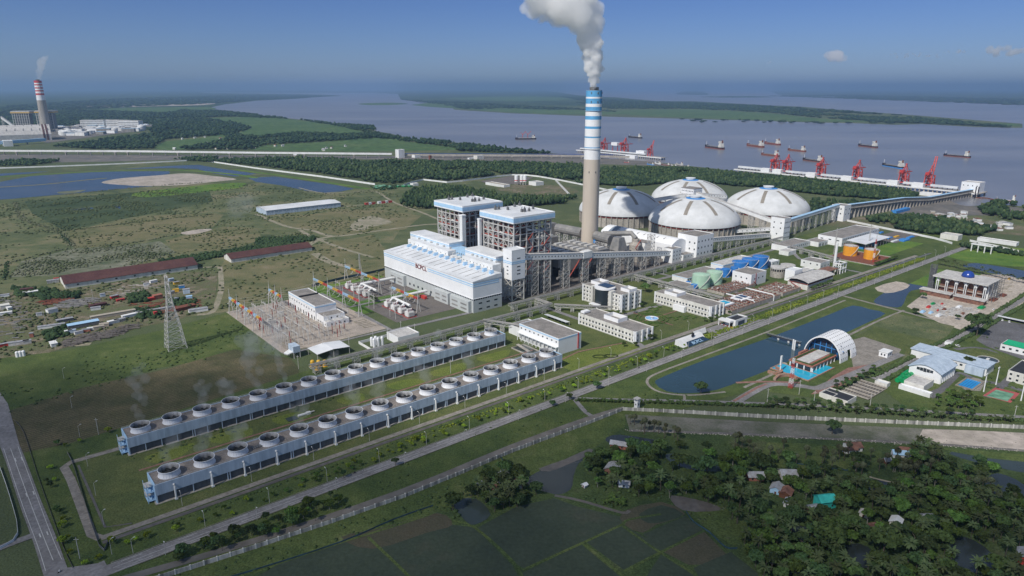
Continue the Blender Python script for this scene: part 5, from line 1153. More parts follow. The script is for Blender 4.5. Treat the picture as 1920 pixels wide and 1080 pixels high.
MB().box(9, 9.6, -.5, -.03, 1, 15).build('red_pipe', 'red_floor', t); MB().bar((4, -1, 6), (12, -1, .4), 1.2, .3).build('outside_stair', 'red_floor', t)
# open basins with red walkways
def basin(label, u0, v0, lu, lv, nu, nv, h=2.2):
 t = thing('settling_basin', label, 'basin', W(u0, v0), 'open water treatment basins')
 MB().box(.8, lu - .8, .8, lv - .8, .02, .5).build('basin_floor', 'yard_weeds', t); MB().walls(0, lu, 0, lv, 0, h, .7).build('wall', 'concrete', t)
 for i in range(1, nu): MB().box(lu * i / nu - .35, lu * i / nu + .35, .72, lv - .72, .55, h).build('channel_wall', 'concrete', t)
 for i in range(nv + 1): y = min(max(lv * i / nv, .5), lv - .5); MB().box(.1, lu - .1, y - .5, y + .5, h + .02, h + .25).bar((.1, y - .45, h + 1.2), (lu - .1, y - .45, h + 1.2), .14).bar((.1, y + .45, h + 1.2), (lu - .1, y + .45, h + 1.2), .14).build('walkway', 'path_red', t)
 for i in range(1, nu, 2): MB().box(lu * i / nu - .5, lu * i / nu + .5, .3, lv - .3, h + .26, h + .45).build('walkway', 'brick_red', t)
 for k in range(nu * nv // 3): x, y = R.uniform(2, lu - 3), R.uniform(2, lv - 3); MB().box(x, x + R.uniform(.8, 2), y, y + R.uniform(.8, 2), h + .5, h + R.uniform(1, 2)).build('machine', R.choice(('duct_grey', 'rust', 'white_wall')), t)
 return t
basin('open basins with red walkways below the blue tanks', 642, 415, 62, 22, 14, 5, 3)
t = basin('large open basins with red walkways and two pale skylights', 590, 371, 92, 32, 20, 6, 4.5)
for x, y in ((12, 18), (44, 18)): MB().box(x - 9, x + 9, y - 7, y + 7, 5.0, 6.6).build('roof_slab', 'white_paint', t); MB().box(x - 6, x + 6, y - 4, y + 4, 6.62, 7.2).build('skylight', 'pool_water' if x < 30 else 'glass_blue', t)
basin('small open basins with red walkways beside the curved roof shed', 690, 373, 38, 30, 8, 5, 3.5)
for u, v, l in ((632, 372, 'white pipe loop over the basins, nearer the office'), (668, 371, 'white pipe loop over the basins, nearer the curved shed')):
 t = thing('pipe_loop', l, 'pipe', W(u, v)); MB().tube([(0, 0, 0), (0, 0, 6), (0, 1, 6.8), (0, 34, 6.8)], .7, 10).build('pipe', 'white_wall', t)
t = thing('curved_roof_shed', 'grey open sided shed with a curved roof and red railings', 'shed', W(733, 368))
MB().walls(0, 58, 0, 24, 0, 6).build('wall', 'cream_wall', t); MB().box(1, 57, 1, 23, 6.05, 8.8).build('interior', 'roof_dark', t)
MB().profx([(-1.4, 9), (4, 10.6), (12, 11.6), (20, 10.6), (25.4, 9), (25.4, 9.4), (20, 11), (12, 12), (4, 11), (-1.4, 9.4)], -1.5, 59.5).build('roof', 'roof_pale', t)
for i in range(10): MB().box(i * 6.3, i * 6.3 + .4, .02, .5, 6, 9.2).build('post', 'concrete', t)
MB().bar((0, -.1, 6.8), (58, -.1, 6.8), .2, .5).bar((-.1, 0, 6.8), (-.1, 24, 6.8), .2, .5).bar((-.6, 20, 6), (-.6, 6, .3), 1.2, .3).build('railing', 'red_floor', t)
building('white_block', 'plain white windowless block behind the curved roof shed', 'building', 754, 396, 18, 12, 14, 'white_paint', 'roof_white')
building('low_building', 'low white building between the white block and the slim chimney', 'building', 774, 398, 30, 12, 8, 'white_wall', 'roof_pale', wy=[(3, 4.5, 1.6, 1.6)])
t = thing('open_shed', 'brown roofed open shed on concrete posts beside the curved roof shed', 'shed', W(795, 380))
MB().box(0, 34, 0, 14, 7.4, 8).build('roof', 'roof_brown', t)
for x in (0, 8, 16, 24, 33):
 for y in (0, 13.3): MB().box(x, x + .7, y, y + .7, 0, 7.38).build('post', 'concrete', t)
MB().box(3, 30, 4, 11, 0, 4).build('machinery', 'steel_dark', t)
t = thing('blower_shed', 'white open concrete frame with a round blower beside the brown shed', 'frame', W(832, 379))
for x in (0, 7, 14):
 for y in (0, 9): MB().box(x, x + 1, y, y + 1, 0, 12).build('post', 'white_wall', t)
MB().walls(-.2, 15.2, -.2, 10.2, 12.02, 13.4, .8).build('roof_beam', 'white_wall', t); MB().walls(-.1, 15.1, -.1, 10.1, 5.6, 6.3, .8).build('beam', 'white_wall', t); MB().lathe([(2.4, 0), (2.4, 4)], 16, (7, 5)).build('blower', 'steel_dark', t)
t = thing('slim_chimney', 'slim white chimney beside the orange tanks', 'chimney', W(868, 404)); MB().lathe([(1.8, 0), (1.5, 30), (1.2, 30.1), (1.2, 27)], 18).build('stack', 'white_wall', t)
building('boiler_room', 'white auxiliary building in front of the orange tanks', 'building', 833, 405, 24, 26, 9, 'white_wall', 'roof_grey', wx=[(3, 6, 1.8, 1.6)], wy=[(3, 4, 1.6, 2)])
building('warehouse', 'long white two storey warehouse with a grey roof behind the orange tanks', 'warehouse', 985, 452, 118, 36, 12.5, 'white_paint', 'roof_grey', wx=[(3, 8, 4, 1.4)], wy=[(22, 9.5, 1.6, 1.6), (22, 4, 1.6, 1.8)])
t = thing('canopy', 'white roofed open sided shed beside the long warehouse', 'shed', W(985, 418))
MB().add([(0, 0, 9), (78, 0, 9), (78, 28, 10.5), (0, 28, 10.5), (0, 0, 9.5), (78, 0, 9.5), (78, 28, 11), (0, 28, 11)], [(3, 2, 1, 0), (4, 5, 6, 7), (0, 1, 5, 4), (1, 2, 6, 5), (2, 3, 7, 6), (3, 0, 4, 7)]).build('roof', 'roof_white', t)
for i in range(9): MB().box(i * 9.6, i * 9.6 + .6, .3, .9, 0, 9).build('post', 'steel_dark', t)
for i in range(6): MB().box(6 + i * 11, 13 + i * 11, 6, 12, 0, 3 + i % 2 * 2).build('stored_goods', ('mid_blue', 'duct_grey', 'roof_brown')[i % 3], t)
building('workshop', 'long low grey roofed workshop with blue end, right of the junction tower', 'building', 893, 484, 62, 24, 8, 'white_wall', 'roof_grey', wy=[(12, 4.5, 1.6, 2)])
building('workshop', 'smaller low white workshop with dark doorways next to the long one', 'building', 957, 472, 44, 20, 7, 'white_wall', 'roof_grey', wy=[(5, 2.6, 3, 4)])
building('pump_room', 'low white building under the pipe rack by the grey workshop', 'building', 872, 470, 20, 14, 6, 'white_wall', 'roof_pale')
building('switch_room', 'small white block among lawns behind the clarifiers', 'building', 800, 452, 18, 10, 6.5, 'white_wall', 'roof_white', wy=[(2, 3.5, 1.4, 1.4)])
building('long_low_building', 'long low grey roofed building behind the green tanks', 'building', 652, 472, 66, 22, 6.5, 'white_wall', 'roof_grey', wy=[(16, 4.2, 1.4, 1.6)], stripe=[(5.6, 6.2, 'light_blue')])
building('store_house', 'white end of a long shed beside the small blue tanks', 'building', 726, 474, 66, 18, 10, 'white_wall', 'roof_pale', stripe=[(8.6, 9.4, 'light_blue')])
building('low_wing', 'low grey roofed wing in front of the green tanks', 'building', 618, 452, 24, 26, 5.5, 'white_wall', 'roof_grey')
for k in range(4):
 mb = MB().tube([(-1.6, 0, 1.4), (1.6, 0, 1.4)], 1.2, 10).box(-1.2, -.8, -1, 1, 0, 1).box(.8, 1.2, -1, 1, 0, 1); solo(mb, 'blue_drum', 'blue_tank', 'small horizontal blue vessel on the ground below the white cube', 'tank', W(676 + k * 3.6, 436 - k * 1.5), 'horizontal blue vessels')
for k in range(5):
 mb = MB().box(0, 3.2, 0, 4.5, 0, 5.5 + k % 2).tube([(1.6, 2.2, 5), (1.6, 2.2, 8)], .6, 8); solo(mb, 'water_filter', 'green_tank' if k % 3 else 'white_wall', 'pale green upright filter box on the lawn behind the clarifiers' if k % 3 else 'white upright filter box on the lawn behind the clarifiers', 'filter', W(766 + k * 5.5, 462 + (k % 2) * 5), 'filter boxes')
for k in range(3):
 mb = MB().tube([(0, 0, 0), (0, 0, 8.4)], .5, 8).box(-.6, 5, -.6, .6, 8.2, 9); solo(mb, 'red_frame', 'red_paint', 'red pipe frame standing over the filter boxes', 'pipe frame', W(776 + k * 5, 459), 'red pipe frames over the filters')
mm = MB().trestle((0, 0, 0), 1.6, 1.6, 44, 16, .22, .6)
def mast(label, px, yb, yt, bands=False, w=1.8):
 h = height(px, yb, yt); t = thing('lattice_mast', label, 'mast', G(px, yb), 'thin lattice masts'); n = 6
 for i in range(n):
  MB().trestle((0, 0, h * i / n), w * (1 - .1 * i), w * (1 - .1 * i), h / n, 2, .16, 1.0).build('section', ('red_paint', 'white_paint')[i % 2] if bands else 'steel', t)
mast('grey lattice mast in front of the long warehouse', 1564, 478, 428); mast('grey lattice mast between the orange tanks', 1628, 464, 421); mast('red and white lattice mast before the right orange tank', 1637, 492, 440, True); mast('grey lattice mast behind the switchyard', 675, 505, 476)
mast('red and white lattice mast in the park by the pavilion', 1482, 728, 672, True, 2.6)
for k, (px, py, w_, l_, m) in enumerate(((1666, 449, 6, 9, 'mid_blue'), (1690, 452, 5, 10, 'mid_blue'), (1705, 448, 5, 12, 'mid_blue'), (1695, 454, 7, 14, 'mid_blue'), (1680, 446, 4, 8, 'yellow_paint'), (1675, 455, 4, 12, 'roof_white'), (1652, 438, 4, 6, 'mid_blue'))):
 mb = MB().box(0, l_ * 1.6, 0, w_, 0, 1.6).box(.4, l_ * 1.6 - .4, .5, w_ - .5, 1.62, 2.1)
 solo(mb, 'covered_stack', m, '%s sheet covered stack in the storage yard, %s' % ({'mid_blue': 'blue', 'yellow_paint': 'yellow', 'roof_white': 'white'}[m], ('nearest the canopy', 'beside the first', 'at the far side', 'longest of them', 'by the back fence', 'lowest one', 'against the warehouse end')[k]), 'stack', G(px, py), 'covered stacks in the storage yard')
sheet('storage_yard', uvs((1070, 452), (1070, 412), (1160, 412), (1160, 452)), 'gravel_dark', GZ + .03, raw=True)
t = thing('bund', 'low wall round the orange tank yard', 'wall', W(905, 372)); MB().walls(0, 66, 0, 62, 0, 1.4, .4).build('wall', 'concrete', t)
sheet('tank_yard', uvs((906, 433), (906, 373), (970, 373), (970, 433)), 'rust', GZ + .035, raw=True)
# gatehouse, sign wall
t = thing('gatehouse', 'white modern gatehouse with a slanted canopy beside the main road', 'gatehouse', W(560, 347))
MB().walls(0, 20, 0, 11, 0, 7.4, .6).build('wall', 'white_wall', t); MB().box(.62, 19.4, .62, 10.4, 5.8, 6.2).build('roof', 'roof_dark', t)
MB().box(-6, -.02, 2, 15, 5.4, 7).build('canopy', 'white_wall', t); MB().box(-6, -5.4, 2.4, 3, 0, 5.38).build('post', 'white_wall', t); MB().box(-6, -5.4, 14, 14.6, 0, 5.38).build('post', 'white_wall', t)
inst(window_mesh(11, 4, 'y', 'glass_blue'), 'window', t, (10, 0, 3.4)); inst(window_mesh(4, 3.4, 'x'), 'window', t, (0, 5, 2.4))
t = thing('sign_wall', 'white trapezoid sign wall with pale lettering on a sloping teal panel', 'sign', W(478, 345))
MB().profx([(0, 0), (6, 5.2), (9, 5.2), (9.5, 0)], 0, 34).build('wedge', 'white_wall', t)
MB().add([(4, -2.2, .25), (36, -2.2, .25), (32, 3.0, 2.85), (8, 3.0, 2.85)], [(0, 1, 2, 3)]).build('panel', 'glass_blue', t)
lettering('BCPCL', 4.6, 'light_blue', t, Matrix.Translation((20, -1.4, .9)) @ Matrix.Rotation(math.radians(27), 4, 'X'))
MB().box(19, 21, 4.4, 6, 5.2, 8.2).box(18, 20.2, 4.2, 5.4, 5.2, 6.6).build('emblem', 'roof_dark', t)
t = thing('billboard', 'pale slanted billboard beside the gate apron', 'billboard', W(505, 353))
MB().add([(0, 0, 2.4), (18, 0, 2.4), (18, 1.6, 6.4), (0, 1.6, 6.4), (0, .5, 2.4), (18, .5, 2.4), (18, 2.1, 6.4), (0, 2.1, 6.4)], [(0, 1, 2, 3), (7, 6, 5, 4), (3, 2, 6, 7), (0, 4, 5, 1), (1, 5, 6, 2), (0, 3, 7, 4)]).build('board', 'white_wall', t)
for x in (2, 9, 16): MB().box(x, x + .3, .6, .9, 0, 3.2).build('post', 'steel', t)
t = thing('barrier', 'red and white striped barrier across the gate apron', 'barrier', W(556, 348))
for i in range(8): MB().box(.0, .3, i * 2, i * 2 + 1.98, 1, 1.3).build('stripe', ('red_paint', 'white_paint')[i % 2], t)
MB().box(-.4, .6, -1, -.05, 0, 1.5).build('post', 'yellow_paint', t)
# fountain garden
gx, gy = UV(1222, 598)
t = thing('fountain', 'round blue fountain pool in the office garden', 'fountain', W(gx, gy))
MB().lathe([(6.6, 0), (6.6, 1.1), (6.0, 1.1), (6.0, .3)], 40, cap=False).build('rim', 'white_wall', t); MB().lathe([(6.0, .8), (.1, .81)], 40, cap=False).build('water', 'fountain_water', t); MB().lathe([(1, .8), (.7, 2), (1.8, 2.2), (.2, 2.4)], 16).build('bowl', 'white_wall', t)
hg = MB()
def hring(r, w_, n=36, a0=0, a1=6.283):
 for i in range(n):
  a, b = a0 + (a1 - a0) * i / n, a0 + (a1 - a0) * (i + 1) / n; c = W(gx, gy)
  hg.bar((c.x + r * math.cos(a), c.y + r * math.sin(a), .5), (c.x + r * math.cos(b), c.y + r * math.sin(b), .5), w_, 1.0)
hring(12, .9); hring(16, .8)
for sx in (-1, 1):
 for sy in (-1, 1):
  for k in range(3):
   x0, y0 = gx + sx * (12 + k * 9), gy + sy * (10 + k * 4)
   for (a, b) in (((0, 0), (7, 0)), ((7, 0), (7, 8)), ((7, 8), (0, 8))): hg.bar(W(x0 + sx * a[0], y0 + sy * a[1], .5), W(x0 + sx * b[0], y0 + sy * b[1], .5), .9, 1.0)
o = hg.build('hedge', 'leaf_light'); tag(o, 'clipped ornamental hedges in rings and angles around the fountain', 'hedge')
strip('path', uvs((gx - 46, gy), (gx - 8, gy)), 1.6, 'path_red', GZ + .02, raw=True); strip('path', uvs((gx + 8, gy), (gx + 46, gy)), 1.6, 'path_red', GZ + .02, raw=True)
strip('path', uvs((gx, gy - 26), (gx, gy - 8)), 1.6, 'path_red', GZ + .03, raw=True); strip('path', uvs((gx, gy + 8), (gx, gy + 24)), 1.6, 'path_red', GZ + .03, raw=True)
hg = MB()
for cx, cy in ((406, 377), (414, 372)):
 c = W(cx, cy)
 for i in range(24): a, b = i * .262, (i + 1) * .262; hg.bar((c.x + 6 * math.cos(a), c.y + 3.4 * math.sin(a), .4), (c.x + 6 * math.cos(b), c.y + 3.4 * math.sin(b), .4), .8, .9)
o = hg.build('hedge', 'leaf_mid'); tag(o, 'two low looped hedges on the bright lawn at the cooling tower end', 'hedge')
# ---- pavilion
t = thing('pavilion', 'white barrel vaulted pavilion with square openings and a blue glass front', 'pavilion', W(549, 240))
RO, RI, LN, ZF = 16.2, 15.4, 28, 1.18; sh = MB()
pr = [(RO * math.cos(a), RO * ZF * math.sin(a)) for a in [math.pi * i / 28 for i in range(29)]]
inn = [(RI * math.cos(a), RI * ZF * math.sin(a)) for a in [math.pi * i / 28 for i in range(29)]]
for i in range(28):
 y0, y1 = pr[i], pr[i + 1]; q0, q1 = inn[i], inn[i + 1]; xs = [(0, LN)]
 if 1 <= 28 - i <= 6 and False: pass
 if i < 4: xs = [(0, 13), (19, LN)]
 for x0, x1 in xs:
  sh.add([(x0, y0[0], y0[1]), (x1, y0[0], y0[1]), (x1, y1[0], y1[1]), (x0, y1[0], y1[1]), (x0, q0[0], q0[1]), (x1, q0[0], q0[1]), (x1, q1[0], q1[1]), (x0, q1[0], q1[1])], [(3, 2, 1, 0), (4, 5, 6, 7), (0, 4, 7, 3), (1, 2, 6, 5), (0, 1, 5, 4), (3, 7, 6, 2)])
# the vault spans across V: mirror so that the low opening faces the right
sh.v = [(x, -y, z) for x, y, z in sh.v]; sh.f = [tuple(reversed(f)) for f in sh.f]
o = sh.build('vault', 'white_paint', t); o.location = (0, 16, 0)
dot = MB().box(-.42, .42, -.42, .42, -.05, .05).mesh('square_opening', 'steel_dark')
for i in range(1, 27, 2):
 for j in range(9):
  a = math.pi * (i + .5) / 28; x = 1.8 + j * 3.1
  if a < .52 and 11.5 < x < 20.5: continue
  p = inst(dot, 'square_opening', t, (x, 16 - (RO + .05) * math.cos(a), (RO + .05) * ZF * math.sin(a))); p.rotation_euler = (math.pi / 2 - a, 0, 0)
MB().box(6, 6.3, .8, 31.2, 0, 9).box(6, 6.3, 3.4, 28.6, 9, 13.4).box(6, 6.3, 8, 24, 13.4, 16.6).build('glass_front', 'glass_blue', t)
for y in (2, 6, 11, 16, 21, 26, 30): MB().box(5.6, 5.95, y - .25, y + .25, 0, 9 if y in (2, 30) else 13).build('mullion', 'mid_blue', t)
MB().box(5.5, 5.9, 1, 31, 8.6, 9.2).build('transom', 'mid_blue', t)
t = thing('front_hall', 'brick walled flat hall in front of the pavilion, edged with white posts', 'hall', W(513, 245.5))
MB().box(0, 38, 0, 19, .2, 4.4).build('wall', 'glass_dark', t); MB().box(-.8, 39, -.8, 19.8, 4.42, 5.6).build('fascia', 'brick_red', t); MB().box(3, 38, 4.5, 15, 5.62, 6.2).build('roof', 'roof_pale', t)
MB().walls(.5, 38, .5, 18.5, 5.62, 6.0, 2.2).build('planter', 'hedge_green', t)
for i in range(4): MB().box(-.7, .2, i * 6, i * 6 + .9, 0, 4.4).build('post', 'white_wall', t)
for i in range(7): MB().box(i * 6, i * 6 + .8, -.7, .2, 0, 4.4).build('post', 'white_wall', t)
MB().box(20, 32, 21, 23, 0, 5.8).build('brick_pier', 'brick_red', t)
t = thing('reflecting_pool', 'turquoise pool in front of the brick hall, with an orange brick rim', 'pool', W(492, 239))
MB().box(3, 19.6, 0, 31, .3, .75).box(19.7, 43, 0, 6.6, .3, .75).build('water', 'pool_water', t); MB().walls(2, 19.9, -1, 32, 0, 1, .9).build('rim', 'terracotta', t); MB().box(20, 44, -1, -.05, 0, 1).build('rim', 'terracotta', t)
mb = MB().tube([(0, 0, 0), (0, 0, 9)], .5, 8).box(-.9, .9, -.5, .5, 6, 14); solo(mb, 'sculpture', 'white_wall', 'white abstract sculpture standing in the turquoise pool', 'sculpture', W(494, 262, .3))
for k, (px, py) in enumerate(((1486, 655), (1489, 657))): solo(MB().lathe([(.7, 0), (.7, 9), (.1, 9.4)], 10), 'white_pillar', 'white_wall', 'white round pillar beside the brick hall, ' + ('left' if k == 0 else 'right') + ' of two', 'pillar', G(px, py), 'white pillars by the pool')
for k, (px, py) in enumerate(((1546, 690), (1537, 697), (1526, 703), (1470, 683))): solo(MB().lathe([(2.2, 0), (2.6, .7), (1.6, .7), (1.5, .2)], 14), 'round_bench', 'stone_brown', 'pale round bench on the grass by the turquoise pool', 'bench', G(px, py), 'round benches by the pool')
for k, pts in enumerate(([(1452, 714), (1462, 707), (1480, 706), (1494, 712)], [(1440, 699), (1456, 703), (1465, 699), (1455, 692)])):
 p = line_pts(pts, smooth=5); mb = MB()
 for a, b in zip(p, p[1:]): mb.bar((a.x, a.y, 1.2), (b.x, b.y, 1.2), 2.2, 2.4)
 o = mb.build('curved_wall', 'terracotta'); tag(o, ('curved brick seat wall nearer the park path', 'curved brick seat wall looping beside the pool corner')[k], 'wall')
t = thing('guard_booth', 'small white flat roofed booth beside the compound road', 'booth', G(1663, 672)); MB().box(0, 9, 0, 7, 0, 4.4).build('wall', 'white_paint', t); MB().box(-.4, 9.4, -.4, 7.4, 4.42, 5).build('roof', 'white_wall', t); windows(t, 'x', 1, 6, 2, (2.4,), 1.2, 1.6); windows(t, 'y', 1, 8, 2, (2.4,), 1.2, 1.6)
t = thing('footbridge', 'dark footbridge on white piers over the canal', 'bridge', G(1440, 633), rz=0)
a, b = G(1437, 631) - G(1440, 633), G(1501, 649) - G(1440, 633); MB().bar(a + Vector((0, 0, 2.6)), b + Vector((0, 0, 2.6)), 2.4, .5).build('deck', 'roof_dark', t)
for s in (-1, 1):
 n = (b - a).cross(Vector((0, 0, 1))).normalized() * 1.1 * s; MB().bar(a + n + Vector((0, 0, 3.8)), b + n + Vector((0, 0, 3.8)), .12).build('rail', 'steel', t)
for f in (.35, .65, .96): p = a.lerp(b, f); MB().box(p.x - .6, p.x + .6, p.y - .9, p.y + .9, -.5, 2.3).build('pier', 'white_wall', t)
# ---- mosque under construction
t = thing('mosque', 'unfinished grey mosque with arched bays and a blue dome on its flat roof', 'mosque', W(835, 226))
MB().box(-3, 36, -3, 51, 19, 20.2).build('roof', 'roof_pale', t)
MB().box(5, 33, 4, 45, 0, 18.9).build('core', 'roof_brown', t)
for i in range(6):
 y = i * 9.2; m = MB()
 for q in (-.9, .9): m.box(-.7, .7, y + q - .32, y + q + .32, 0, 14.5)
 m.bar((0, y - .9, 14.4), (0, y, 18.4), .62, 1.2).bar((0, y + .9, 14.4), (0, y, 18.4), .62, 1.2).build('arch_pillar', 'white_wall', t)
 if i < 5:
  m = MB()
  for k in range(10):
   a0, a1 = math.pi * k / 10, math.pi * (k + 1) / 10; m.bar((1, y + 4.6 + 3.4 * math.cos(a0), 14 + 4.4 * math.sin(a0)), (1, y + 4.6 + 3.4 * math.cos(a1), 14 + 4.4 * math.sin(a1)), .6, .8)
  m.build('arch', 'roof_pale', t); MB().box(2.2, 2.8, y + 1.4, y + 7.8, 8, 9).build('floor_slab', 'concrete', t)
for x in (8, 17, 26, 34): MB().box(x - .8, x + .8, -1.6, 0, 0, 19).build('pillar', 'white_wall', t)
MB().lathe([(6.3, 20.2), (6.2, 22), (5.4, 24), (4, 25.6), (2.2, 26.6), (.1, 27)], 32, (20, 24)).build('dome', 'deep_blue', t, smooth=True)
MB().box(-16, -5, 26, 58, 5, 5.8).build('porch_roof', 'roof_pale', t); MB().box(-15, -6, 27, 57, 0, 4.98).build('porch_room', 'roof_brown', t)
MB().box(-16, -5, -6, 24, 5, 5.8).build('porch_roof', 'roof_pale', t); MB().box(-15, -6, -5, 23, 0, 4.98).build('porch_room', 'roof_brown', t)
s = MB()
for x in (6, 14, 22, 30, 37): s.bar((x, -6, 0), (x, -6, 21), .3); s.bar((x, -3.4, 0), (x, -3.4, 21), .3)
for z in (5, 10, 15, 20): s.bar((4, -6, z), (38, -6, z), .25); s.bar((4, -3.4, z), (38, -3.4, z), .25)
s.build('scaffold', 'steel_dark', t)
mb = MB().trestle((0, 0, 0), 5, 5, 30, 8, .5).box(-2, 2, -2, 2, 0, 26); solo(mb, 'minaret_scaffold', 'steel_dark', 'scaffolded minaret shaft beside the unfinished mosque', 'scaffold', G(1744, 545))
mb = MB().box(0, 26, 0, 14, 0, .5);
for k, (px, py, m, s_) in enumerate(((1749, 571, 'green_plastic', 3), (1741, 577, 'red_paint', 3), (1766, 572, 'red_paint', 2), (1840, 578, 'green_plastic', 5), (1770, 582, 'rust', 2.6), (1758, 584, 'red_paint', 1.4), (1892, 524, 'yellow_paint', 2.2), (1841, 528, 'yellow_paint', 2), (1798, 577, 'roof_white', 4), (1760, 593, 'roof_white', 4), (1730, 586, 'light_blue', 3.4), (1745, 588, 'light_blue', 3), (1862, 563, 'rust', 6), (1880, 555, 'rust', 5), (1805, 590, 'roof_brown', 3))):
 mb = MB().box(-s_, s_, -s_ * .5, s_ * .5, 0, 1.6).box(-s_ * .6, s_ * .6, -s_ * .3, s_ * .3, 1.62, 2.4)
 solo(mb, 'site_pile', m, '%s pile of material on the building site, %s' % ({'green_plastic': 'green', 'red_paint': 'red', 'rust': 'rusty', 'yellow_paint': 'yellow', 'roof_white': 'white', 'light_blue': 'pale blue', 'roof_brown': 'brown'}[m], ('left of the porch', 'by the left fence', 'in front of the porch', 'beside the road hedge', 'among the sheds', 'smallest of them', 'on the far yard', 'behind the mosque', 'by the central shed', 'in the lower corner', 'on the fence line', 'next along the fence line', 'near the road', 'at the far road edge', 'at the lower edge')[k]), 'pile', G(px, py), 'piles on the building site')
t = thing('gate_arch', 'white open concrete frame standing alone on the far lawn', 'frame', G(1858, 477));
for y in (0, 8, 16, 24): MB().box(0, 1.2, y, y + 1.2, 0, 10).build('post', 'white_wall', t)
MB().box(-.5, 6, -1, 26, 10.02, 11).build('roof', 'white_wall', t)
# ---- compound on the right
t = thing('sports_hall', 'white sports hall with a pale blue curved roof and a dark gable window', 'hall', W(567, 171))
pr = [(0, 0), (0, 8.4)] + [(y, 8.4 + 4.2 * math.sin(math.pi * y / 23)) for y in (2, 5, 8, 11.5, 15, 18, 21)] + [(23, 8.4), (23, 0)]
MB().profx(pr, 0, 30).build('wall', 'white_paint', t)
pr2 = [(-1, 8.3)] + [(y, 8.5 + 4.2 * math.sin(math.pi * y / 23)) for y in (0, 2, 5, 8, 11.5, 15, 18, 21, 23)] + [(24, 8.3), (24, 8.7)] + [(y, 9.1 + 4.2 * math.sin(math.pi * y / 23)) for y in (23, 21, 18, 15, 11.5, 8, 5, 2, 0)] + [(-1, 8.7)]
MB().profx(pr2, -1, 31).build('roof', 'blue_grey_cladding', t)
for i in range(5): inst(window_mesh(2.2, 3.2 - abs(i - 2) * .5, 'x'), 'window', t, (0, 6.9 + i * 2.4, 8.4))
for i in range(8): MB().box(1 + i * 3.7, 1.4 + i * 3.7, -.4, -.02, 0, 8.3).build('pilaster', 'white_wall', t)
for y in (8, 12): inst(window_mesh(1.2, 2.4, 'x'), 'door', t, (0, y, 1.3))
t = thing('club_hall', 'long white hall with a pale flat roof behind the sports hall', 'hall', W(612, 186))
MB().box(0, 18, -32, 24, 0, 7).build('wall', 'white_wall', t); MB().box(-.8, 18.8, -32.8, 24.8, 7.02, 7.7).build('roof', 'blue_grey_cladding', t); MB().box(-4, -.02, -31, -18, 0, 6.4).build('porch', 'blue_grey_cladding', t); windows(t, 'x', -16, 0, 4, (4.4,), 2, 1.6)
building('kitchen_block', 'low pale roofed kitchen block in front of the sports hall', 'building', 541, 173, 19, 14, 5.5, 'cream_wall', 'roof_pale')
building('lean_to', 'low white roofed lean-to at the lower corner of the kitchen yard', 'building', 534.5, 166, 5, 22, 3.4, 'white_wall', 'roof_white')
for k, (px, py) in enumerate(((1694, 718), (1700, 712), (1706, 707), (1689, 712), (1695, 706), (1701, 702), (1684, 716))):
 mb = MB().tube([(-2.4, 0, 2), (2.4, 0, 2)], 1.9, 12).box(-1.6, -1, -1.4, 1.4, 0, 1).box(1, 1.6, -1.4, 1.4, 0, 1)
 solo(mb, 'green_tank', 'green_plastic', 'bright green plastic tank clustered beside the sports hall', 'tank', G(px, py), 'bright green plastic tanks')
t = thing('filter_beds', 'grid of dark filter beds with pale curbs below the compound road', 'filter beds', W(496, 193))
MB().box(0, 32, 0, 20, .3, .6).build('bed', 'mud_wet', t)
for i in range(6): MB().box(i * 6.2, i * 6.2 + .6, 0, 20, .6, 1.4).build('kerb', 'concrete', t)
for i in range(10): MB().box(.7, 31, i * 2.1, i * 2.1 + .3, .62, 1.0).build('pipe', 'stone_brown', t)
building('garage', 'low dark roofed house among trees near the perimeter wall', 'house', 0, 0, 14, 20, 4, 'cream_wall', 'roof_dark', loc=G(1588, 762)); building('garage', 'low white roofed hut beside the dark roofed house', 'house', 0, 0, 8, 10, 3.4, 'cream_wall', 'roof_tin', loc=G(1560, 752)); building('pump_hut', 'small white hut at the filter bed corner', 'house', 0, 0, 6, 9, 3.4, 'cream_wall', 'roof_white', loc=G(1662, 728))
t = thing('swimming_pool', 'blue swimming pool with dark lane lines', 'pool', W(575.5, 151.7)); MB().box(0, 19.4, 0, 9.4, .3, .85).build('water', 'swim_water', t); MB().walls(-1.5, 21, -1.5, 11, 0, .9, 1.4).build('rim', 'path_concrete', t)
for i in range(1, 5): MB().box(.5, 19, i * 1.9 - .14, i * 1.9 + .14, .86, .88).build('lane_line', 'deep_blue', t)
building('dormitory', 'cream dormitory with a flat black roof at the right picture edge', 'building', 615.5, 118, 34, 23, 9, 'cream_wall', 'roof_dark', wx=[(5, 2.6, 1.6, 1.6), (5, 6.4, 1.6, 1.6)], wy=[(8, 3, 1.6, 1.6)])
t = building('canteen', 'low white canteen with a bright green roof beside the car park', 'building', 688.7, 132, 17, 35, 5.6, 'white_wall', 'roof_dark', wx=[(7, 3, 2, 1.6)]); MB().box(3.5, 16, 2, 34, 4.9, 6.2).build('green_roof', 'green_roof', t)
building('shelter', 'small white roofed open shelter by the compound road', 'shelter', 0, 0, 14, 5, 3, 'steel_dark', 'roof_white', par=0, loc=G(1750, 664))
building('guard_hut', 'tiny white round windowed hut under the big tree', 'hut', 0, 0, 6, 5, 3, 'white_paint', 'roof_pale', par=0, loc=G(1782, 649))
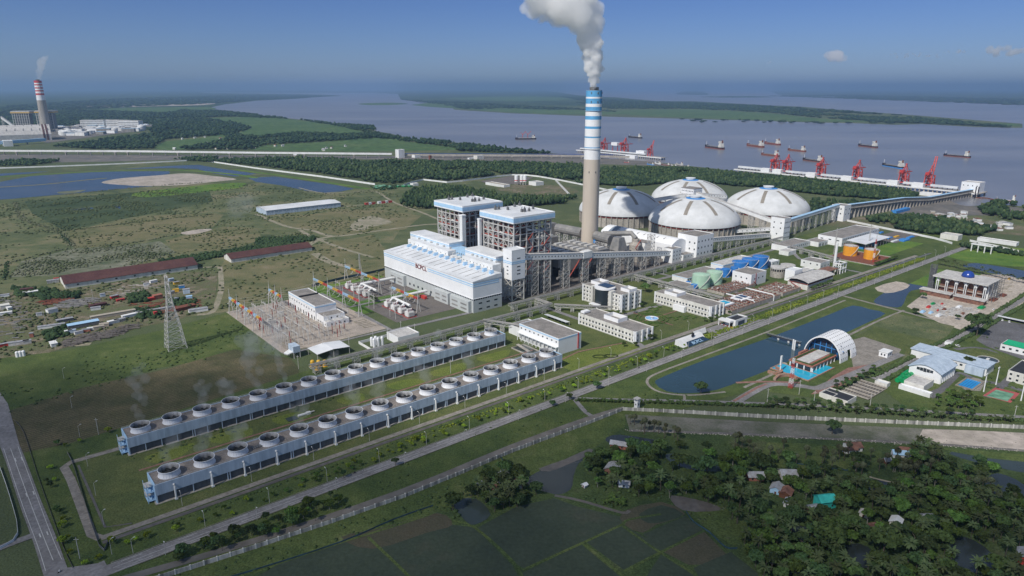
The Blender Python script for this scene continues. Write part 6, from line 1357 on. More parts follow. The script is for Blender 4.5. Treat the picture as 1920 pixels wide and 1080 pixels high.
def car(label, p, m, rz):
 t = thing('parked_car', label, 'car', p, 'cars parked in the compound', rz)
 MB().add([(-2.1, -.85, .3), (2.1, -.85, .3), (2.1, .85, .3), (-2.1, .85, .3), (-2.1, -.85, .85), (2.15, -.8, .8), (2.15, .8, .8), (-2.1, .85, .85)], [(3, 2, 1, 0), (4, 5, 6, 7), (0, 1, 5, 4), (1, 2, 6, 5), (2, 3, 7, 6), (3, 0, 4, 7)]).build('body', m, t)
 MB().add([(-1.8, -.75, .86), (1, -.75, .86), (1, .75, .86), (-1.8, .75, .86), (-1.4, -.62, 1.45), (.3, -.62, 1.45), (.3, .62, 1.45), (-1.4, .62, 1.45)], [(0, 1, 5, 4), (1, 2, 6, 5), (2, 3, 7, 6), (3, 0, 4, 7)]).build('cabin', 'glass_dark', t); MB().box(-1.4, .3, -.62, .62, 1.46, 1.52).build('roof', m, t)
 for x in (-1.35, 1.35):
  for y in (-.84, .84): MB().tube([(x, y - .1, .34), (x, y + .1, .34)], .34, 10).build('wheel', 'black', t)
for k, (px, py) in enumerate(((1873, 600), (1879, 601), (1892, 604))): car(('white car parked leftmost in the car park row', 'white car parked second in the car park row', 'white car parked rightmost in the car park row')[k], G(px, py), 'white_paint', ANG + .3)
car('white car driving on the compound road beside the site hedge', G(1863, 581), 'white_paint', ANG); car('white van parked by the small hut under the big tree', G(1795, 649), 'white_paint', 1.9); car('white car parked under the basin roof beside the garden', W(590, 365), 'white_paint', ANG); car('white car parked next to the basin roof, second of two', W(594, 365), 'white_paint', ANG)
t = thing('carport', 'long white carport roof along the car park edge', 'carport', G(1870, 597)); MB().box(-2, 2, -80, 0, 2.8, 3.1).build('roof', 'roof_white', t); MB().box(1.5, 1.8, -80, 0, 0, 2.78).build('back_wall', 'roof_dark', t)
for px, py, l in ((1844, 735, 'tall white lamp pole beside the swimming pool'), (1914, 752, 'tall white lamp pole beside the sports court'), (1867, 722, 'shorter white lamp pole behind the sports court')):
 solo(MB().tube([(0, 0, 0), (0, 0, 14)], [.45, .3], 8).box(-1.4, 1.4, -.3, .3, 14, 14.8), 'flood_light', 'white_wall', l, 'lamp', G(px, py), 'flood light poles')
t = thing('round_fountain', 'round dark garden pond with a pale centre on the compound lawn', 'fountain', G(1852, 675)); MB().lathe([(8, 0), (8, .8), (7.4, .8), (7.4, .3), (.1, .31)], 32, cap=False).build('rim', 'roof_pale', t); MB().lathe([(7.3, .5), (.1, .51)], 32, cap=False).build('water', 'paddy_water', t); MB().box(-2, 2, -1, 1, .5, 1.2).build('island', 'white_wall', t)
# ---- perimeter wall, guard tower
def wall_run(label, pts, h, m, pier=4.0, t=.3, group='perimeter walls', pilaster='cream_wall', n=None):
 p = line_pts(pts, smooth=2); th = thing('perimeter_wall', label, 'wall', (p[0].x, p[0].y, 0), group, 0); o = Vector((p[0].x, p[0].y, 0)); m_ = MB(); pc = MB().box(-.3, .3, -.32, .32, 0, h + .25).mesh('pier', pilaster)
 for a, b in zip(p, p[1:]):
  a3, b3 = Vector((a.x, a.y, h / 2)) - o, Vector((b.x, b.y, h / 2)) - o; m_.bar(a3, b3, t, h)
  L = (b - a).length; k = max(1, int(L / pier))
  if n is None:
   for i in range(k): q = a.lerp(b, i / k); inst(pc, 'pier', th, (q.x - o.x, q.y - o.y, 0), math.atan2(b.y - a.y, b.x - a.x))
 m_.build('wall_panel', m, th); return th
mat('stained_wall', (.52, .51, .47), .9, .1, .35, streak=True, col2=(.16, .16, .15))
wall_run('stained white wall climbing from the lower left beside the track', [(270, 1096), (480, 1029), (760, 933), (960, 849), (1100, 797), (1168, 770)], 2.6, 'stained_wall', 5.5)
wall_run('stained white wall running right along the top of the stone embankment', [(1168, 770), (1300, 776), (1440, 784), (1700, 795), (1920, 804), (2080, 812)], 2.6, 'stained_wall', 6)
wall_run('white wall behind the far end of the main road', [(1588, 415), (1680, 434), (1750, 448), (1785, 458)], 3.2, 'white_wall', n=0)
wall_run('white wall right of the far road end', [(1818, 453), (1860, 462), (1930, 478)], 3.2, 'white_wall', n=0)
wall_run('thin white wall between the ponds and the far trees', [(350, 302), (370, 300.5), (480, 316.5), (600, 332), (703, 347)], 4, 'white_wall', n=0)
wall_run('thin white wall in front of the dark coal yard', [(757, 348), (794, 338), (838, 343), (900, 336), (960, 329), (1010, 332), (1095, 348), (1170, 365)], 3.6, 'white_wall', n=0)
wall_run('thin white wall along the far left bank', [(-60, 318), (100, 313), (250, 307), (350, 302)], 3.6, 'white_wall', n=0)
t = thing('guard_tower', 'small white guard tower at the bend of the perimeter wall', 'tower', G(1194, 766)); MB().box(-1.4, 1.4, -1.4, 1.4, 0, 5).build('shaft', 'white_wall', t); MB().walls(-1.6, 1.6, -1.6, 1.6, 5.02, 6).build('parapet', 'white_wall', t)
for x in (-1.4, 1.1):
 for y in (-1.4, 1.1): MB().box(x, x + .3, y, y + .3, 6, 7.8).build('post', 'white_wall', t)
MB().box(-2, 2, -2, 2, 7.8, 8.2).build('roof', 'roof_pale', t); windows(t, 'x', -.8, .8, 1, (3.6,), .9, 1.2, -1.4); windows(t, 'y', -.8, .8, 1, (3.6,), .9, 1.2, -1.4)
# net fences
def net(label, pts, h, m, t=.12):
 p = line_pts(pts, smooth=3); mb = MB()
 for a, b in zip(p, p[1:]): mb.bar((a.x, a.y, h / 2), (b.x, b.y, h / 2), t, h)
 o = mb.build('net_fence', m); tag(o, label, 'fence')
net('blue net fence along the dark paddy field edge', [(380, 1098), (480, 1070), (640, 1018), (740, 975), (812, 950)], 1.2, 'net_blue')
net('blue net fence along the bright vegetable plot', [(1286, 960), (1300, 980), (1330, 1000), (1360, 1028), (1382, 1030)], 1.3, 'net_blue')
net('blue net fence beside the village pond', [(1478, 868), (1500, 872), (1590, 884)], 1.2, 'net_blue'); net('short blue net fence below the wall by the hamlet', [(938, 858), (952, 878)], 1.2, 'net_blue')
net('blue sheet fence behind the switchyard', [(585, 538), (640, 524), (700, 512), (728, 505)], 3, 'net_blue', .3)
net('low dark fence beside the left road', [(28, 790), (45, 812), (70, 890), (98, 970), (120, 1030), (137, 1066)], .9, 'mud_wet'); net('pale low fence left of the left road', [(0, 878), (18, 930), (34, 1002), (0, 1030)], 1.6, 'white_wall')
net('thin mesh fence around the cooling tower lawn', [(126, 850), (140, 880), (186, 1025), (205, 1012)], 1.6, 'steel_dark', .06)
# ---- street lamps
def lamp_proto(label):
 t = thing('street_lamp', label, 'lamp', (0, 0, 0), 'slim street lamps'); MB().tube([(0, 0, 0), (0, 0, 8.2)], [.13, .08], 6).build('pole', 'steel', t); MB().tube([(0, 0, 8.1), (1.4, 0, 8.7)], .06, 5).build('arm', 'steel', t); MB().box(1.2, 2.1, -.16, .16, 8.6, 8.8).build('lamp_head', 'white_wall', t); return t
L0 = lamp_proto('slim grey street lamp along the main road verge'); LT = tree_of(L0); first = True
for row, (lab, v, u0, u1, st) in enumerate((('slim grey street lamp along the main road verge', 342.6, 40, 1120, 34), ('slim grey street lamp on the far kerb of the main road', 331, 52, 1120, 45), ('slim grey street lamp along the inner plant path', 370, 70, 460, 38), ('slim grey street lamp along the inner plant path', 371, 480, 760, 40))):
 for k in range(int((u1 - u0) / st)):
  p = W(u0 + k * st, v)
  if first: L0.location = p; first = False
  else: copy_tree(L0, p, ANG + (1.57 if row != 1 else -1.57), lab, tree=LT)
for k in range(9): copy_tree(L0, G(210 - k * 15, 1040 - k * 55), 1.0, 'slim grey street lamp along the left end road', tree=LT)
UP = MB().tube([(0, 0, 0), (0, 0, 12)], [.22, .16], 6).bar((-1.2, 0, 11), (1.2, 0, 11), .15).mesh('utility_pole', 'steel')
for px, py in ((560, 692), (606, 660), (655, 655), (700, 640), (752, 625), (778, 630), (728, 638), (185, 815), (150, 1048), (1498, 740), (1525, 762), (1630, 768), (1900, 790), (1438, 757), (845, 700), (175, 562), (85, 605)):
 tag(inst(UP, 'utility_pole', None, G(px, py)), 'plain grey utility pole', 'pole', 'plain utility poles')
# ---- transmission tower
h = height(330, 655, 521); fx = [(0, 7.6), (.35, 5.2), (.62, 2.4), (.72, 1.9), (1.0, 1.0)]
t = thing('transmission_tower', 'tall grey lattice transmission tower in the grass field', 'pylon', G(330, 652));
def wz(f):
 for (a, wa), (b, wb) in zip(fx, fx[1:]):
  if a <= f <= b: return wa + (wb - wa) * (f - a) / (b - a)
n = 15
for s in range(n):
 f0, f1 = 1 - (1 - s / n) ** 1.25, 1 - (1 - (s + 1) / n) ** 1.25; f0, f1 = s / n, (s + 1) / n; w0, w1 = wz(f0), wz(f1); m = MB(); z0, z1 = h * f0, h * f1
 cs = [(-1, -1), (1, -1), (1, 1), (-1, 1)]
 for k in range(4):
  (a, b), (c, d) = cs[k], cs[(k + 1) % 4]; m.bar((a * w0, b * w0, z0), (a * w1, b * w1, z1), .42)
  m.bar((a * w0, b * w0, z0), (c * w1, d * w1, z1), .22); m.bar((c * w0, d * w0, z0), (a * w1, b * w1, z1), .22); m.bar((a * w1, b * w1, z1), (c * w1, d * w1, z1), .22)
 m.build('lattice_section', 'steel', t)
for f, L in ((.66, 7.5), (.78, 6.5), (.9, 5.5), (1.0, 4.0)):
 m = MB(); z = h * f; w_ = wz(f)
 for sg in (-1, 1):
  for q in (-w_, w_): m.bar((q * .6, sg * w_, z), (0, sg * (w_ + L), z + .4), .25); m.bar((q * .6, sg * w_, z + 2), (0, sg * (w_ + L), z + .4), .25)
  m.tube([(0, sg * (w_ + L), z + .3), (0, sg * (w_ + L), z - 2.4)], .25, 6)
 m.build('cross_arm', 'steel', t)
# ---- sheds and salvage on the left
def shed(label, near, left, right, h, rise, m, roof, name='long_shed', cat='shed', ridge=True, nwin=0, wcol='glass_dark'):
 u0, v0 = UV(*near); ul, vl = UV(*left); ur, vr = UV(*right); lu, lv = ur - u0, vl - v0
 t = thing(name, label, cat, W(u0, v0)); MB().profx([(0, 0), (0, h), (lv / 2, h + rise), (lv, h), (lv, 0)], 0, lu).build('wall', m, t)
 for (y0, z0, y1, z1) in ((-.8, h - .1, lv / 2, h + rise + .05), (lv / 2, h + rise + .05, lv + .8, h - .1)):
  MB().add([(-.8, y0, z0), (lu + .8, y0, z0), (lu + .8, y1, z1), (-.8, y1, z1), (-.8, y0, z0 + .4), (lu + .8, y0, z0 + .4), (lu + .8, y1, z1 + .4), (-.8, y1, z1 + .4)], [(3, 2, 1, 0), (4, 5, 6, 7), (0, 1, 5, 4), (1, 2, 6, 5), (2, 3, 7, 6), (3, 0, 4, 7)]).build('roof', roof, t)
 if nwin: windows(t, 'y', 3, lu - 3, nwin, (h * .62,), 2.2, 1.6, 0, wcol)
 return t
shed('long cream shed with a dark red tin roof beside the salvage yard', (123, 542), (111, 529), (375, 507), 5.6, 6, 'cream_wall', 'roof_rust', nwin=7)
shed('long cream shed with a dark red tin roof farther right, by the dirt track', (434, 493), (424, 485), (583, 469), 5, 5, 'cream_wall', 'roof_rust')
t = shed('long white roofed shed with pale blue front in the scrub field', (500, 404), (486, 396.5), (642, 389), 8.5, 2.5, 'blue_grey_cladding', 'roof_white', nwin=18, wcol='white_wall')
def hut(label, px, py, lx, ly, h, wall, roof, rz=0, group='salvage yard huts and containers', name='shed', cat='hut', gable=0):
 t = thing(name, label, cat, G(px, py), group, ANG + rz)
 MB().box(-lx / 2, lx / 2, -ly / 2, ly / 2, 0, h).build('wall', wall, t)
 if gable:
  for s in (-1, 1): MB().add([(-lx / 2 - .5, s * (ly / 2 + .6), h - .15), (lx / 2 + .5, s * (ly / 2 + .6), h - .15), (lx / 2 + .5, 0, h + gable), (-lx / 2 - .5, 0, h + gable), (-lx / 2 - .5, s * (ly / 2 + .6), h), (lx / 2 + .5, s * (ly / 2 + .6), h), (lx / 2 + .5, 0, h + gable + .15), (-lx / 2 - .5, 0, h + gable + .15)], [(3, 2, 1, 0), (4, 5, 6, 7), (0, 1, 5, 4), (1, 2, 6, 5), (2, 3, 7, 6), (3, 0, 4, 7)]).build('roof', roof, t)
  [MB().add([(x, -ly / 2, h), (x, ly / 2, h), (x, 0, h + gable)], [(2, 1, 0)]).build('gable', wall, t) for x in (.01 - lx / 2, lx / 2 - .01)]
  n = max(1, int(lx / 4))
  for i in range(n): inst(window_mesh(1.0, 1.2, 'y'), 'window', t, (-lx / 2 + lx * (i + .5) / n, -ly / 2, h * .55))
  inst(window_mesh(1.0, 1.9, 'x', 'timber_brown'), 'door', t, (-lx / 2, 0, .98))
 else: MB().box(-lx / 2 - .2, lx / 2 + .2, -ly / 2 - .2, ly / 2 + .2, h + .01, h + .3).build('roof', roof, t)
 return t
hut('blue roofed long shed among the containers', 157, 612, 26, 8, 4, 'steel_dark', 'light_blue', -.0)
for i, (px, py, lx, ly, h, m) in enumerate(((129, 625, 6, 3, 3, 'white_wall'), (136, 624, 6, 3, 3, 'blue_grey_cladding'), (148, 626, 7, 3, 2.6, 'white_wall'), (162, 622, 7, 3, 2.6, 'brick_red'), (172, 619, 7, 3, 2.6, 'white_wall'), (186, 617, 9, 4, 3, 'stone_brown'), (196, 612, 8, 5, 3, 'stone_brown'), (101, 648, 5, 9, 3, 'white_wall'), (213, 606, 10, 4, 2.8, 'white_wall'), (225, 603, 10, 4, 2.8, 'concrete'), (213, 592, 40, 5, 3, 'stone_brown'), (290, 585, 34, 4, 3, 'concrete'), (345, 580, 22, 8, 3.4, 'rust'), (372, 584, 18, 6, 3, 'white_wall'), (255, 592, 26, 4, 3, 'white_wall'), (350, 550, 7, 5, 5, 'blue_grey_cladding'), (330, 547, 6, 3, 3, 'yellow_paint'), (341, 540, 6, 3, 3, 'mid_blue'), (322, 551, 6, 3, 3, 'stone_brown'), (296, 560, 9, 6, 4.5, 'brick_red'), (284, 563, 7, 4, 3, 'red_paint'), (275, 536, 6, 4, 3, 'white_wall'), (288, 530, 8, 3, 3, 'white_wall'), (321, 527, 6, 3, 3, 'blue_grey_cladding'), (331, 533, 6, 3, 3, 'yellow_paint'), (331, 565, 4, 3, 4, 'white_wall'), (355, 560, 6, 4, 3, 'light_blue'), (193, 556, 5, 3, 3.4, 'blue_grey_cladding'), (215, 559, 8, 4, 3, 'red_paint'), (226, 564, 8, 3, 2, 'red_paint'), (184, 575, 16, 6, 3, 'roof_rust'), (180, 581, 9, 4, 3, 'white_wall'), (98, 586, 9, 7, 4, 'white_wall'), (74, 592, 5, 3, 3, 'white_wall'), (52, 546, 13, 6, 3.4, 'roof_rust'), (58, 552, 14, 5, 3.4, 'white_wall'), (100, 530, 12, 5, 3.4, 'roof_tin'), (106, 526, 5, 3, 3, 'red_paint'), (10, 557, 8, 4, 3, 'white_wall'), (10, 578, 8, 8, 4, 'cream_wall'), (18, 581, 4, 6, 3, 'white_wall'), (10, 590, 12, 4, 2.6, 'white_wall'), (36, 646, 15, 4, 3, 'roof_pale'), (52, 644, 6, 4, 3, 'roof_pale'), (4, 650, 10, 3, 2.6, 'red_paint'), (97, 614, 22, 4, 2.6, 'white_wall'), (122, 603, 14, 5, 3, 'steel_dark'), (292, 593, 3, 3, 4.6, 'red_paint'), (60, 632, 3, 3, 4, 'brick_red'))):
 nm = {'white_wall': 'white', 'blue_grey_cladding': 'pale blue', 'brick_red': 'brick red', 'stone_brown': 'tan', 'concrete': 'grey', 'rust': 'rusty', 'yellow_paint': 'yellow', 'mid_blue': 'blue', 'red_paint': 'red', 'light_blue': 'light blue', 'roof_rust': 'dark red', 'cream_wall': 'cream', 'roof_tin': 'tin', 'roof_pale': 'pale', 'steel_dark': 'dark'}[m]
 wh = 'below the long red shed' if py < 540 else 'beside the transmission tower' if px > 270 else 'at the left picture edge' if px < 62 else 'near the blue roofed shed' if py > 598 else 'in the middle of the salvage yard'
 hut('%s %s %s' % (nm, ('container', 'cabin')[lx < 8 and h < 3.2] if lx < 12 else 'low shed', wh), px, py, lx, ly, h, m, m if R.random() < .5 else 'roof_tin', R.uniform(-.25, .25), name='container' if lx < 12 else 'low_shed', cat='container' if lx < 12 else 'shed')
for k in range(3): solo(MB().lathe([(1.3, 0), (1.3, 4.4), (.9, 5), (.1, 5.1)], 14), 'white_silo', 'white_paint', 'white upright tank at the salvage yard corner, %s of three' % ('left', 'middle', 'right')[k], 'tank', G(33 + k * 6, 669.5 - k * 1), 'three white upright tanks')
def heap(label, pts, n, m, h):
 p = [tuple(G(*q).to_2d()) for q in pts]; mb = MB(); a = np.array(p); lo, hi = a.min(0), a.max(0); k = 0
 while k < n:
  q = np.array([[R.uniform(lo[0], hi[0]), R.uniform(lo[1], hi[1])]])
  if not inside(p, q)[0]: continue
  x, y = q[0]; an = R.uniform(-.35, .35) + .2; l = R.uniform(1, 5); c, s_ = math.cos(an) * l, math.sin(an) * l; z = R.uniform(.2, h); mb.bar((x - c, y - s_, z), (x + c, y + s_, z + R.uniform(-.3, .3)), R.uniform(.3, 1.1), R.uniform(.3, 1.1)); k += 1
 o = mb.build('scrap_heap', m, kind='stuff'); tag(o, label, 'scrap')
heap('long heap of grey scrap beams in the salvage yard', [(110, 572), (135, 562), (185, 560), (188, 566), (140, 578), (108, 580)], 150, 'duct_grey', 2.0)
heap('heap of brown scrap in the salvage yard', [(75, 566), (130, 552), (150, 556), (120, 568), (80, 574)], 140, 'rust', 1.6)
heap('grey rubble strip below the blue roofed shed', [(118, 640), (200, 622), (260, 606), (262, 614), (200, 636), (120, 652)], 230, 'gravel_dark', 1.8)
heap('scattered pale scrap beside the long red shed', [(190, 545), (290, 525), (310, 540), (230, 560)], 60, 'concrete', 1.0)
heap('scattered scrap under the transmission tower side', [(240, 572), (300, 565), (370, 560), (380, 575), (300, 590)], 120, 'rust', 1.0)
heap('scattered scrap at the left picture edge', [(-20, 560), (30, 560), (60, 610), (30, 640), (-20, 620)], 70, 'duct_grey', 1.2)
heap('rubble on the unfinished mosque site', [(1735, 570), (1790, 575), (1840, 582), (1800, 600), (1745, 592)], 160, 'roof_pale', 1.0)
heap('scattered rubble on the mosque forecourt', [(1850, 530), (1900, 530), (1890, 548), (1850, 560)], 60, 'stone_brown', .8)
# ---- village houses
VH = [('tin roofed house with rusty patches under palms by the muddy pond', 1148, 884, 8, 7, 3, 'roof_brown', 'roof_tin', .4, 2), ('long tin roofed house beside the upper grey pond', 1167, 840, 15, 5, 3, 'brick_red', 'roof_tin', -1.0, 1.6), ('small tin house behind the palms near the paddy bank', 1170, 912, 6, 4, 2.6, 'white_wall', 'roof_tin', -.9, 1.2),
  ('dark red roofed house with white veranda on the open lawn', 1598, 843, 9, 7, 3.2, 'white_wall', 'roof_brown', -.6, 2), ('white walled house in front of the dark red roofed one', 1593, 849, 8, 3, 2.8, 'white_wall', 'roof_brown', -.6, 1.2), ('blue and grey roofed house below the palm clump', 1687, 857, 9, 5, 3, 'white_wall', 'light_blue', -.9, 1.8), ('brown roofed house behind the blue and grey one', 1696, 851, 7, 5, 3, 'cream_wall', 'roof_brown', -.9, 1.8), ('tiny thatched hut near the blue and grey house', 1662, 868, 4, 3.4, 2, 'timber_brown', 'roof_tin', -.5, 1.6),
  ('large tin roofed house at the village edge', 1476, 895, 9, 7, 3.2, 'cream_wall', 'roof_tin', -.7, 2), ('tin roofed house half hidden by trees, left of the brown one', 1456, 922, 7, 6, 3, 'light_blue', 'roof_tin', .3, 1.8), ('dark brown roofed house beside the tin house', 1473, 930, 7, 6, 3, 'timber_brown', 'roof_brown', .3, 1.8), ('low tin house below the dark brown roof', 1478, 948, 6, 4, 2.6, 'white_wall', 'roof_tin', .3, 1.2),
  ('small tin hut below the turquoise house', 1525, 960, 7, 5, 2.8, 'timber_brown', 'roof_tin', -.4, 1.4), ('rusty tin shed lower in the village', 1640, 1000, 7, 5, 2.8, 'timber_brown', 'roof_brown', .5, 1.2), ('white roofed hut among the broad trees', 1679, 984, 6, 5, 2.8, 'cream_wall', 'roof_white', .2, 1.2), ('small pale roofed hut in the village middle', 1620, 968, 4, 4, 2.6, 'cream_wall', 'roof_pale', .2, 1), ('red and white house at the lower right picture edge', 1922, 1052, 9, 7, 3.6, 'red_paint', 'roof_tin', .2, 1.8), ('pale wall house by the footpath', 1738, 975, 5, 4, 2.4, 'white_wall', 'roof_tin', -.6, 1),
  ('tin roofed house in the hamlet by the wall', 939, 899, 8, 5, 3, 'white_wall', 'roof_tin', .2, 1.5), ('rusty red roofed house in the hamlet', 964, 912, 8, 6, 3, 'cream_wall', 'roof_rust', -.6, 1.8), ('small dark hut in the hamlet', 922, 925, 6, 5, 2.8, 'timber_brown', 'roof_brown', .2, 1.6), ('little tin hut in the hamlet', 900, 914, 4, 3, 2.4, 'roof_tin', 'roof_tin', .2, 1), ('tin roofed cottage with a brown end at the village edge', 1415, 898, 9, 6, 3, 'brick_red', 'roof_tin', -.7, 1.8), ('small white hut beside the paddy bank', 1096, 914, 2.4, 2, 2, 'white_wall', 'roof_white', 0, .8)]
for l, px, py, lx, ly, h_, wl, rf, rz, gb in VH: hut(l, px, py, lx, ly, h_, wl, rf, rz, 'village houses', 'village_house', 'house', gb)
hut('two storey turquoise house with a bright turquoise roof in the village', 1545, 951, 9, 7, 5.6, 'teal_roof', 'teal_roof', -.5, 'village houses', 'village_house', 'house', 2.2)
t = thing('pump_skid', 'white pump and pipes on the grass between the cooling tower rows', 'pump', W(162, 432)); MB().tube([(0, 0, 1), (6, 0, 1)], .9, 10).build('pipe', 'white_wall', t); MB().box(6.2, 9, -1.2, 1.2, 0, 1.8).build('pump_body', 'white_wall', t); MB().box(-8, -1, -3, 3, .05, .6).build('pit', 'paddy_water', t); MB().tube([(9, 0, 1.2), (12, 0, 1.2)], .5, 8).build('pipe', 'steel', t)
def bike(label, p, rz):
 t = thing('motorbike', label, 'motorbike', p, rz=rz)
 MB().bar((-.7, 0, .7), (.6, 0, .75), .3, .35).bar((.6, 0, .7), (.8, 0, 1.1), .1).build('frame', 'black', t)
 for x in (-.7, .75): MB().tube([(x, -.06, .32), (x, .06, .32)], .32, 12).build('wheel', 'black', t)
 r = thing('person', 'person riding the ' + label, 'person', p, rz=rz)
 MB().tube([(-.2, -.14, .85), (.25, -.18, .8), (.2, -.18, .35)], [.1, .09, .06], 7).tube([(-.2, .14, .85), (.25, .18, .8), (.2, .18, .35)], [.1, .09, .06], 7).tube([(-.22, 0, .8), (-.15, 0, 1.15), (-.02, 0, 1.42), (.02, 0, 1.52), (.04, 0, 1.6), (.05, 0, 1.72), (.05, 0, 1.8)], [.17, .18, .17, .07, .1, .11, .05], 10).tube([(-.02, -.2, 1.36), (.2, -.28, 1.15), (.6, -.3, 1.12)], [.07, .06, .04], 7).tube([(-.02, .2, 1.36), (.2, .28, 1.15), (.6, .3, 1.12)], [.07, .06, .04], 7).build('body', 'hull_dark' if 'left' not in label else 'white_wall', r)
bike('dark motorbike carrying a rider along the main road', G(665, 888), ANG); bike('dark motorbike near the left road corner', G(112, 1074), 1.2); bike('small motorbike far along the main road', G(1198, 691), ANG)
# ================================================================== waterfront, ships, far plant
def far_line(label, pts, z, r, m, st, cat='conveyor', leg='concrete', name='conveyor_tube', group=None):
 p = [G(*q) for q in pts]; t = thing(name, label, cat, (p[0].x, p[0].y, 0), group, 0); o = Vector((p[0].x, p[0].y, 0))
 for a, b in zip(p, p[1:]):
  a3, b3 = a - o + Vector((0, 0, z)), b - o + Vector((0, 0, z)); MB().bar(a3, b3, r * 2.2, r * 2).build('tube', m, t); d = b - a; L = d.length; k = max(1, int(L / st)); yaw = math.atan2(d.y, d.x)
  big = MB().box(-1.2, 1.2, -r, r, 0, z - r).box(-4, 4, -r * 1.3, r * 1.3, z - r - 2, z - r - .05).mesh('support', leg); sm_ = MB().box(-.6, .6, -r * .8, r * .8, 0, z - r).mesh('support', leg)
  for i in range(k): inst(big if i % 4 == 0 else sm_, 'support', t, a - o + d * (i / k), yaw)
 return t
far_line('long white conveyor tube on concrete supports across the far left bank', [(-60, 290), (240, 291), (480, 294), (735, 296.5)], 13.5, 2.8, 'white_wall', 42)
building('junction_tower', 'white junction tower at the end of the long far conveyor', 'tower', 0, 0, 22, 22, 27, 'white_wall', 'roof_pale', loc=G(748, 296.5))
building('transfer_house', 'white block on the dark trestle right of the far junction tower', 'building', 0, 0, 30, 20, 9, 'white_wall', 'roof_pale', loc=G(778, 296))
far_line('long dark trestle with a purple rail running out to the far jetty', [(758, 295), (960, 296), (1090, 297), (1180, 299)], 8, 2.6, 'concrete', 30, 'trestle', name='trestle')
strip('trestle_rail', [(758, 294.4), (960, 295.2), (1090, 296.2), (1150, 297.2)], .6, 'deep_blue', 12.4, thick=1.6)
building('site_office', 'white square building on the wharf mud', 'building', 0, 0, 26, 20, 12, 'cream_wall', 'roof_pale', loc=G(895, 299)); building('site_shed', 'low white shed beside the square wharf building', 'shed', 0, 0, 28, 10, 5, 'white_wall', 'roof_white', loc=G(880, 299))
building('kiosk', 'dark red tower standing on the wharf mud', 'tower', 0, 0, 7, 7, 14, 'rust', 'rust', loc=G(806, 300));
def jetty(label, u, v0, v1, wd, z):
 t = thing('jetty', label, 'jetty', W(u, v0)); L = v1 - v0
 MB().box(0, wd, 0, L, z - 1.6, z).build('deck', 'concrete', t); MB().box(-.6, -.02, 0, L, z - 2.4, z + .6).build('fascia', 'white_wall', t)
 p = MB().box(-.9, .9, -1.4, 1.4, -2, z - 1.65).mesh('pile', 'concrete'); n = int(L / 9)
 for i in range(n): inst(p, 'pile', t, (1.5, 4 + i * 9, 0)); inst(p, 'pile', t, (wd - 2, 4 + i * 9, 0))
 return t
jetty('long concrete coal jetty on piles with red unloaders', 1672, 528, 1085, 28, 8)
jetty('shorter far jetty on piles behind the chimney', 1768, 1412, 1795, 24, 8)
seg = [v_at(x, 1680, 10) for x in (1385, 1436, 1474, 1524, 1540, 1590, 1609, 1676, 1694, 1724, 1745, 1796)]
for k in range(6):
 a, b = seg[2 * k], seg[2 * k + 1]
 t = thing('jetty_gallery', 'white covered conveyor on the jetty deck, %s section from its far end' % ('first second third fourth fifth sixth'.split()[k]), 'conveyor', W(1676, min(a, b), 8), 'white conveyor sections on the jetty'); L = abs(a - b)
 MB().box(0, 6, 0, L, 4.4, 9).build('casing', 'roof_white', t)
 for i in range(int(L / 10) + 1): MB().box(1, 5, min(i * 10, L - 1), min(i * 10 + .8, L), 0, 4.38).build('support', 'steel_dark', t)
t = thing('jetty_gallery', 'white covered conveyor along the far jetty', 'conveyor', W(1772, 1480, 8)); MB().box(0, 6, 0, 300, 4, 8).build('casing', 'roof_white', t); MB().box(1, 5, 2, 298, 0, 3.98).build('support', 'steel_dark', t)
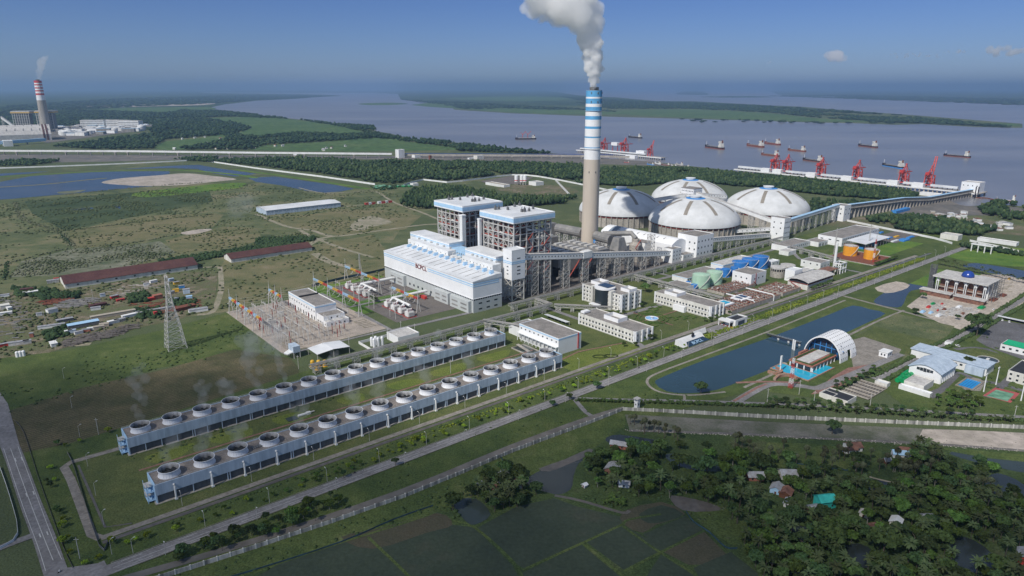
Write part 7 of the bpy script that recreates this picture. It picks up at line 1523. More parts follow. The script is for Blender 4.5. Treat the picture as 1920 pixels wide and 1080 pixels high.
def crane(label, px, u, z, s=1.0, up=False, group='red ship unloaders on the jetty', box=True):
 v = v_at(px, u, z); t = thing('ship_unloader', label, 'crane', W(u, v, z), group)
 def P(*a): return tuple(q * s for q in a)
 for x in (2, 20):
  for y in (-8, 8): MB().bar(P(x, y, 0), P(x + (1 if x < 9 else -1), y * .8, 26), 2.2 * s).build('leg', 'crane_red', t)
 m = MB()
 for x in (2, 20): m.bar(P(x, -8, 6), P(x, 8, 6), 1.8 * s); m.bar(P(x, -8, 6), P(x, 7, 25), 1.1 * s); m.bar(P(x, -6.6, 25), P(x, 6.6, 25), 1.6 * s)
 for y in (-8, 8): m.bar(P(2, y, 12), P(20, y, 12), 1.4 * s); m.bar(P(2, y, 12), P(20, y, 25), 1.0 * s); m.bar(P(2, y * .8, 26), P(20, y * .8, 26), 1.6 * s)
 m.build('portal_frame', 'crane_red', t)
 if up: a, b = P(18, 0, 28), P(30, 0, 66)
 else: a, b = P(18, 0, 28), P(46, 0, 28)
 m = MB(); d = Vector(b) - Vector(a)
 for y in (-2.6, 2.6):
  m.bar((a[0], y * s, a[2]), (b[0], y * s * .7, b[2]), 1.3 * s, 1.8 * s)
 for i in range(6): q = Vector(a) + d * (i / 5); m.bar((q.x, -2.4 * s, q.z), (q.x, 2.4 * s, q.z), .8 * s)
 m.build('boom', 'crane_red', t)
 MB().bar(P(-14, -2.6, 28), P(18, -2.6, 28), 1.4 * s, 1.8 * s).bar(P(-14, 2.6, 28), P(18, 2.6, 28), 1.4 * s, 1.8 * s).build('back_girder', 'crane_red', t)
 MB().bar(P(3, -3, 28), P(15, 0, 46), 1.3 * s).bar(P(3, 3, 28), P(15, 0, 46), 1.3 * s).bar(P(19, -3, 28), P(15, 0, 46), 1.3 * s).bar(P(19, 3, 28), P(15, 0, 46), 1.3 * s).box(13 * s, 17 * s, -1.6 * s, 1.6 * s, 45 * s, 47.5 * s).build('mast_frame', 'crane_red', t)
 e = Vector(a) + d * .75
 MB().bar(P(15, 0, 46), (e.x, 0, e.z), .5 * s).bar(P(15, 0, 46), P(-12, 0, 29), .5 * s).build('stay', 'crane_red', t)
 MB().box(-8 * s, 3 * s, -4 * s, 4 * s, 29 * s, 34 * s).build('machine_house', 'red_paint', t)
 MB().box(24 * s, 27 * s, -1.4 * s, 1.4 * s, 23 * s, 26.5 * s).build('cab', 'white_paint', t)
 MB().add([P(5, -5, 20), P(17, -5, 20), P(17, 5, 20), P(5, 5, 20), P(9, -2, 11), P(13, -2, 11), P(13, 2, 11), P(9, 2, 11)], [(0, 1, 5, 4), (1, 2, 6, 5), (2, 3, 7, 6), (3, 0, 4, 7)]).build('hopper', 'crane_red', t)
 if box:
  b_ = building('hopper_house', 'white box house at the foot of the unloader %s' % label.split(',')[0].replace('red ship unloader ', '').replace(' of the long jetty', ''), 'building', u - 10, v + 4, 11, 24, 9.5, 'white_paint', 'roof_white', z=z + .02, group='white box houses on the jetty')
for k, px in enumerate((1448, 1470, 1534, 1602, 1689, 1737)):
 crane(['red ship unloader closest to the far end of the long jetty', 'red ship unloader second from the far end of the long jetty', 'red ship unloader standing before the cream sterned ship', 'red ship unloader alone in the middle of the long jetty', 'red ship unloader before the dark hulled ship', 'red ship unloader with its boom raised steeply'][k], px, 1683, 8, 1.0, k == 5)
for k, (px, s_) in enumerate(((1128, 1.0), (1166, 1.1), (1216, .75))): crane(['red unloader on the far jetty, half hidden by the chimney', 'red unloader in the middle of the far jetty', 'smaller red crane at the right end of the far jetty'][k], px, 1774, 8, s_, k == 2, 'red cranes on the far jetty', False)
t = thing('hopper_house', 'white box house high beside the middle far jetty crane', 'building', W(1774, v_at(1160, 1774, 8), 8)); MB().box(-6, 10, 4, 30, 26, 36).build('wall', 'white_paint', t)
for y in (6, 28): MB().box(0, 2, y, y + 1.5, 0, 25.98).build('leg', 'red_paint', t)
building('jetty_house', 'white house on the far jetty deck', 'building', 1776, v_at(1207, 1776, 8), 16, 34, 15, 'white_paint', 'roof_white', z=8.02); building('jetty_house', 'lower white house in front of the far jetty', 'building', 1735, v_at(1190, 1735, 0), 14, 40, 11, 'white_paint', 'roof_white', z=.3)
building('transfer_house', 'white transfer house at the near end of the long jetty', 'building', 1676, 500, 32, 34, 21, 'white_paint', 'roof_pale', wx=[(4, 14, 2, 2)], z=8.02)
jetty('concrete platform under the white transfer house', 1665, 495, 527, 50, 8)
# trestle from the shore to the jetty
A, B_ = W(1204, 556, 22), W(1676, 512, 17)
t = thing('jetty_trestle', 'long blue roofed conveyor trestle from the white tower out to the jetty', 'trestle', (A.x, A.y, 0), None, math.atan2((B_ - A).y, (B_ - A).x)); L = (B_ - A).to_2d().length
pz = [(0, 19), (.42, 15), (.62, 8), (1, 9)]
for (f0, z0), (f1, z1) in zip(pz, pz[1:]):
 MB().bar((L * f0, 0, z0), (L * f1, 0, z1), 9, 1.6).build('deck', 'concrete', t); MB().bar((L * f0, 1, z0 + 3.2), (L * f1, 1, z1 + 3.2), 6, 4.2).build('casing', 'steel_dark', t); MB().bar((L * f0, 1, z0 + 5.7), (L * f1, 1, z1 + 5.7), 7, .5).build('roof', 'light_blue', t)
for i in range(40):
 f = (i + .5) / 40
 for (f0, z0), (f1, z1) in zip(pz, pz[1:]):
  if f0 <= f < f1: z = z0 + (z1 - z0) * (f - f0) / (f1 - f0)
 MB().box(L * f - .7, L * f + .7, -3.8, 3.8, -1, z - .9).build('pier', 'concrete', t)
mb = MB().box(0, 60, 0, 9, 0, 5); solo(mb, 'blue_shed', 'mid_blue', 'bright blue sheeted shed under the jetty trestle', 'shed', W(1330, 520)); building('trestle_house', 'low white house on the trestle line', 'house', 1310, 560, 34, 14, 9, 'white_wall', 'roof_pale'); building('green_house', 'small green walled house left of the trestle', 'house', 1360, 590, 12, 10, 8, 'green_roof', 'roof_pale'); building('pontoon_house', 'white barge house moored between the jetty and the trestle', 'house', 0, 0, 12, 40, 7, 'white_wall', 'roof_white', loc=G(1762, 370))
# ships
def ship(label, x0, y0, x1, y1, hm, dm='hull_red', sup=True, cargo='duct_grey', crane_=False, tall=1.0):
 a, b = G(x0, y0), G(x1, y1); d = b - a; L = d.length; yaw = math.atan2(d.y, d.x); Bm = L * .15; D = L * .062
 t = thing('cargo_ship' if sup else 'work_barge', label, 'ship', (a.x, a.y, 0), 'ships anchored in the river', yaw)
 def hull(z0, z1, grow): return [(0 - grow, 0), (L * .06, Bm * .32), (L * .15, Bm * .5), (L * .94, Bm * .5), (L, Bm * .36), (L, -Bm * .36), (L * .94, -Bm * .5), (L * .15, -Bm * .5), (L * .06, -Bm * .32)]
 MB().prism(hull(0, 0, 0), -1, D * .45).build('lower_hull', dm, t); MB().prism(hull(0, 0, L * .012), D * .45 + .01, D).build('upper_hull', hm, t)
 MB().prism([(L * .0, 0), (L * .05, Bm * .3), (L * .1, Bm * .42), (L * .1, -Bm * .42), (L * .05, -Bm * .3)], D + .01, D * 1.5).build('forecastle', hm, t)
 for i in range(4): MB().box(L * (.15 + i * .155), L * (.285 + i * .155), -Bm * .33, Bm * .33, D + .01, D * 1.22).build('hatch', cargo, t)
 MB().tube([(L * .07, 0, D * 1.5), (L * .07, 0, D * 3.4)], L * .006, 6).build('mast', 'white_wall', t)
 if sup:
  MB().box(L * .80, L * .95, -Bm * .42, Bm * .42, D + .01, D * 2.1).box(L * .82, L * .93, -Bm * .38, Bm * .38, D * 2.11, D * 3.0 * tall).box(L * .815, L * .89, -Bm * .46, Bm * .46, D * 3.01 * tall, D * 3.7 * tall).build('superstructure', 'cream_wall', t)
  MB().box(L * .80 - .1, L * .814, -Bm * .4, Bm * .4, D * 3.2 * tall, D * 3.5 * tall).build('bridge_window', 'glass_dark', t); MB().box(L * .91, L * .94, -Bm * .12, Bm * .12, D * 3.0 * tall, D * 4.2 * tall).build('funnel', 'rust', t)
 if crane_:
  for f in (.35, .6): MB().bar((L * f, 0, D), (L * f, 0, D * 4), L * .02).bar((L * f, 0, D * 3.4), (L * (f + .16), 0, D * 6), L * .018).bar((L * f, 0, D * 4), (L * (f - .1), 0, D * 5.2), L * .014).build('deck_crane', 'crane_red', t)
for a in (('large cargo ship with a cream bridge, alone at the far right', 1769, 292, 1819, 296, 'hull_dark', 'hull_red'), ('dark cargo ship anchored in mid river, above the jetty centre', 1609, 273.5, 1644, 277.5, 'hull_dark', 'hull_red'), ('brown cargo ship left of mid river with a cream bridge', 1477, 281.5, 1510, 285, 'rust', 'hull_red'), ('red hulled cargo ship, uppermost of the left cluster', 1433, 269, 1462, 272.5, 'hull_red', 'hull_red'), ('brown cargo ship at the left of the cluster', 1400, 273, 1431, 277, 'rust', 'hull_red'), ('brown cargo ship partly behind the far unloaders', 1427, 290, 1460, 294, 'rust', 'hull_red'), ('grey hulled cargo ship moored behind the third unloader', 1505, 300, 1542, 305, 'hull_dark', 'rust'), ('black hulled ship with a blue stern behind the fifth unloader', 1654, 310.5, 1694, 317, 'hull_dark', 'mid_blue')): ship(a[0], *a[1:5], a[5], a[6])
ship('dark cargo ship with tall deck gear, nearest the chimney', 1322, 276, 1356, 280.5, 'hull_dark', 'hull_red', crane_=False, tall=1.1); ship('black barge with a white stern house, right of the chimney', 1178, 257.5, 1203, 259.5, 'hull_dark', 'hull_dark'); ship('floating crane barge with two red and white cranes', 966, 261.5, 1005, 261, 'hull_dark', 'hull_dark', True, 'steel', True, .8)
for k, (x0, y0, x1, y1, m) in enumerate(((1213, 308, 1226, 310, 'mid_blue'), (1228, 306, 1238, 308.5, 'white_wall'), (1240, 309, 1256, 311, 'rust'), (1258, 309.5, 1268, 311, 'white_wall'), (1268, 308, 1280, 310.5, 'steel'), (1281, 312, 1292, 314, 'steel_dark'), (1170, 304.5, 1180, 305, 'red_paint'))): ship(['blue workboat at the mud shore', 'white workboat at the mud shore', 'rusty workboat at the mud shore', 'second white workboat at the mud shore', 'grey workboat with a tall bridge at the mud shore', 'dark workboat rightmost at the mud shore', 'red boat drawn up on the mud flat'][k], x0, y0, x1, y1, m, m)
ship('white dredger with stacked decks moored beyond the transfer house', 1866, 375, 1905, 379, 'rust', 'hull_dark', True, 'white_wall', False, 1.5)
far_line('floating dredge pipeline leading to the white dredger', [(1830, 372), (1850, 372.5), (1866, 376)], 1.4, .8, 'rust', 9, 'pipe', name='dredge_pipeline')
for k, px in enumerate((1827, 1832)): solo(MB().lathe([(1.0, -1), (1.0, 24), (.1, 24.2)], 10), 'mooring_pile', 'hull_dark', 'tall dark mooring pile beside the transfer house, ' + ('left' if k == 0 else 'right') + ' one', 'pile', G(px, 372), 'mooring piles')
# batching plant and far sheds
for k, (px, m) in enumerate(((968, 'white_paint'), (978, 'white_paint'), (984, 'white_paint'))):
 t = thing('cement_silo', 'white cement silo with a red band, %s of the three' % ('leftmost', 'middle', 'rightmost')[k], 'silo', G(px, 347), 'white cement silos'); MB().lathe([(4.2, 8), (4.2, 22), (.5, 23.5)], 18).build('shell', m, t); MB().lathe([(4.25, 10), (4.25, 12), (4.25, 12.01)], 18, cap=False).build('band', 'red_paint', t)
 for a in range(4): MB().box(math.cos(a * 1.57) * 3.4 - .4, math.cos(a * 1.57) * 3.4 + .4, math.sin(a * 1.57) * 3.4 - .4, math.sin(a * 1.57) * 3.4 + .4, 0, 8).build('leg', 'steel', t)
building('batching_house', 'white batching house right of the cement silos', 'building', 0, 0, 24, 26, 9, 'white_wall', 'roof_pale', loc=G(1005, 349)); building('long_shed', 'long tan roofed shed left of the cement silos', 'shed', 0, 0, 18, 70, 6, 'white_wall', 'stone_brown', loc=G(945, 352)); building('small_shed', 'small pale shed near the green sheets', 'shed', 0, 0, 14, 14, 6, 'white_wall', 'roof_pale', loc=G(775, 349))
sheet('coal_yard', [(900, 340), (958, 330), (1000, 333), (975, 345), (920, 347)], 'gravel_dark', GZ + .03); sheet('mud_flat', [(930, 352), (990, 345), (1060, 350), (1085, 360), (1040, 366), (960, 362)], 'yard_weeds', GZ + .03, 2)
tt = thing('lattice_jib', 'fallen pale lattice crane jib on the weeds', 'jib', G(1042, 340)); e = G(1068, 368) - G(1042, 340); tt.rotation_euler = (0, 0, 0); MB().truss((0, 0, 2), (e.x, e.y, 2), 2.4, 2.4, 24, .5).build('jib', 'white_wall', tt)
for k in range(14):
 px, py = R.uniform(705, 770), R.uniform(350, 356); t = thing('green_tent', 'low green sheet roofed hut in the cluster beyond the pond', 'hut', G(px, py), 'green sheet roofed huts'); l = R.uniform(8, 16); MB().box(0, l * .7, 0, l, 0, 2.6).build('wall', 'green_plastic', t); MB().add([(-.4, -.4, 2.6), (l * .7 + .4, -.4, 2.6), (l * .7 + .4, l + .4, 2.6), (-.4, l + .4, 2.6), (l * .35, -.4, 4), (l * .35, l + .4, 4)], [(0, 4, 5, 3), (1, 2, 5, 4), (0, 1, 4), (2, 3, 5)]).build('roof', 'court_green', t)
for k, px in enumerate((688, 694, 700, 712, 718, 726, 731)): hut('%s container beside the dirt track in the scrub field, %s from the left' % (('red', 'white')[k % 2], 'first second third fourth fifth sixth seventh'.split()[k]), px, 384 - (px - 688) * .1, 8, 5, 4, ('red_paint', 'white_wall')[k % 2], ('brick_red', 'roof_white')[k % 2], 0, 'containers in the scrub field', 'container', 'container')
for k in range(46):
 px, py = (R.uniform(1700, 1815), R.uniform(399, 412)) if k < 26 else (R.uniform(1815, 1905), R.uniform(412, 432));
 hut('pale tin roofed hut in the riverside settlement', px, py, R.uniform(7, 14), R.uniform(6, 9), R.uniform(3, 4.5), R.choice(('white_wall', 'stone_brown', 'cream_wall')), R.choice(('roof_tin', 'roof_pale', 'roof_white', 'roof_brown')), R.uniform(-1, 1), 'huts of the riverside settlement', 'settlement_hut', 'hut')
building('gate_house', 'cream gate house at the far end of the main road', 'house', 0, 0, 18, 24, 8, 'cream_wall', 'roof_pale', loc=G(1795, 452)); building('gate_shed', 'long pale shed right of the far road end', 'shed', 0, 0, 12, 50, 5, 'white_wall', 'roof_pale', loc=G(1905, 462))
# ---- the other power plant, far left
t = thing('far_chimney', 'distant grey chimney with red and white bands, leaning at the far left', 'chimney', G(88, 247));
hc = height(88, 247, 151); rr = lambda z: 24 - 7 * z / hc
MB().lathe([(rr(hc * q), hc * q) for q in (0, .3, .62)], 28, cap=False).build('shaft', 'concrete', t, smooth=True)
cut = [.62, .72, .755, .79, .815, .845, .87, .905, .93, .955, 1.0]
for i in range(10): MB().lathe([(rr(hc * cut[i]), hc * cut[i]), (rr(hc * cut[i + 1]), hc * cut[i + 1])], 28, cap=False).build('painted_band', ('white_paint', 'red_paint')[i % 2], t, smooth=True)
MB().lathe([(16.9, hc), (9, hc + .1), (9, hc + 6), (7, hc + 6), (7, hc + 1)], 20, cap=False).build('flue', 'steel_dark', t)
for k, (px, yb, yt) in enumerate(((49, 246, 208), (93, 246, 207))):
 h = height(px, yb, yt); t = thing('far_boiler_house', 'distant boiler house with a yellow edged roof, ' + ('left' if k == 0 else 'behind the banded chimney'), 'boiler house', G(px, yb), 'distant boiler houses', .2)
 MB().box(-32, 32, -28, 28, h * .12, h * .86).build('furnace', 'steel_dark', t); MB().box(-44, 44, -32, 32, h * .88, h).build('roof', 'roof_pale', t); MB().box(-45, 45, -33, 33, h * .90, h * .945).build('yellow_edge', 'yellow_paint', t)
 for i in range(8): MB().box(-38 + i * 10.8 - 1.2, -38 + i * 10.8 + 1.2, -31, -29, 0, h * .88).build('column', 'steel', t)
 for i in range(6): MB().box(-39, 39, -30.5, -28.4, h * (.12 + i * .13), h * (.13 + i * .13)).build('floor_frame', 'steel', t)
a, b = G(-60, 268), G(98, 262.5); d = b - a; t = thing('far_coal_shed', 'huge pale vaulted coal shed at the far left edge', 'shed', a, None, math.atan2(d.y, d.x)); L = d.length
pf = [(0, 0), (0, 26), (18, 46), (50, 60), (90, 64), (130, 60), (162, 46), (180, 26), (180, 0)]
MB().profx(pf, 0, L).build('vault', 'roof_pale', t)
for i in range(10): MB().bar((L * .1 * i + 20, 14, 44), (L * .1 * i + 24, 60, 63), 3, 1.2).build('vent_strip', 'steel_dark', t)
for i in (.90, .94): MB().profx([(-1 + (y * 182 / 180), z + .8) for y, z in pf], L * i, L * i + 7).build('red_stripe', 'roof_rust', t)
far_line('blue roofed conveyor in front of the far coal shed', [(-20, 276), (85, 268)], 14, 6, 'light_blue', 60, name='conveyor_gallery'); building('far_house', 'white square house at the left end of the blue conveyor', 'house', 0, 0, 30, 60, 22, 'white_wall', 'roof_white', loc=G(8, 275))
sheet('far_plant_yard', [(60, 262), (100, 236), (270, 237), (272, 244), (180, 256), (90, 268)], 'mud', GZ + .05)
gal = gallery('sloping pale gallery at the far left edge', G(9, 252) + Vector((0, 0, 75)), G(36, 252) + Vector((0, 0, 18)), 10, 12, [.05, .5], nwin=0)
for k in range(84):
 f = R.random(); px = 104 + 165 * f; py = R.uniform(238, 258 - 13 * f); s_ = R.uniform(.7, 1.5)
 big = k < 4
 if big: px, py = ((152, 240), (200, 240), (176, 239.5), (222, 241))[k]
 t = thing('far_building', 'tall white slab block in the distant plant' if big else 'small white building or tank in the distant plant', 'building', G(px, py), 'tall white blocks of the distant plant' if big else 'small buildings of the distant plant', R.uniform(-.2, .2))
 if big: MB().box(0, 130, 0, 40, 0, 42).build('wall', 'white_wall', t); [MB().box(2, 128, -.5, -.05, 6 + i * 9, 9 + i * 9).build('window_row', 'glass_dark', t) for i in range(4)]; MB().box(-1, 131, -1, 41, 42.02, 44).build('roof', 'roof_pale', t)
 elif k % 4 == 0: MB().lathe([(14 * s_, 0), (14 * s_, 16 * s_), (.1, 20 * s_)], 18).build('shell', 'white_wall', t)
 else: MB().box(0, 44 * s_, 0, 22, 0, 13 * s_).build('wall', R.choice(('white_wall', 'white_paint', 'duct_grey')), t); MB().box(-.5, 44 * s_ + .5, -.5, 22.5, 13 * s_ + .02, 13 * s_ + 1).build('roof', R.choice(('roof_white', 'roof_pale', 'light_blue')), t)
for k in range(34):
 q = [(R.uniform(240, 480), R.uniform(252, 281)), (R.uniform(480, 660), R.uniform(273, 312))][k % 2]
 t = thing('far_house', 'tiny pale roofed house among the distant trees', 'house', G(*q), 'tiny houses among the distant trees', R.uniform(0, 3)); MB().box(-5, 5, -4, 4, 0, 5).build('wall', 'cream_wall', t); MB().add([(-5.5, -4.5, 5), (5.5, -4.5, 5), (5.5, 4.5, 5), (-5.5, 4.5, 5), (-5.5, 0, 7.5), (5.5, 0, 7.5)], [(0, 1, 5, 4), (2, 3, 4, 5), (0, 4, 3), (1, 2, 5)]).build('roof', R.choice(('roof_tin', 'roof_white', 'roof_brown')), t)
# ================================================================== smoke, steam, clouds
def lump_mesh(name, balls, voxel, m, disp, dsize, label=None, cat=None, group=None, kind=None, smooth=True, sq=1.0):
 vs = []; fs = []; bv, bf = ICO2; o = 0
 for (x, y, z, r) in balls:
  vs.append(bv * np.array([r, r, r * sq]) + np.array([x, y, z])); fs.append(bf + o); o += len(bv)
 me = np_mesh(name, np.concatenate(vs), np.concatenate(fs), m); ob = inst(me, name, kind=kind); tag(ob, label, cat, group)
 rm = ob.modifiers.new('remesh', 'REMESH'); rm.mode = 'VOXEL'; rm.voxel_size = voxel; rm.use_smooth_shade = smooth
 for k, (dd, ds) in enumerate(zip(disp, dsize)):
  tx = bpy.data.textures.new(name + '_relief', 'CLOUDS'); tx.noise_scale = ds; tx.noise_depth = 3; d = ob.modifiers.new('relief', 'DISPLACE'); d.texture = tx; d.strength = dd; d.mid_level = .5; d.texture_coords = 'GLOBAL'
 return ob
volmat('smoke_white', (.9985, .9985, .9985), .075, 0); volmat('smoke_far', (.995, .995, .995), .012, .2); volmat('steam', (.985, .985, .99), .024, .2); volmat('cloud_white', (.998, .998, .998), .007, .2); volmat('cloud_grey', (.98, .98, .98), .0092, .3)
def on_plane(px, py, Y):
 x = (px - 960) / F; y = (540 - py) / F; t = Y / (cp + y * sp); return Vector((x * t, Y, HC + (-sp + y * cp) * t))
cy0 = W(660, 640).y; balls = []
rs = random.Random(3)
low = []
for (px, py, r, n) in ((1114, 163, 9, 10), (1114, 152, 12, 12), (1113.5, 140, 15, 14), (1113, 128, 17.5, 16), (1112, 115, 20, 18), (1111, 102, 22, 20), (1109.5, 88, 24, 22), (1107, 76, 26, 24), (1104, 60, 29, 24), (1098, 45, 34, 26), (1088, 28, 42, 30), (1072, 10, 50, 32), (1054, -10, 56, 32), (1036, -30, 58, 28), (1014, -50, 60, 24), (1012, 30, 19, 14), (1002, 14, 26, 14), (1030, 22, 24, 14)):
 for _ in range(n):
  a = rs.uniform(0, 6.283); e = rs.uniform(-1, 1); q = rs.random() ** .5 * r * .72; rr_ = r * rs.uniform(.24, .44)
  p = on_plane(px + math.cos(a) * q, py + math.sin(a) * q * .7, cy0 + e * r * .5); (low if py > 70 else balls).append((p.x, p.y, p.z, rr_ * .76))
sm = thing('smoke_plume', 'thick white smoke plume billowing up from the blue and white chimney', 'smoke', W(660, 640, 221), rz=0)
volmat('smoke_dense', (.9985, .9985, .9985), .22, 0)
for nm, bb, m, vx in (('smoke_column', low, 'smoke_dense', 1.0), ('smoke_billow', balls, 'smoke_white', 1.3)):
 o = lump_mesh(nm, bb, vx, m, (4.5, 3.4), (7, 2.4)); o.parent = sm; o.matrix_parent_inverse = Matrix.Translation(-sm.location)
balls = []; gy0 = G(88, 247).y
for (px, py, r) in ((72, 152, 3), (73, 147, 4.4), (73.5, 141, 5.6), (74, 135, 7), (75, 129, 8.6), (77, 123, 10), (79, 117, 11), (82, 112, 10), (86, 108, 7)):
 for _ in range(8):
  a = rs.uniform(0, 6.283); q = rs.random() * r * .75; p = on_plane(px + math.cos(a) * q, py + math.sin(a) * q * .6, gy0 + rs.uniform(-1, 1) * r * 1.5); balls.append((p.x, p.y, p.z, r * rs.uniform(.35, .55) * 2.95))
lump_mesh('smoke_plume', balls, 5, 'smoke_far', (16,), (30,), 'thin white smoke drifting from the distant banded chimney', 'smoke')
def steam(label, p, h, r0, r1, drift, m='steam', dsp=3.0):
 b = []
 for i in range(22):
  f = i / 21; r = r0 + (r1 - r0) * f; b.append((p.x + drift * f ** 1.5 + rs.uniform(-1, 1) * r * .8, p.y + rs.uniform(-1, 1) * r * .8, p.z + h * f, r * rs.uniform(.35, .75)))
 lump_mesh('steam_plume', b, max(.7, r1 / 8), m, (dsp,), (r1 * .5,), label, 'steam', 'wisps of steam above the cooling towers')
for i, h, r1, dr in ((0, 36, 6, 3), (2, 15, 5, 3), (3, 12, 5, -3), (4, 40, 8, -6), (5, 44, 8, -5), (7, 13, 5, 2), (9, 12, 5, 2), (12, 10, 4.5, 2)): steam('wisp of steam rising from a fan of the far cooling tower row', W(60 + (i + .5) * 18.75, 457, 17), h, 3.2, r1, dr)
for i, h, r1, dr in ((0, 16, 5.5, 2), (1, 15, 5, 3), (2, 12, 5, 2), (4, 13, 5, 2), (6, 14, 5.5, -2), (7, 13, 5, -2), (9, 13, 5, -3), (11, 12, 5, -2), (14, 10, 4.5, -2)): steam('wisp of steam rising from a fan of the near cooling tower row', W(60 + (i + .5) * 19.05, 389, 17), h, 3.2, r1, dr)
volmat('thin_smoke', (.97, .97, .98), .004, .3)
steam('thin pale smoke drifting over the scrub field', G(440, 408), 30, 10, 26, 20, 'thin_smoke', 10); steam('thin steam drifting over the switchyard edge', G(520, 672), 18, 6, 14, -8, 'thin_smoke', 6)
# white clouds far over the river
for k, (px, py, w_, h_, n, Y, lab) in enumerate(((1566, 106, 22, 12, 26, 14000, 'small bright white cumulus low over the river'), (1700, 104, 58, 5, 26, 15000, 'long thin white cloud right of the cumulus'), (1880, 96, 46, 10, 24, 15000, 'soft white cloud at the right picture edge'), (1790, 98, 40, 4, 18, 15500, 'thin cloud streak between the two right clouds'), (1444, 117, 9, 4, 10, 14000, 'tiny pale cloud left of the cumulus'))):
 b = []; s_ = Y / F
 for _ in range(n):
  x = rs.gauss(0, .42); z = rs.uniform(-.6, .8) * (1 - min(1, abs(x)) ** 2); p = on_plane(px + x * w_, py - z * h_, Y + rs.uniform(-200, 200)); b.append((p.x, p.y, p.z, h_ * s_ * rs.uniform(.35, .62)))
 lump_mesh('cloud', b, 22, 'cloud_white', (110, 50), (130, 50), lab, 'cloud', 'small white clouds over the river')
# big cloud behind the camera: it is what shades the foreground
b = []; CH = 1500.0; off = sdir * (CH / sdir.z)
for px, py, r in ((30, 740, 60), (160, 770, 60), (300, 775, 62), (430, 780, 60), (560, 800, 55), (20, 860, 55), (180, 900, 60), (330, 930, 55), (480, 920, 55), (640, 860, 50), (740, 850, 42), (620, 980, 55), (800, 940, 52), (880, 850, 42), (980, 850, 46), (1040, 950, 55), (1100, 800, 44), (1200, 790, 44), (1200, 900, 52), (1330, 800, 44), (1380, 920, 55), (1480, 815, 40), (1560, 860, 44), (1640, 930, 55), (1700, 880, 36), (1800, 960, 48), (1900, 1000, 48), (450, 1060, 60), (900, 1070, 60), (1250, 1070, 60), (1600, 1070, 60), (1900, 1090, 60), (100, 1070, 60), (-120, 850, 70), (-150, 1000, 70), (2050, 1040, 70), (0, 1180, 60)):
 p = G(px, py) + off; b.append((p.x, p.y, CH + R.uniform(-12, 12), r * 1.06))
for x in range(-300, 420, 90):
 for y in (40, 120, 200): p = Vector((x, y, 0)) + off; b.append((p.x, p.y, CH + R.uniform(-15, 15), 75))
lump_mesh('cloud', b, 11, 'cloud_grey', (34,), (60,), None, None, None, 'structure', sq=.72)
# ================================================================== vegetation
NOGO = []
def hits(P, rad=0):
 k = np.ones(len(P), bool)
 for q in WATER: k &= ~inside(q, P)
 for o in bpy.data.objects:
  pass
 return k
WATER = []
for o in bpy.data.objects:
 if o.type == 'MESH' and o.parent is None and o.name.split('.')[0] in ('pond', 'canal', 'mud_bank') and o.get('kind') == 'structure':
  WATER.append([(v.co.x, v.co.y) for v in o.data.vertices])
HOUSES = np.array([o.location[:2] for o in bpy.data.objects if o.name.split('.')[0] in ('village_house', 'garage', 'pump_hut', 'lean_to', 'kitchen_block')])
def clear(P, d=6.5):
 k = hits(P)
 for i in range(len(P)):
  if k[i] and np.min(np.hypot(*(HOUSES - P[i]).T)) < d: k[i] = False
 return P[k]
# prototypes -------------------------------------------------------
def quads(c, nrm, size, asp=1.0):
 n = len(c); rnd = RN.normal(size=(n, 3)); t1 = np.cross(nrm, rnd); t1 /= np.linalg.norm(t1, axis=1, keepdims=True) + 1e-9; t2 = np.cross(nrm, t1)
 s = size[:, None]; a = t1 * s; b_ = t2 * s * asp
 v = np.stack([c - a - b_ * .3, c + b_ * -.9, c + a * .9 - b_ * .1, c + b_], 1).reshape(-1, 3)
 f = np.arange(4 * n).reshape(n, 4); return v, f
def crown(name, m, r, h, z0, nl, per, leaf, flat=1.0):
 V_, F_ = [], []; o = 0
 for i in range(nl):
  a = i * 2.4 + RN.uniform(-.3, .3); q = math.sqrt((i + .5) / nl) * r * .68; cz = z0 + h * (.5 + .32 * (1 - (q / r) ** 2) * flat) + RN.uniform(-.14, .10) * h; lr = r * RN.uniform(.30, .46)
  d = RN.normal(size=(per, 3)); d /= np.linalg.norm(d, axis=1, keepdims=True); d[:, 2] = np.abs(d[:, 2]) * 1.0 - .32
  c = np.array([q * math.cos(a), q * math.sin(a), cz]) + d * np.array([lr, lr, lr * .72]) * RN.uniform(.75, 1.08, (per, 1))
  nn = d + RN.normal(size=(per, 3)) * .5; nn /= np.linalg.norm(nn, axis=1, keepdims=True)
  v, f = quads(c, nn, RN.uniform(.6, 1.25, per) * leaf); V_.append(v); F_.append(f + o); o += len(v)
 return np_mesh(name, np.concatenate(V_), np.concatenate(F_), m)
def trunk(h, r, m, limbs=4, spread=2.0):
 mb = MB().tube([(0, 0, 0), (.1, .05, h * .4), (.15, 0, h * .62), (.1, .1, h * .9)], [r, r * .75, r * .55, r * .25], 6)
 for i in range(limbs): a = i * 6.28 / limbs + .4; mb.tube([(.12, 0, h * (.45 + .05 * i)), (math.cos(a) * spread * .5, math.sin(a) * spread * .5, h * .72), (math.cos(a) * spread, math.sin(a) * spread, h * .92)], [r * .5, r * .35, r * .15], 5)
 return mb.mesh('trunk', m)
BT = [[(crown('crown', m, r, h, z0, nl, 34, lf, fl), trunk(z0 + h * .6, .28, tm, 4, r * .5)) for (r, h, z0, nl, lf, fl) in ((4.6, 6.0, 2.2, 11, .85, 1), (3.6, 6.6, 2.4, 9, .8, 1.3), (5.6, 4.6, 4.2, 13, .85, .6))] for m, tm in (('leaf_dark', 'trunk_bark'), ('leaf_mid', 'trunk_bark'), ('leaf_light', 'trunk_pale'))]
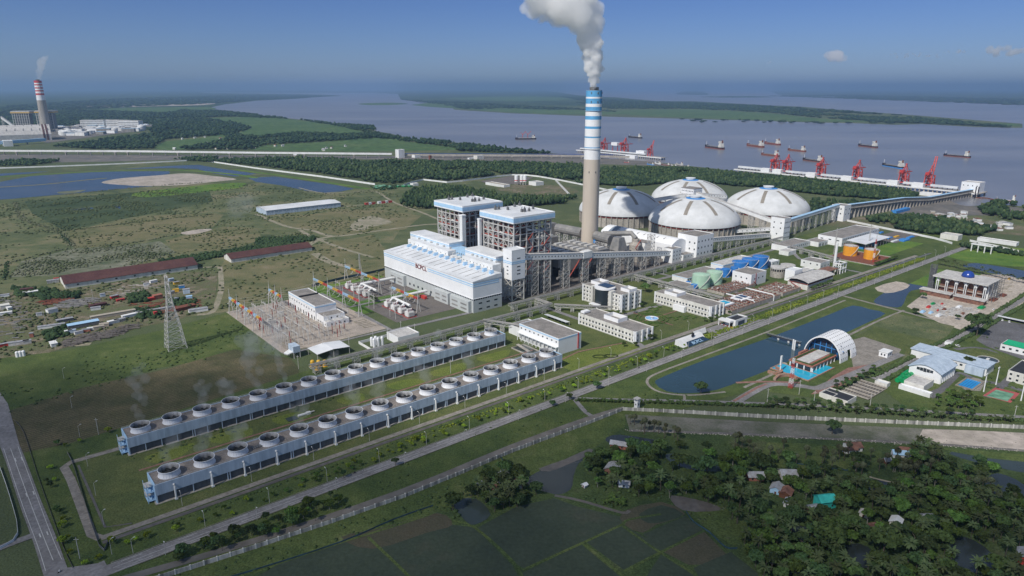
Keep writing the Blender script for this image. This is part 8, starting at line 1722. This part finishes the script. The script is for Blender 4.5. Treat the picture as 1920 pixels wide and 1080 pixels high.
def palm_meshes(m, th, nf, L, droop):
 mb = MB()
 for i in range(nf):
  a = i * 2.399 + R.uniform(-.2, .2); el = R.uniform(-.25, 1.15); pts = []; x, z, e = .1, 0, el; st = L / 6
  for k in range(7): pts.append((x, z, e)); x += math.cos(e) * st; z += math.sin(e) * st; e -= droop * (.6 + .12 * k)
  ca, sa = math.cos(a), math.sin(a); vs = []
  for k, (x, z, e) in enumerate(pts):
   w_ = L * .17 * math.sin(math.pi * min(.97, .1 + k / 6.6)) * (1.25 if k % 2 else .72)
   for sd, dz in ((-1, -.45), (0, 0), (1, -.45)): vs.append((x * ca - sd * w_ * sa, x * sa + sd * w_ * ca, th + z + dz * w_))
  mb.add(vs, [(k * 3 + j, k * 3 + j + 1, k * 3 + j + 4, k * 3 + j + 3) for k in range(6) for j in (0, 1)])
 return mb.mesh('crown', m), MB().tube([(-.5, .2, 0), (-.3, .1, th * .35), (-.05, 0, th * .75), (0, 0, th)], [.24, .18, .15, .14], 6).mesh('trunk', 'trunk_bark')
PALM = [palm_meshes('leaf_palm', 8.5, 17, 4.0, .26), palm_meshes('leaf_palm', 6.5, 15, 3.8, .3), palm_meshes('leaf_palm', 10, 18, 3.9, .24)]
def fan_meshes(th):
 mb = MB()
 for i in range(26):
  z = 1 - 2 * (i + .5) / 26 * .85; a = i * 2.399; q = math.sqrt(max(0, 1 - z * z)); d = Vector((q * math.cos(a), q * math.sin(a), z)); c = Vector((0, 0, th)) + d * R.uniform(1.2, 1.7); x = d.cross(Vector((0, 0, 1.01))).normalized(); y = (x.cross(d) + d * .5).normalized()
  vs = [c] + [c + (x * math.cos(t) + y * math.sin(t) * .8 + d * (.35 if k % 2 else -.05)) * (.95 if k % 2 else .72) for k, t in enumerate([j * 6.283 / 12 for j in range(12)])]; mb.add(vs, [(0, k + 1, (k + 1) % 12 + 1) for k in range(12)])
 return mb.mesh('crown', 'leaf_fan'), MB().tube([(0, 0, 0), (.1, 0, th * .5), (0, 0, th)], [.28, .22, .2], 7).mesh('trunk', 'trunk_bark')
FAN = [fan_meshes(9), fan_meshes(7)]
def banana():
 mb = MB()
 for i in range(16):
  bx, by = R.uniform(-1.1, 1.1), R.uniform(-1.1, 1.1); a = R.uniform(0, 6.28); e = R.uniform(.9, 1.3); x, z = 0, R.uniform(.8, 2.0); L = R.uniform(1.8, 2.8); vs = []; ca, sa = math.cos(a), math.sin(a)
  for k in range(5):
   w_ = .42 * math.sin(math.pi * min(.95, .15 + k / 4.6))
   for sd in (-1, 1): vs.append((bx + x * ca - sd * w_ * sa, by + x * sa + sd * w_ * ca, z))
   x += math.cos(e) * L / 4; z += math.sin(e) * L / 4; e -= .5
  mb.add(vs, [(k * 2, k * 2 + 1, k * 2 + 3, k * 2 + 2) for k in range(4)])
 return mb.mesh('crown', 'leaf_banana'), MB().tube([(0, 0, 0), (0, 0, 2)], [.16, .1], 5).tube([(.8, .4, 0), (.8, .4, 1.8)], [.14, .1], 5).mesh('trunk', 'trunk_bark')
BAN = [banana(), banana()]
shr = [(crown('crown', m, 1.3, 1.9, .5, 5, 22, .42, 1), MB().tube([(0, 0, 0), (0, 0, 1.4)], [.09, .05], 5).mesh('trunk', 'trunk_bark')) for m in ('leaf_yellow', 'leaf_mid', 'leaf_light')]
def plant(name, pm, p, s, label, cat, group):
 t = thing(name, label, cat, (p[0], p[1], 0), group, R.uniform(0, 6.28)); t.scale = (s, s, s * R.uniform(.9, 1.15)); inst(pm[0], 'crown', t); inst(pm[1], 'trunk', t); return t
# village grove
grove = [(1120, 850), (1240, 838), (1330, 850), (1360, 868), (1440, 868), (1560, 880), (1650, 862), (1760, 850), (1800, 880), (1850, 880), (1940, 930), (2000, 1000), (2000, 1120), (1440, 1120), (1400, 1040), (1390, 1000), (1350, 960), (1300, 935), (1190, 935), (1110, 915), (1100, 880)]
P = clump(clear(scatter(grove, 6.9, jitter=.5)), 24, -1.5, .5); RN.shuffle(P); nb = min(285, int(len(P) * .8));
for p in P[:nb]:
 k = RN.choice(3, p=(.36, .36, .28)); plant('broadleaf_tree', BT[k][RN.randint(3)], p, RN.uniform(.62, 1.1), ['dark broad crowned tree in the village grove', 'mid green broad crowned tree in the village grove', 'bright green broad crowned tree in the village grove'][k], 'tree', 'broad crowned trees of the village grove')
P = clear(scatter(grove, 9.3), 6.8)
for p in P[:150]: plant('coconut_palm', PALM[RN.randint(3)], p, RN.uniform(.75, 1.1), 'coconut palm with drooping fronds in the village grove', 'palm', 'coconut palms of the village grove')
for q, n in (([(1440, 840), (1560, 850), (1640, 860), (1700, 880), (1780, 905), (1700, 900), (1560, 890), (1440, 880)], 26), ([(1180, 795), (1260, 805), (1280, 830), (1200, 820)], 12), ([(1380, 835), (1440, 850), (1420, 870), (1370, 860)], 9), ([(1640, 870), (1760, 870), (1760, 905), (1650, 895)], 12), ([(1800, 900), (1900, 940), (1900, 960), (1800, 930)], 8)):
 P = clear(scatter(q, 5.5), 3.5); RN.shuffle(P)
 for p in P[:n]: plant('fan_palm', FAN[RN.randint(2)], p, RN.uniform(.75, 1.05), 'fan leaved palm with a pale round head in the village', 'palm', 'fan leaved palms of the village')
for q, n in (([(1385, 1000), (1450, 990), (1440, 1050), (1400, 1050)], 22), ([(1130, 935), (1170, 938), (1170, 950), (1130, 948)], 9), ([(960, 925), (1010, 930), (980, 950)], 4), ([(1060, 920), (1070, 922), (1068, 930)], 2), ([(1440, 1050), (1500, 1080), (1450, 1090)], 8), ([(1720, 960), (1760, 960), (1750, 990)], 6)):
 P = scatter(q, 2.6); RN.shuffle(P)
 for p in P[:n]: plant('banana_clump', BAN[RN.randint(2)], p, RN.uniform(.8, 1.25), 'yellow green banana clump at the edge of the paddy fields', 'plant', 'banana clumps by the paddies')
# hamlet by the wall
ham = [(868, 925), (905, 890), (960, 880), (1040, 905), (1045, 925), (960, 955), (900, 975), (850, 975), (835, 950)]
P = clear(scatter(ham, 6.2), 4.5); RN.shuffle(P)
for i, p in enumerate(P[:34]): plant('hamlet_tree', BT[i % 2][RN.randint(3)], p, RN.uniform(.6, .95), 'dark tree around the small hamlet by the wall', 'tree', 'trees around the hamlet')
P = clear(scatter([(880, 930), (930, 960), (1000, 940), (960, 900), (900, 910)], 5.0), 3); RN.shuffle(P)
for p in P[:24]: plant('coconut_palm', PALM[RN.randint(3)], p, RN.uniform(.7, .95), 'coconut palm beside the small hamlet by the wall', 'palm', 'coconut palms of the hamlet')
# trees along the lower left wall
for q, sp_, n, s0, lab in (([(470, 985), (560, 955), (640, 925), (665, 930), (640, 960), (540, 1000), (470, 1020), (330, 1065), (330, 1045)], 5.6, 80, .42, 'dark tree in the belt between the road and the lower wall'), ):
 P = scatter(q, sp_); RN.shuffle(P)
 for p in P[:n]: plant('belt_tree', BT[RN.randint(1, 3) if RN.rand() < .5 else 0][RN.randint(3)], p, RN.uniform(s0, s0 + .3), lab, 'tree', 'tree belt by the lower wall')
# single trees
for px, py, k, j, s, l in ((1831, 630, 0, 2, 2.1, 'big dark spreading tree beside the car park'), (645, 897, 0, 1, .55, 'small tree on the kerb of the main road, lower one'), (742, 875, 1, 1, .7, 'small tree on the kerb of the main road, upper one'), (1120, 730, 0, 0, .8, 'dark tree at the road fork'), (1036, 762, 0, 0, .6, 'dark bush like tree below the road fork'), (1314, 738, 0, 2, 1.0, 'dark spreading tree at the canal end'), (1815, 690, 0, 0, 1.05, 'dark tree between the sports hall and the long hall'), (1068, 750, 1, 0, .55, 'small tree right of the road by the wall track'), (1210, 548, 1, 0, 1.3, 'round green tree between the two upper offices'), (1552, 1030, 1, 2, 1.5, 'pale trunked flat crowned tree in the lower village'), (1655, 1040, 1, 2, 1.5, 'pale trunked flat crowned tree near the lower picture edge'), (1560, 815, 0, 0, 1.15, 'dark tree below the embankment, left of the houses'), (1730, 560, 1, 0, .9, 'green tree at the edge of the building site'), (1716, 590, 0, 0, .8, 'dark tree at the lower corner of the building site'), (1795, 600, 0, 0, .7, 'dark round bush tree by the site road')):
 plant('broadleaf_tree', BT[k][j], G(px, py), s, l, 'tree', None)
P = scatter([(1700, 838), (1750, 835), (1765, 870), (1715, 868)], 4.2)
for p in P[:16]: plant('coconut_palm', PALM[RN.randint(3)], p, RN.uniform(.8, 1.1), 'coconut palm in the dense clump below the embankment', 'palm', 'palm clump below the embankment')
# compound trees and bushes
for q, sp_, n, k0, lab, nm in (([(1752, 750), (1785, 737), (1822, 745), (1846, 758), (1846, 768), (1756, 768)], 4.6, 46, 2, 'light green bushy tree below the swimming pool', 'trees below the swimming pool'), ([(1560, 728), (1600, 708), (1640, 690), (1650, 700), (1600, 722), (1580, 735), (1570, 745)], 5.0, 24, 0, 'dark tree along the filter beds', 'trees along the filter beds'), ([(1440, 752), (1600, 762), (1720, 772), (1850, 776), (1850, 786), (1600, 775), (1440, 762)], 5.2, 60, 0, 'dark tree of the belt above the embankment wall', 'tree belt above the embankment wall')):
 P = scatter(q, sp_); RN.shuffle(P)
 for i, p in enumerate(P[:n]): plant('shade_tree', BT[k0 if i % 3 else 1][RN.randint(2)], p, RN.uniform(.4, .62), lab, 'tree', nm)
pts = line_pts([(1440, 766), (1600, 777), (1760, 786), (1900, 794)], smooth=14)
for q in pts[::1]: plant('coconut_palm', PALM[RN.randint(3)], (q.x + R.uniform(-2, 2), q.y + R.uniform(-2, 2)), R.uniform(.4, .6), 'young yellowish palm in the row above the embankment wall', 'palm', 'young palms above the embankment wall')
pts = line_pts([(1760, 497), (1810, 508), (1860, 519), (1920, 532)], smooth=10)
for q in pts: plant('coconut_palm', PALM[RN.randint(3)], (q.x, q.y), R.uniform(.7, .9), 'small palm in the row beside the blue pond', 'palm', 'palm row beside the blue pond')
for q in line_pts([(1085, 753), (1160, 756), (1300, 760), (1440, 765)], smooth=14): plant('round_bush', shr[1], (q.x, q.y), R.uniform(.8, 1.1), 'round clipped bush in the row along the wall track', 'bush', 'clipped bushes along the wall track')
# young trees on the road verge and left lawn
n = 0
for row, (v, u0, u1, st) in enumerate(((347, 60, 500, 7.5), (351, 64, 500, 11), (344.6, 90, 480, 17))):
 u = u0
 while u < u1:
  if R.random() < .7: p = W(u + R.uniform(-2, 2), v + R.uniform(-1.2, 1.2)); k = R.random() < .72; plant('young_tree', shr[0] if k else shr[2], p, R.uniform(.8, 1.6), 'young yellow green tree on the verge of the main road' if k else 'young green tree on the verge of the main road', 'tree', 'young trees on the road verge')
  u += st
for (px, py) in ((88, 905), (95, 915), (104, 902), (112, 965), (118, 978), (116, 990), (125, 1015), (131, 1040), (107, 960), (95, 880), (160, 1060), (185, 1050), (210, 1020), (255, 1015), (240, 1022), (275, 1010), (120, 1020), (122, 838), (108, 836), (150, 830), (205, 812)): plant('young_tree', shr[R.choice((0, 0, 1))], G(px, py), R.uniform(1.0, 1.8), 'young tree or bush on the lawn beside the left road', 'tree', 'young trees beside the left road')
for (u, v) in ((517, 500), (505, 446), (509, 442), (540, 446), (545, 452), (556, 372), (552, 376), (568, 374), (590, 373), (470, 376), (476, 376), (448, 374), (440, 380), (574, 452), (580, 450), (586, 447), (592, 448), (520, 438), (600, 446), (480, 455), (466, 380)): plant('garden_tree', shr[1], W(u, v), R.uniform(1.6, 2.4), 'dark clipped garden tree around the office blocks', 'tree', 'garden trees around the offices')
for i in range(9): plant('garden_tree', shr[1], W(737 + i * 5.4, 364.5), 2.0, 'dark clipped bush in the row beside the curved roof shed', 'bush', 'bushes beside the curved roof shed')
for i in range(16): plant('garden_tree', shr[1], W(907 + i * 4, 369.5), 2.0, 'dark clipped bush in the row below the orange tanks', 'bush', 'bushes below the orange tanks')
for i in range(6): plant('garden_tree', shr[1], W(334 + i * .5, 636 + i * 2.4), 2.2, 'dark round bush between the two transformer bays', 'bush', 'bushes between the transformer bays')
# ---- hedges, scrub and woods (nobody could count these)
def strip_poly(a, b, w0):
 d = (b - a).normalized(); n = Vector((-d.y, d.x)) * w0; return [a + n, b + n, b - n, a - n]
def up(u0, u1, v0, v1): return uvs((u0, v0), (u1, v0), (u1, v1), (u0, v1))
blobs('hedge', scatter(up(500, 1000, 345, 352.5), 1.9, raw=True, keep=.8), (.9, 1.7), (.8, 1.9), 'hedge_yellow', base=ICO1)
blobs('hedge', scatter(up(200, 500, 352, 356), 2.0, raw=True, keep=.6), (.7, 1.3), (.6, 1.3), 'hedge_yellow')
blobs('hedge', scatter(up(60, 480, 355.5, 358), 2.0, raw=True, keep=.5), (.7, 1.2), (.6, 1.0), 'hedge_green')
for pr in ([(1636, 707), (1700, 676), (1790, 629), (1850, 597), (1960, 528)], [(1648, 722), (1705, 690), (1792, 644), (1856, 610), (1965, 546)]):
 p = line_pts(pr, smooth=3); P = np.concatenate([scatter([tuple(q) for q in strip_poly(a, b, 1.6)], 1.5, raw=True) for a, b in zip(p, p[1:])]); blobs('hedge', P, (.9, 1.5), (1.8, 2.8), 'hedge_green')
for pr in ([(1080, 751), (1300, 757), (1440, 762), (1920, 790)],):
 p = line_pts(pr, smooth=4); P = np.concatenate([scatter([tuple(q) for q in strip_poly(a, b, 1.8)], 1.8, raw=True) for a, b in zip(p, p[1:])]); blobs('hedge', P, (.9, 1.5), (1.2, 2.4), 'hedge_green')
blobs('scrub', scatter([(170, 855), (320, 820), (700, 705), (960, 630), (962, 640), (700, 725), (330, 850), (300, 870)], 3.6, keep=.35), (.8, 1.6), (.3, .9), 'hedge_green')
bush_areas = (([(-120, 420), (20, 378), (270, 358), (460, 345), (640, 362), (700, 356), (810, 380), (700, 440), (724, 470), (724, 520), (600, 536), (420, 580), (300, 600), (0, 640), (-200, 700)], 7.0, .34, (1.0, 2.6), (.8, 2.2), 'bush_mat'), ([(20, 518), (40, 490), (140, 466), (240, 460), (300, 452), (330, 474), (240, 500), (130, 515)], 4.4, .6, (1.0, 1.9), (1.0, 2.0), 'reed_pale'),
 ([(60, 380), (260, 362), (390, 354), (400, 378), (270, 403), (120, 430)], 7, .5, (1.2, 2.6), (.8, 1.8), 'bush_mat'), ([(0, 690), (120, 665), (300, 625), (430, 592), (540, 672), (430, 670), (300, 692), (150, 735), (0, 780)], 4.6, .4, (.7, 1.6), (.4, 1.2), 'hedge_green'), ([(-40, 600), (0, 555), (120, 545), (400, 515), (400, 580), (200, 628), (-40, 690)], 6, .5, (1.0, 2.2), (.8, 2.2), 'bush_mat'), ([(250, 1100), (480, 1036), (800, 930), (960, 862), (960, 920), (800, 970), (480, 1075)], 4.2, .35, (.7, 1.5), (.5, 1.3), 'hedge_green'),
 (grove, 3.4, .42, (1.0, 2.2), (.6, 2.0), 'hedge_green'), ([(1180, 835), (1440, 826), (1600, 838), (1760, 850), (1500, 868), (1240, 840)], 4, .16, (.9, 1.8), (.6, 1.8), 'hedge_green'), (ham, 2.6, .6, (.9, 1.8), (.8, 2.0), 'hedge_green'), ([(1070, 925), (1170, 940), (1180, 958), (1090, 940), (1050, 925)], 2.2, .8, (.8, 1.5), (.7, 1.5), 'hedge_green'), ([(1280, 955), (1340, 940), (1410, 975), (1390, 1030), (1330, 995)], 1.8, .6, (.7, 1.3), (.4, .9), 'bush_mat'), ([(1100, 742), (1230, 720), (1300, 745), (1360, 742), (1440, 728), (1440, 752), (1300, 755)], 5, .2, (.8, 1.5), (.5, 1.1), 'hedge_green'),
 ([(1580, 645), (1690, 592), (1780, 612), (1700, 660)], 4.5, .2, (.8, 1.6), (.4, .9), 'hedge_green'), ([(1650, 740), (1720, 700), (1780, 650), (1840, 615), (1960, 620), (1960, 790), (1700, 765)], 7, .14, (.9, 1.7), (.8, 1.8), 'hedge_green'), ([(930, 790), (1100, 745), (1110, 770), (960, 830), (700, 930), (700, 900)], 5, .18, (.6, 1.2), (.4, 1.0), 'hedge_green'))
for q, s_, k, rr_, hh, m in bush_areas:
 P = scatter(q, s_, keep=min(1, k * 1.7)); P = P[hits(P)]; P = clump(P, 26, .15, .7); blobs('scrub', P, rr_, hh, m)
for q in ([(290, 490), (420, 472), (520, 455), (560, 462), (440, 478), (330, 498)], [(20, 540), (110, 545), (100, 560), (30, 555)], [(75, 552), (150, 548), (150, 560), (80, 566)], [(80, 625), (125, 612), (130, 630), (90, 640)], [(255, 582), (300, 578), (300, 596), (260, 600)], [(240, 555), (275, 548), (280, 565), (245, 570)], [(480, 448), (590, 445), (590, 452), (480, 462)], [(310, 560), (370, 565), (360, 580), (320, 575)]): blobs('scrub', scatter(q, 3.6), (1.6, 3.2), (2.0, 4.6), 'wood_mid', base=ICO2)
def wood(q, sp_, rr_, hh, m='wood_mid', keep=1.0, base=ICO1, lift=.55):
 P = scatter(q, sp_, keep=keep * .92); P = P[hits(P)] if len(P) < 60000 else P
 if len(P) == 0: return
 P = clump(P, sp_ * 6, -1.35, .5); k = RN.permutation(len(P)); n = len(P); a, b = int(n * .55), int(n * .85)
 blobs('woodland', P[k[:a]], rr_, hh, m, base=base, lift=lift); blobs('woodland', P[k[a:b]], (rr_[0] * .6, rr_[1] * .9), (hh[0] * .6, hh[1] * 1.25), m + '_pale', base=base, lift=lift); blobs('woodland', P[k[b:]], (rr_[0], rr_[1] * 1.25), (hh[0], hh[1] * 1.1), m + '_deep', base=base, lift=lift)
mat('wood_mid_pale', (.07, .10, .042), .9, .3, .03, col2=(.042, .068, .032), fine=.3, spec=.05); mat('wood_mid_deep', (.028, .05, .026), .9, .3, .03, col2=(.018, .035, .02), fine=.3, spec=.05)
mat('wood_far_pale', (.05, .08, .038), .9, .3, .02, col2=(.03, .052, .03), fine=.12, spec=.05); mat('wood_far_deep', (.022, .042, .025), .9, .3, .02, col2=(.014, .03, .02), fine=.12, spec=.05)
wood([(750, 382), (765, 366), (800, 355), (860, 356), (905, 362), (950, 372), (1010, 375), (1090, 372), (1090, 380), (960, 390), (830, 392), (760, 392)], 5.2, (2.6, 4.2), (7, 13), base=ICO2)
wood([(1100, 300 + 22), (1240, 318), (1290, 318), (1380, 327), (1500, 338), (1640, 353), (1720, 366), (1712, 379), (1640, 374), (1560, 368), (1500, 362), (1440, 352), (1380, 350), (1340, 345), (1250, 345), (1180, 350), (1100, 346)], 6.0, (3.2, 5.0), (7, 11), base=ICO2)
wood([(1520, 378), (1600, 380), (1640, 384), (1600, 398), (1520, 405)], 7, (3, 4.5), (6, 11), keep=.75); wood([(1620, 412), (1700, 408), (1760, 412), (1830, 428), (1870, 432), (1840, 444), (1740, 440), (1650, 425)], 6, (3, 4.6), (6, 11), base=ICO2, keep=.85); wood([(1835, 392), (1870, 380), (1930, 388), (1960, 420), (1900, 415), (1840, 402)], 7, (3.5, 5), (7, 11), keep=.85); wood([(1800, 458), (1860, 466), (1930, 478), (1930, 484), (1850, 472), (1800, 464)], 4, (2, 3), (4, 6))
wood([(480, 300), (560, 298), (650, 302), (700, 303), (860, 306), (1000, 308), (1090, 312), (1090, 346), (1010, 330), (950, 328), (840, 340), (790, 335), (740, 345), (700, 342), (600, 326), (480, 311)], 8, (4, 6), (8, 13), keep=.9); wood([(320, 300), (370, 296), (480, 300), (480, 311), (400, 305)], 8, (4, 6), (7, 11), keep=.8); wood([(0, 304), (60, 300), (120, 303), (60, 311), (0, 313)], 8, (4, 6), (6, 10), keep=.7)
wood([(690, 352), (752, 348), (740, 356), (700, 358)], 7, (2, 3.6), (3, 6), keep=.6)
# far woods
for q, s_, k in (([(100, 276), (190, 264), (270, 254), (330, 250), (420, 246), (440, 250), (400, 255), (310, 262), (285, 280), (200, 281)], 15, .85), ([(270, 240), (300, 225), (380, 222), (440, 231), (470, 241), (440, 252), (360, 252), (290, 250)], 17, .85), ([(420, 252), (480, 258), (560, 250), (640, 254), (700, 250), (720, 258), (640, 264), (600, 266), (500, 272), (470, 281), (380, 281), (330, 281), (372, 275), (426, 262)], 14, .85), ([(560, 225), (640, 234), (700, 238), (705, 244), (690, 250), (640, 238)], 14, .7), ([(700, 250), (770, 262), (850, 268), (960, 283), (1030, 288), (1030, 290), (860, 284), (850, 277), (760, 266), (700, 258)], 12, .8), ([(0, 232), (120, 225), (280, 222), (300, 228), (240, 238), (100, 235), (0, 240)], 22, .8), ([(-40, 214), (140, 206), (300, 212), (400, 207), (460, 213), (380, 222), (200, 222), (0, 226)], 26, .75), ([(340, 206), (470, 214), (540, 223), (440, 219), (380, 220), (320, 214)], 22, .7),
 ([(750, 187), (850, 191), (990, 199), (1100, 205), (1190, 212), (1100, 207), (960, 204), (870, 205), (846, 199)], 55, .55), ([(1080, 192), (1300, 196), (1440, 204), (1560, 214), (1660, 222), (1800, 232), (1900, 239), (1700, 231), (1540, 222), (1440, 211), (1290, 204), (1140, 204)], 34, .8), ([(1580, 221), (1700, 219), (1830, 232), (1900, 240), (1740, 232), (1640, 230)], 30, .9), ([(1050, 181), (1200, 190), (1420, 198), (1600, 210), (1700, 217), (1580, 212), (1400, 202), (1100, 191)], 48, .75), ([(1440, 180), (1660, 188), (1920, 198), (1920, 186), (1600, 178)], 110, .7), ([(0, 200), (200, 186), (480, 178), (640, 180), (480, 188), (400, 194), (120, 206), (0, 212)], 70, .7), ([(1260, 222), (1440, 228), (1720, 233), (1440, 233), (1300, 230)], 40, .10)):
 wood(q, s_, (s_ * .45, s_ * .75), (9, 15), 'wood_far', k)
for q in ([(1080, 317), (1240, 316), (1280, 330), (1100, 330)], ): wood(q, 7, (3.5, 5), (6, 10), keep=.8)
# field hedgerows and ditches of the scrub plain, stones on the embankment
for pr, m, w_, s_ in (([(110, 434), (200, 424), (280, 414), (400, 402)], 'bush_mat', 2.5, 3), ([(110, 434), (200, 424), (280, 414), (400, 402)], 'reed_pale', 1.2, 3), ([(28, 380), (42, 410), (105, 433), (135, 462)], 'reed_pale', 5, 4), ([(0, 498), (60, 482), (140, 464), (240, 457), (330, 440)], 'reed_pale', 2.2, 2.6), ([(112, 436), (137, 463)], 'wood_mid', 1.6, 2.6), ([(14, 490), (9, 525)], 'wood_mid', 1.8, 2.6), ([(0, 440), (60, 432), (110, 434)], 'reed_pale', 1.6, 3), ([(120, 366), (250, 352), (380, 342)], 'reed_pale', 2, 3), ([(490, 448), (560, 440), (600, 446)], 'hedge_green', 2, 3), ([(430, 505), (520, 478), (590, 470)], 'hedge_green', 1.6, 3), ([(310, 455), (400, 438), (480, 428)], 'hedge_green', 1.2, 3)):
 p = line_pts(pr, smooth=4); P = np.concatenate([scatter([tuple(q) for q in strip_poly(a, b, w_)], s_, raw=True, keep=.7) for a, b in zip(p, p[1:])]); blobs('scrub', P, (.9, 2.0), (.8, 2.2), m)
P = scatter([(1172, 779), (1440, 793), (1920, 813), (2060, 818), (2060, 850), (1920, 842), (1560, 822), (1180, 806)], 1.5, keep=.55); blobs('rubble', P, (.25, .62), (.2, .6), 'rip_rap')
P = scatter([(1172, 806), (1560, 822), (1920, 843), (2060, 850), (2060, 854), (1920, 848), (1560, 826), (1172, 809)], 1.0, keep=.7); blobs('rubble', P, (.3, .7), (.3, .7), 'concrete')
P = clump(scatter([(1172, 780), (1440, 794), (1920, 815), (2060, 820), (2060, 850), (1920, 842), (1560, 822), (1180, 806)], 2.2), 14, .4, .6); blobs('scrub', P, (.5, 1.2), (.15, .5), 'bush_mat')
# ================================================================== the air
hb = MB(); hb.box(-94000, 94000, -94000, 94000, -1.0, 560.0)
volmat('haze_air', (.48, .70, 1.0), 5.2e-5, .42)
hz = hb.build('haze', 'haze_air', kind='stuff')
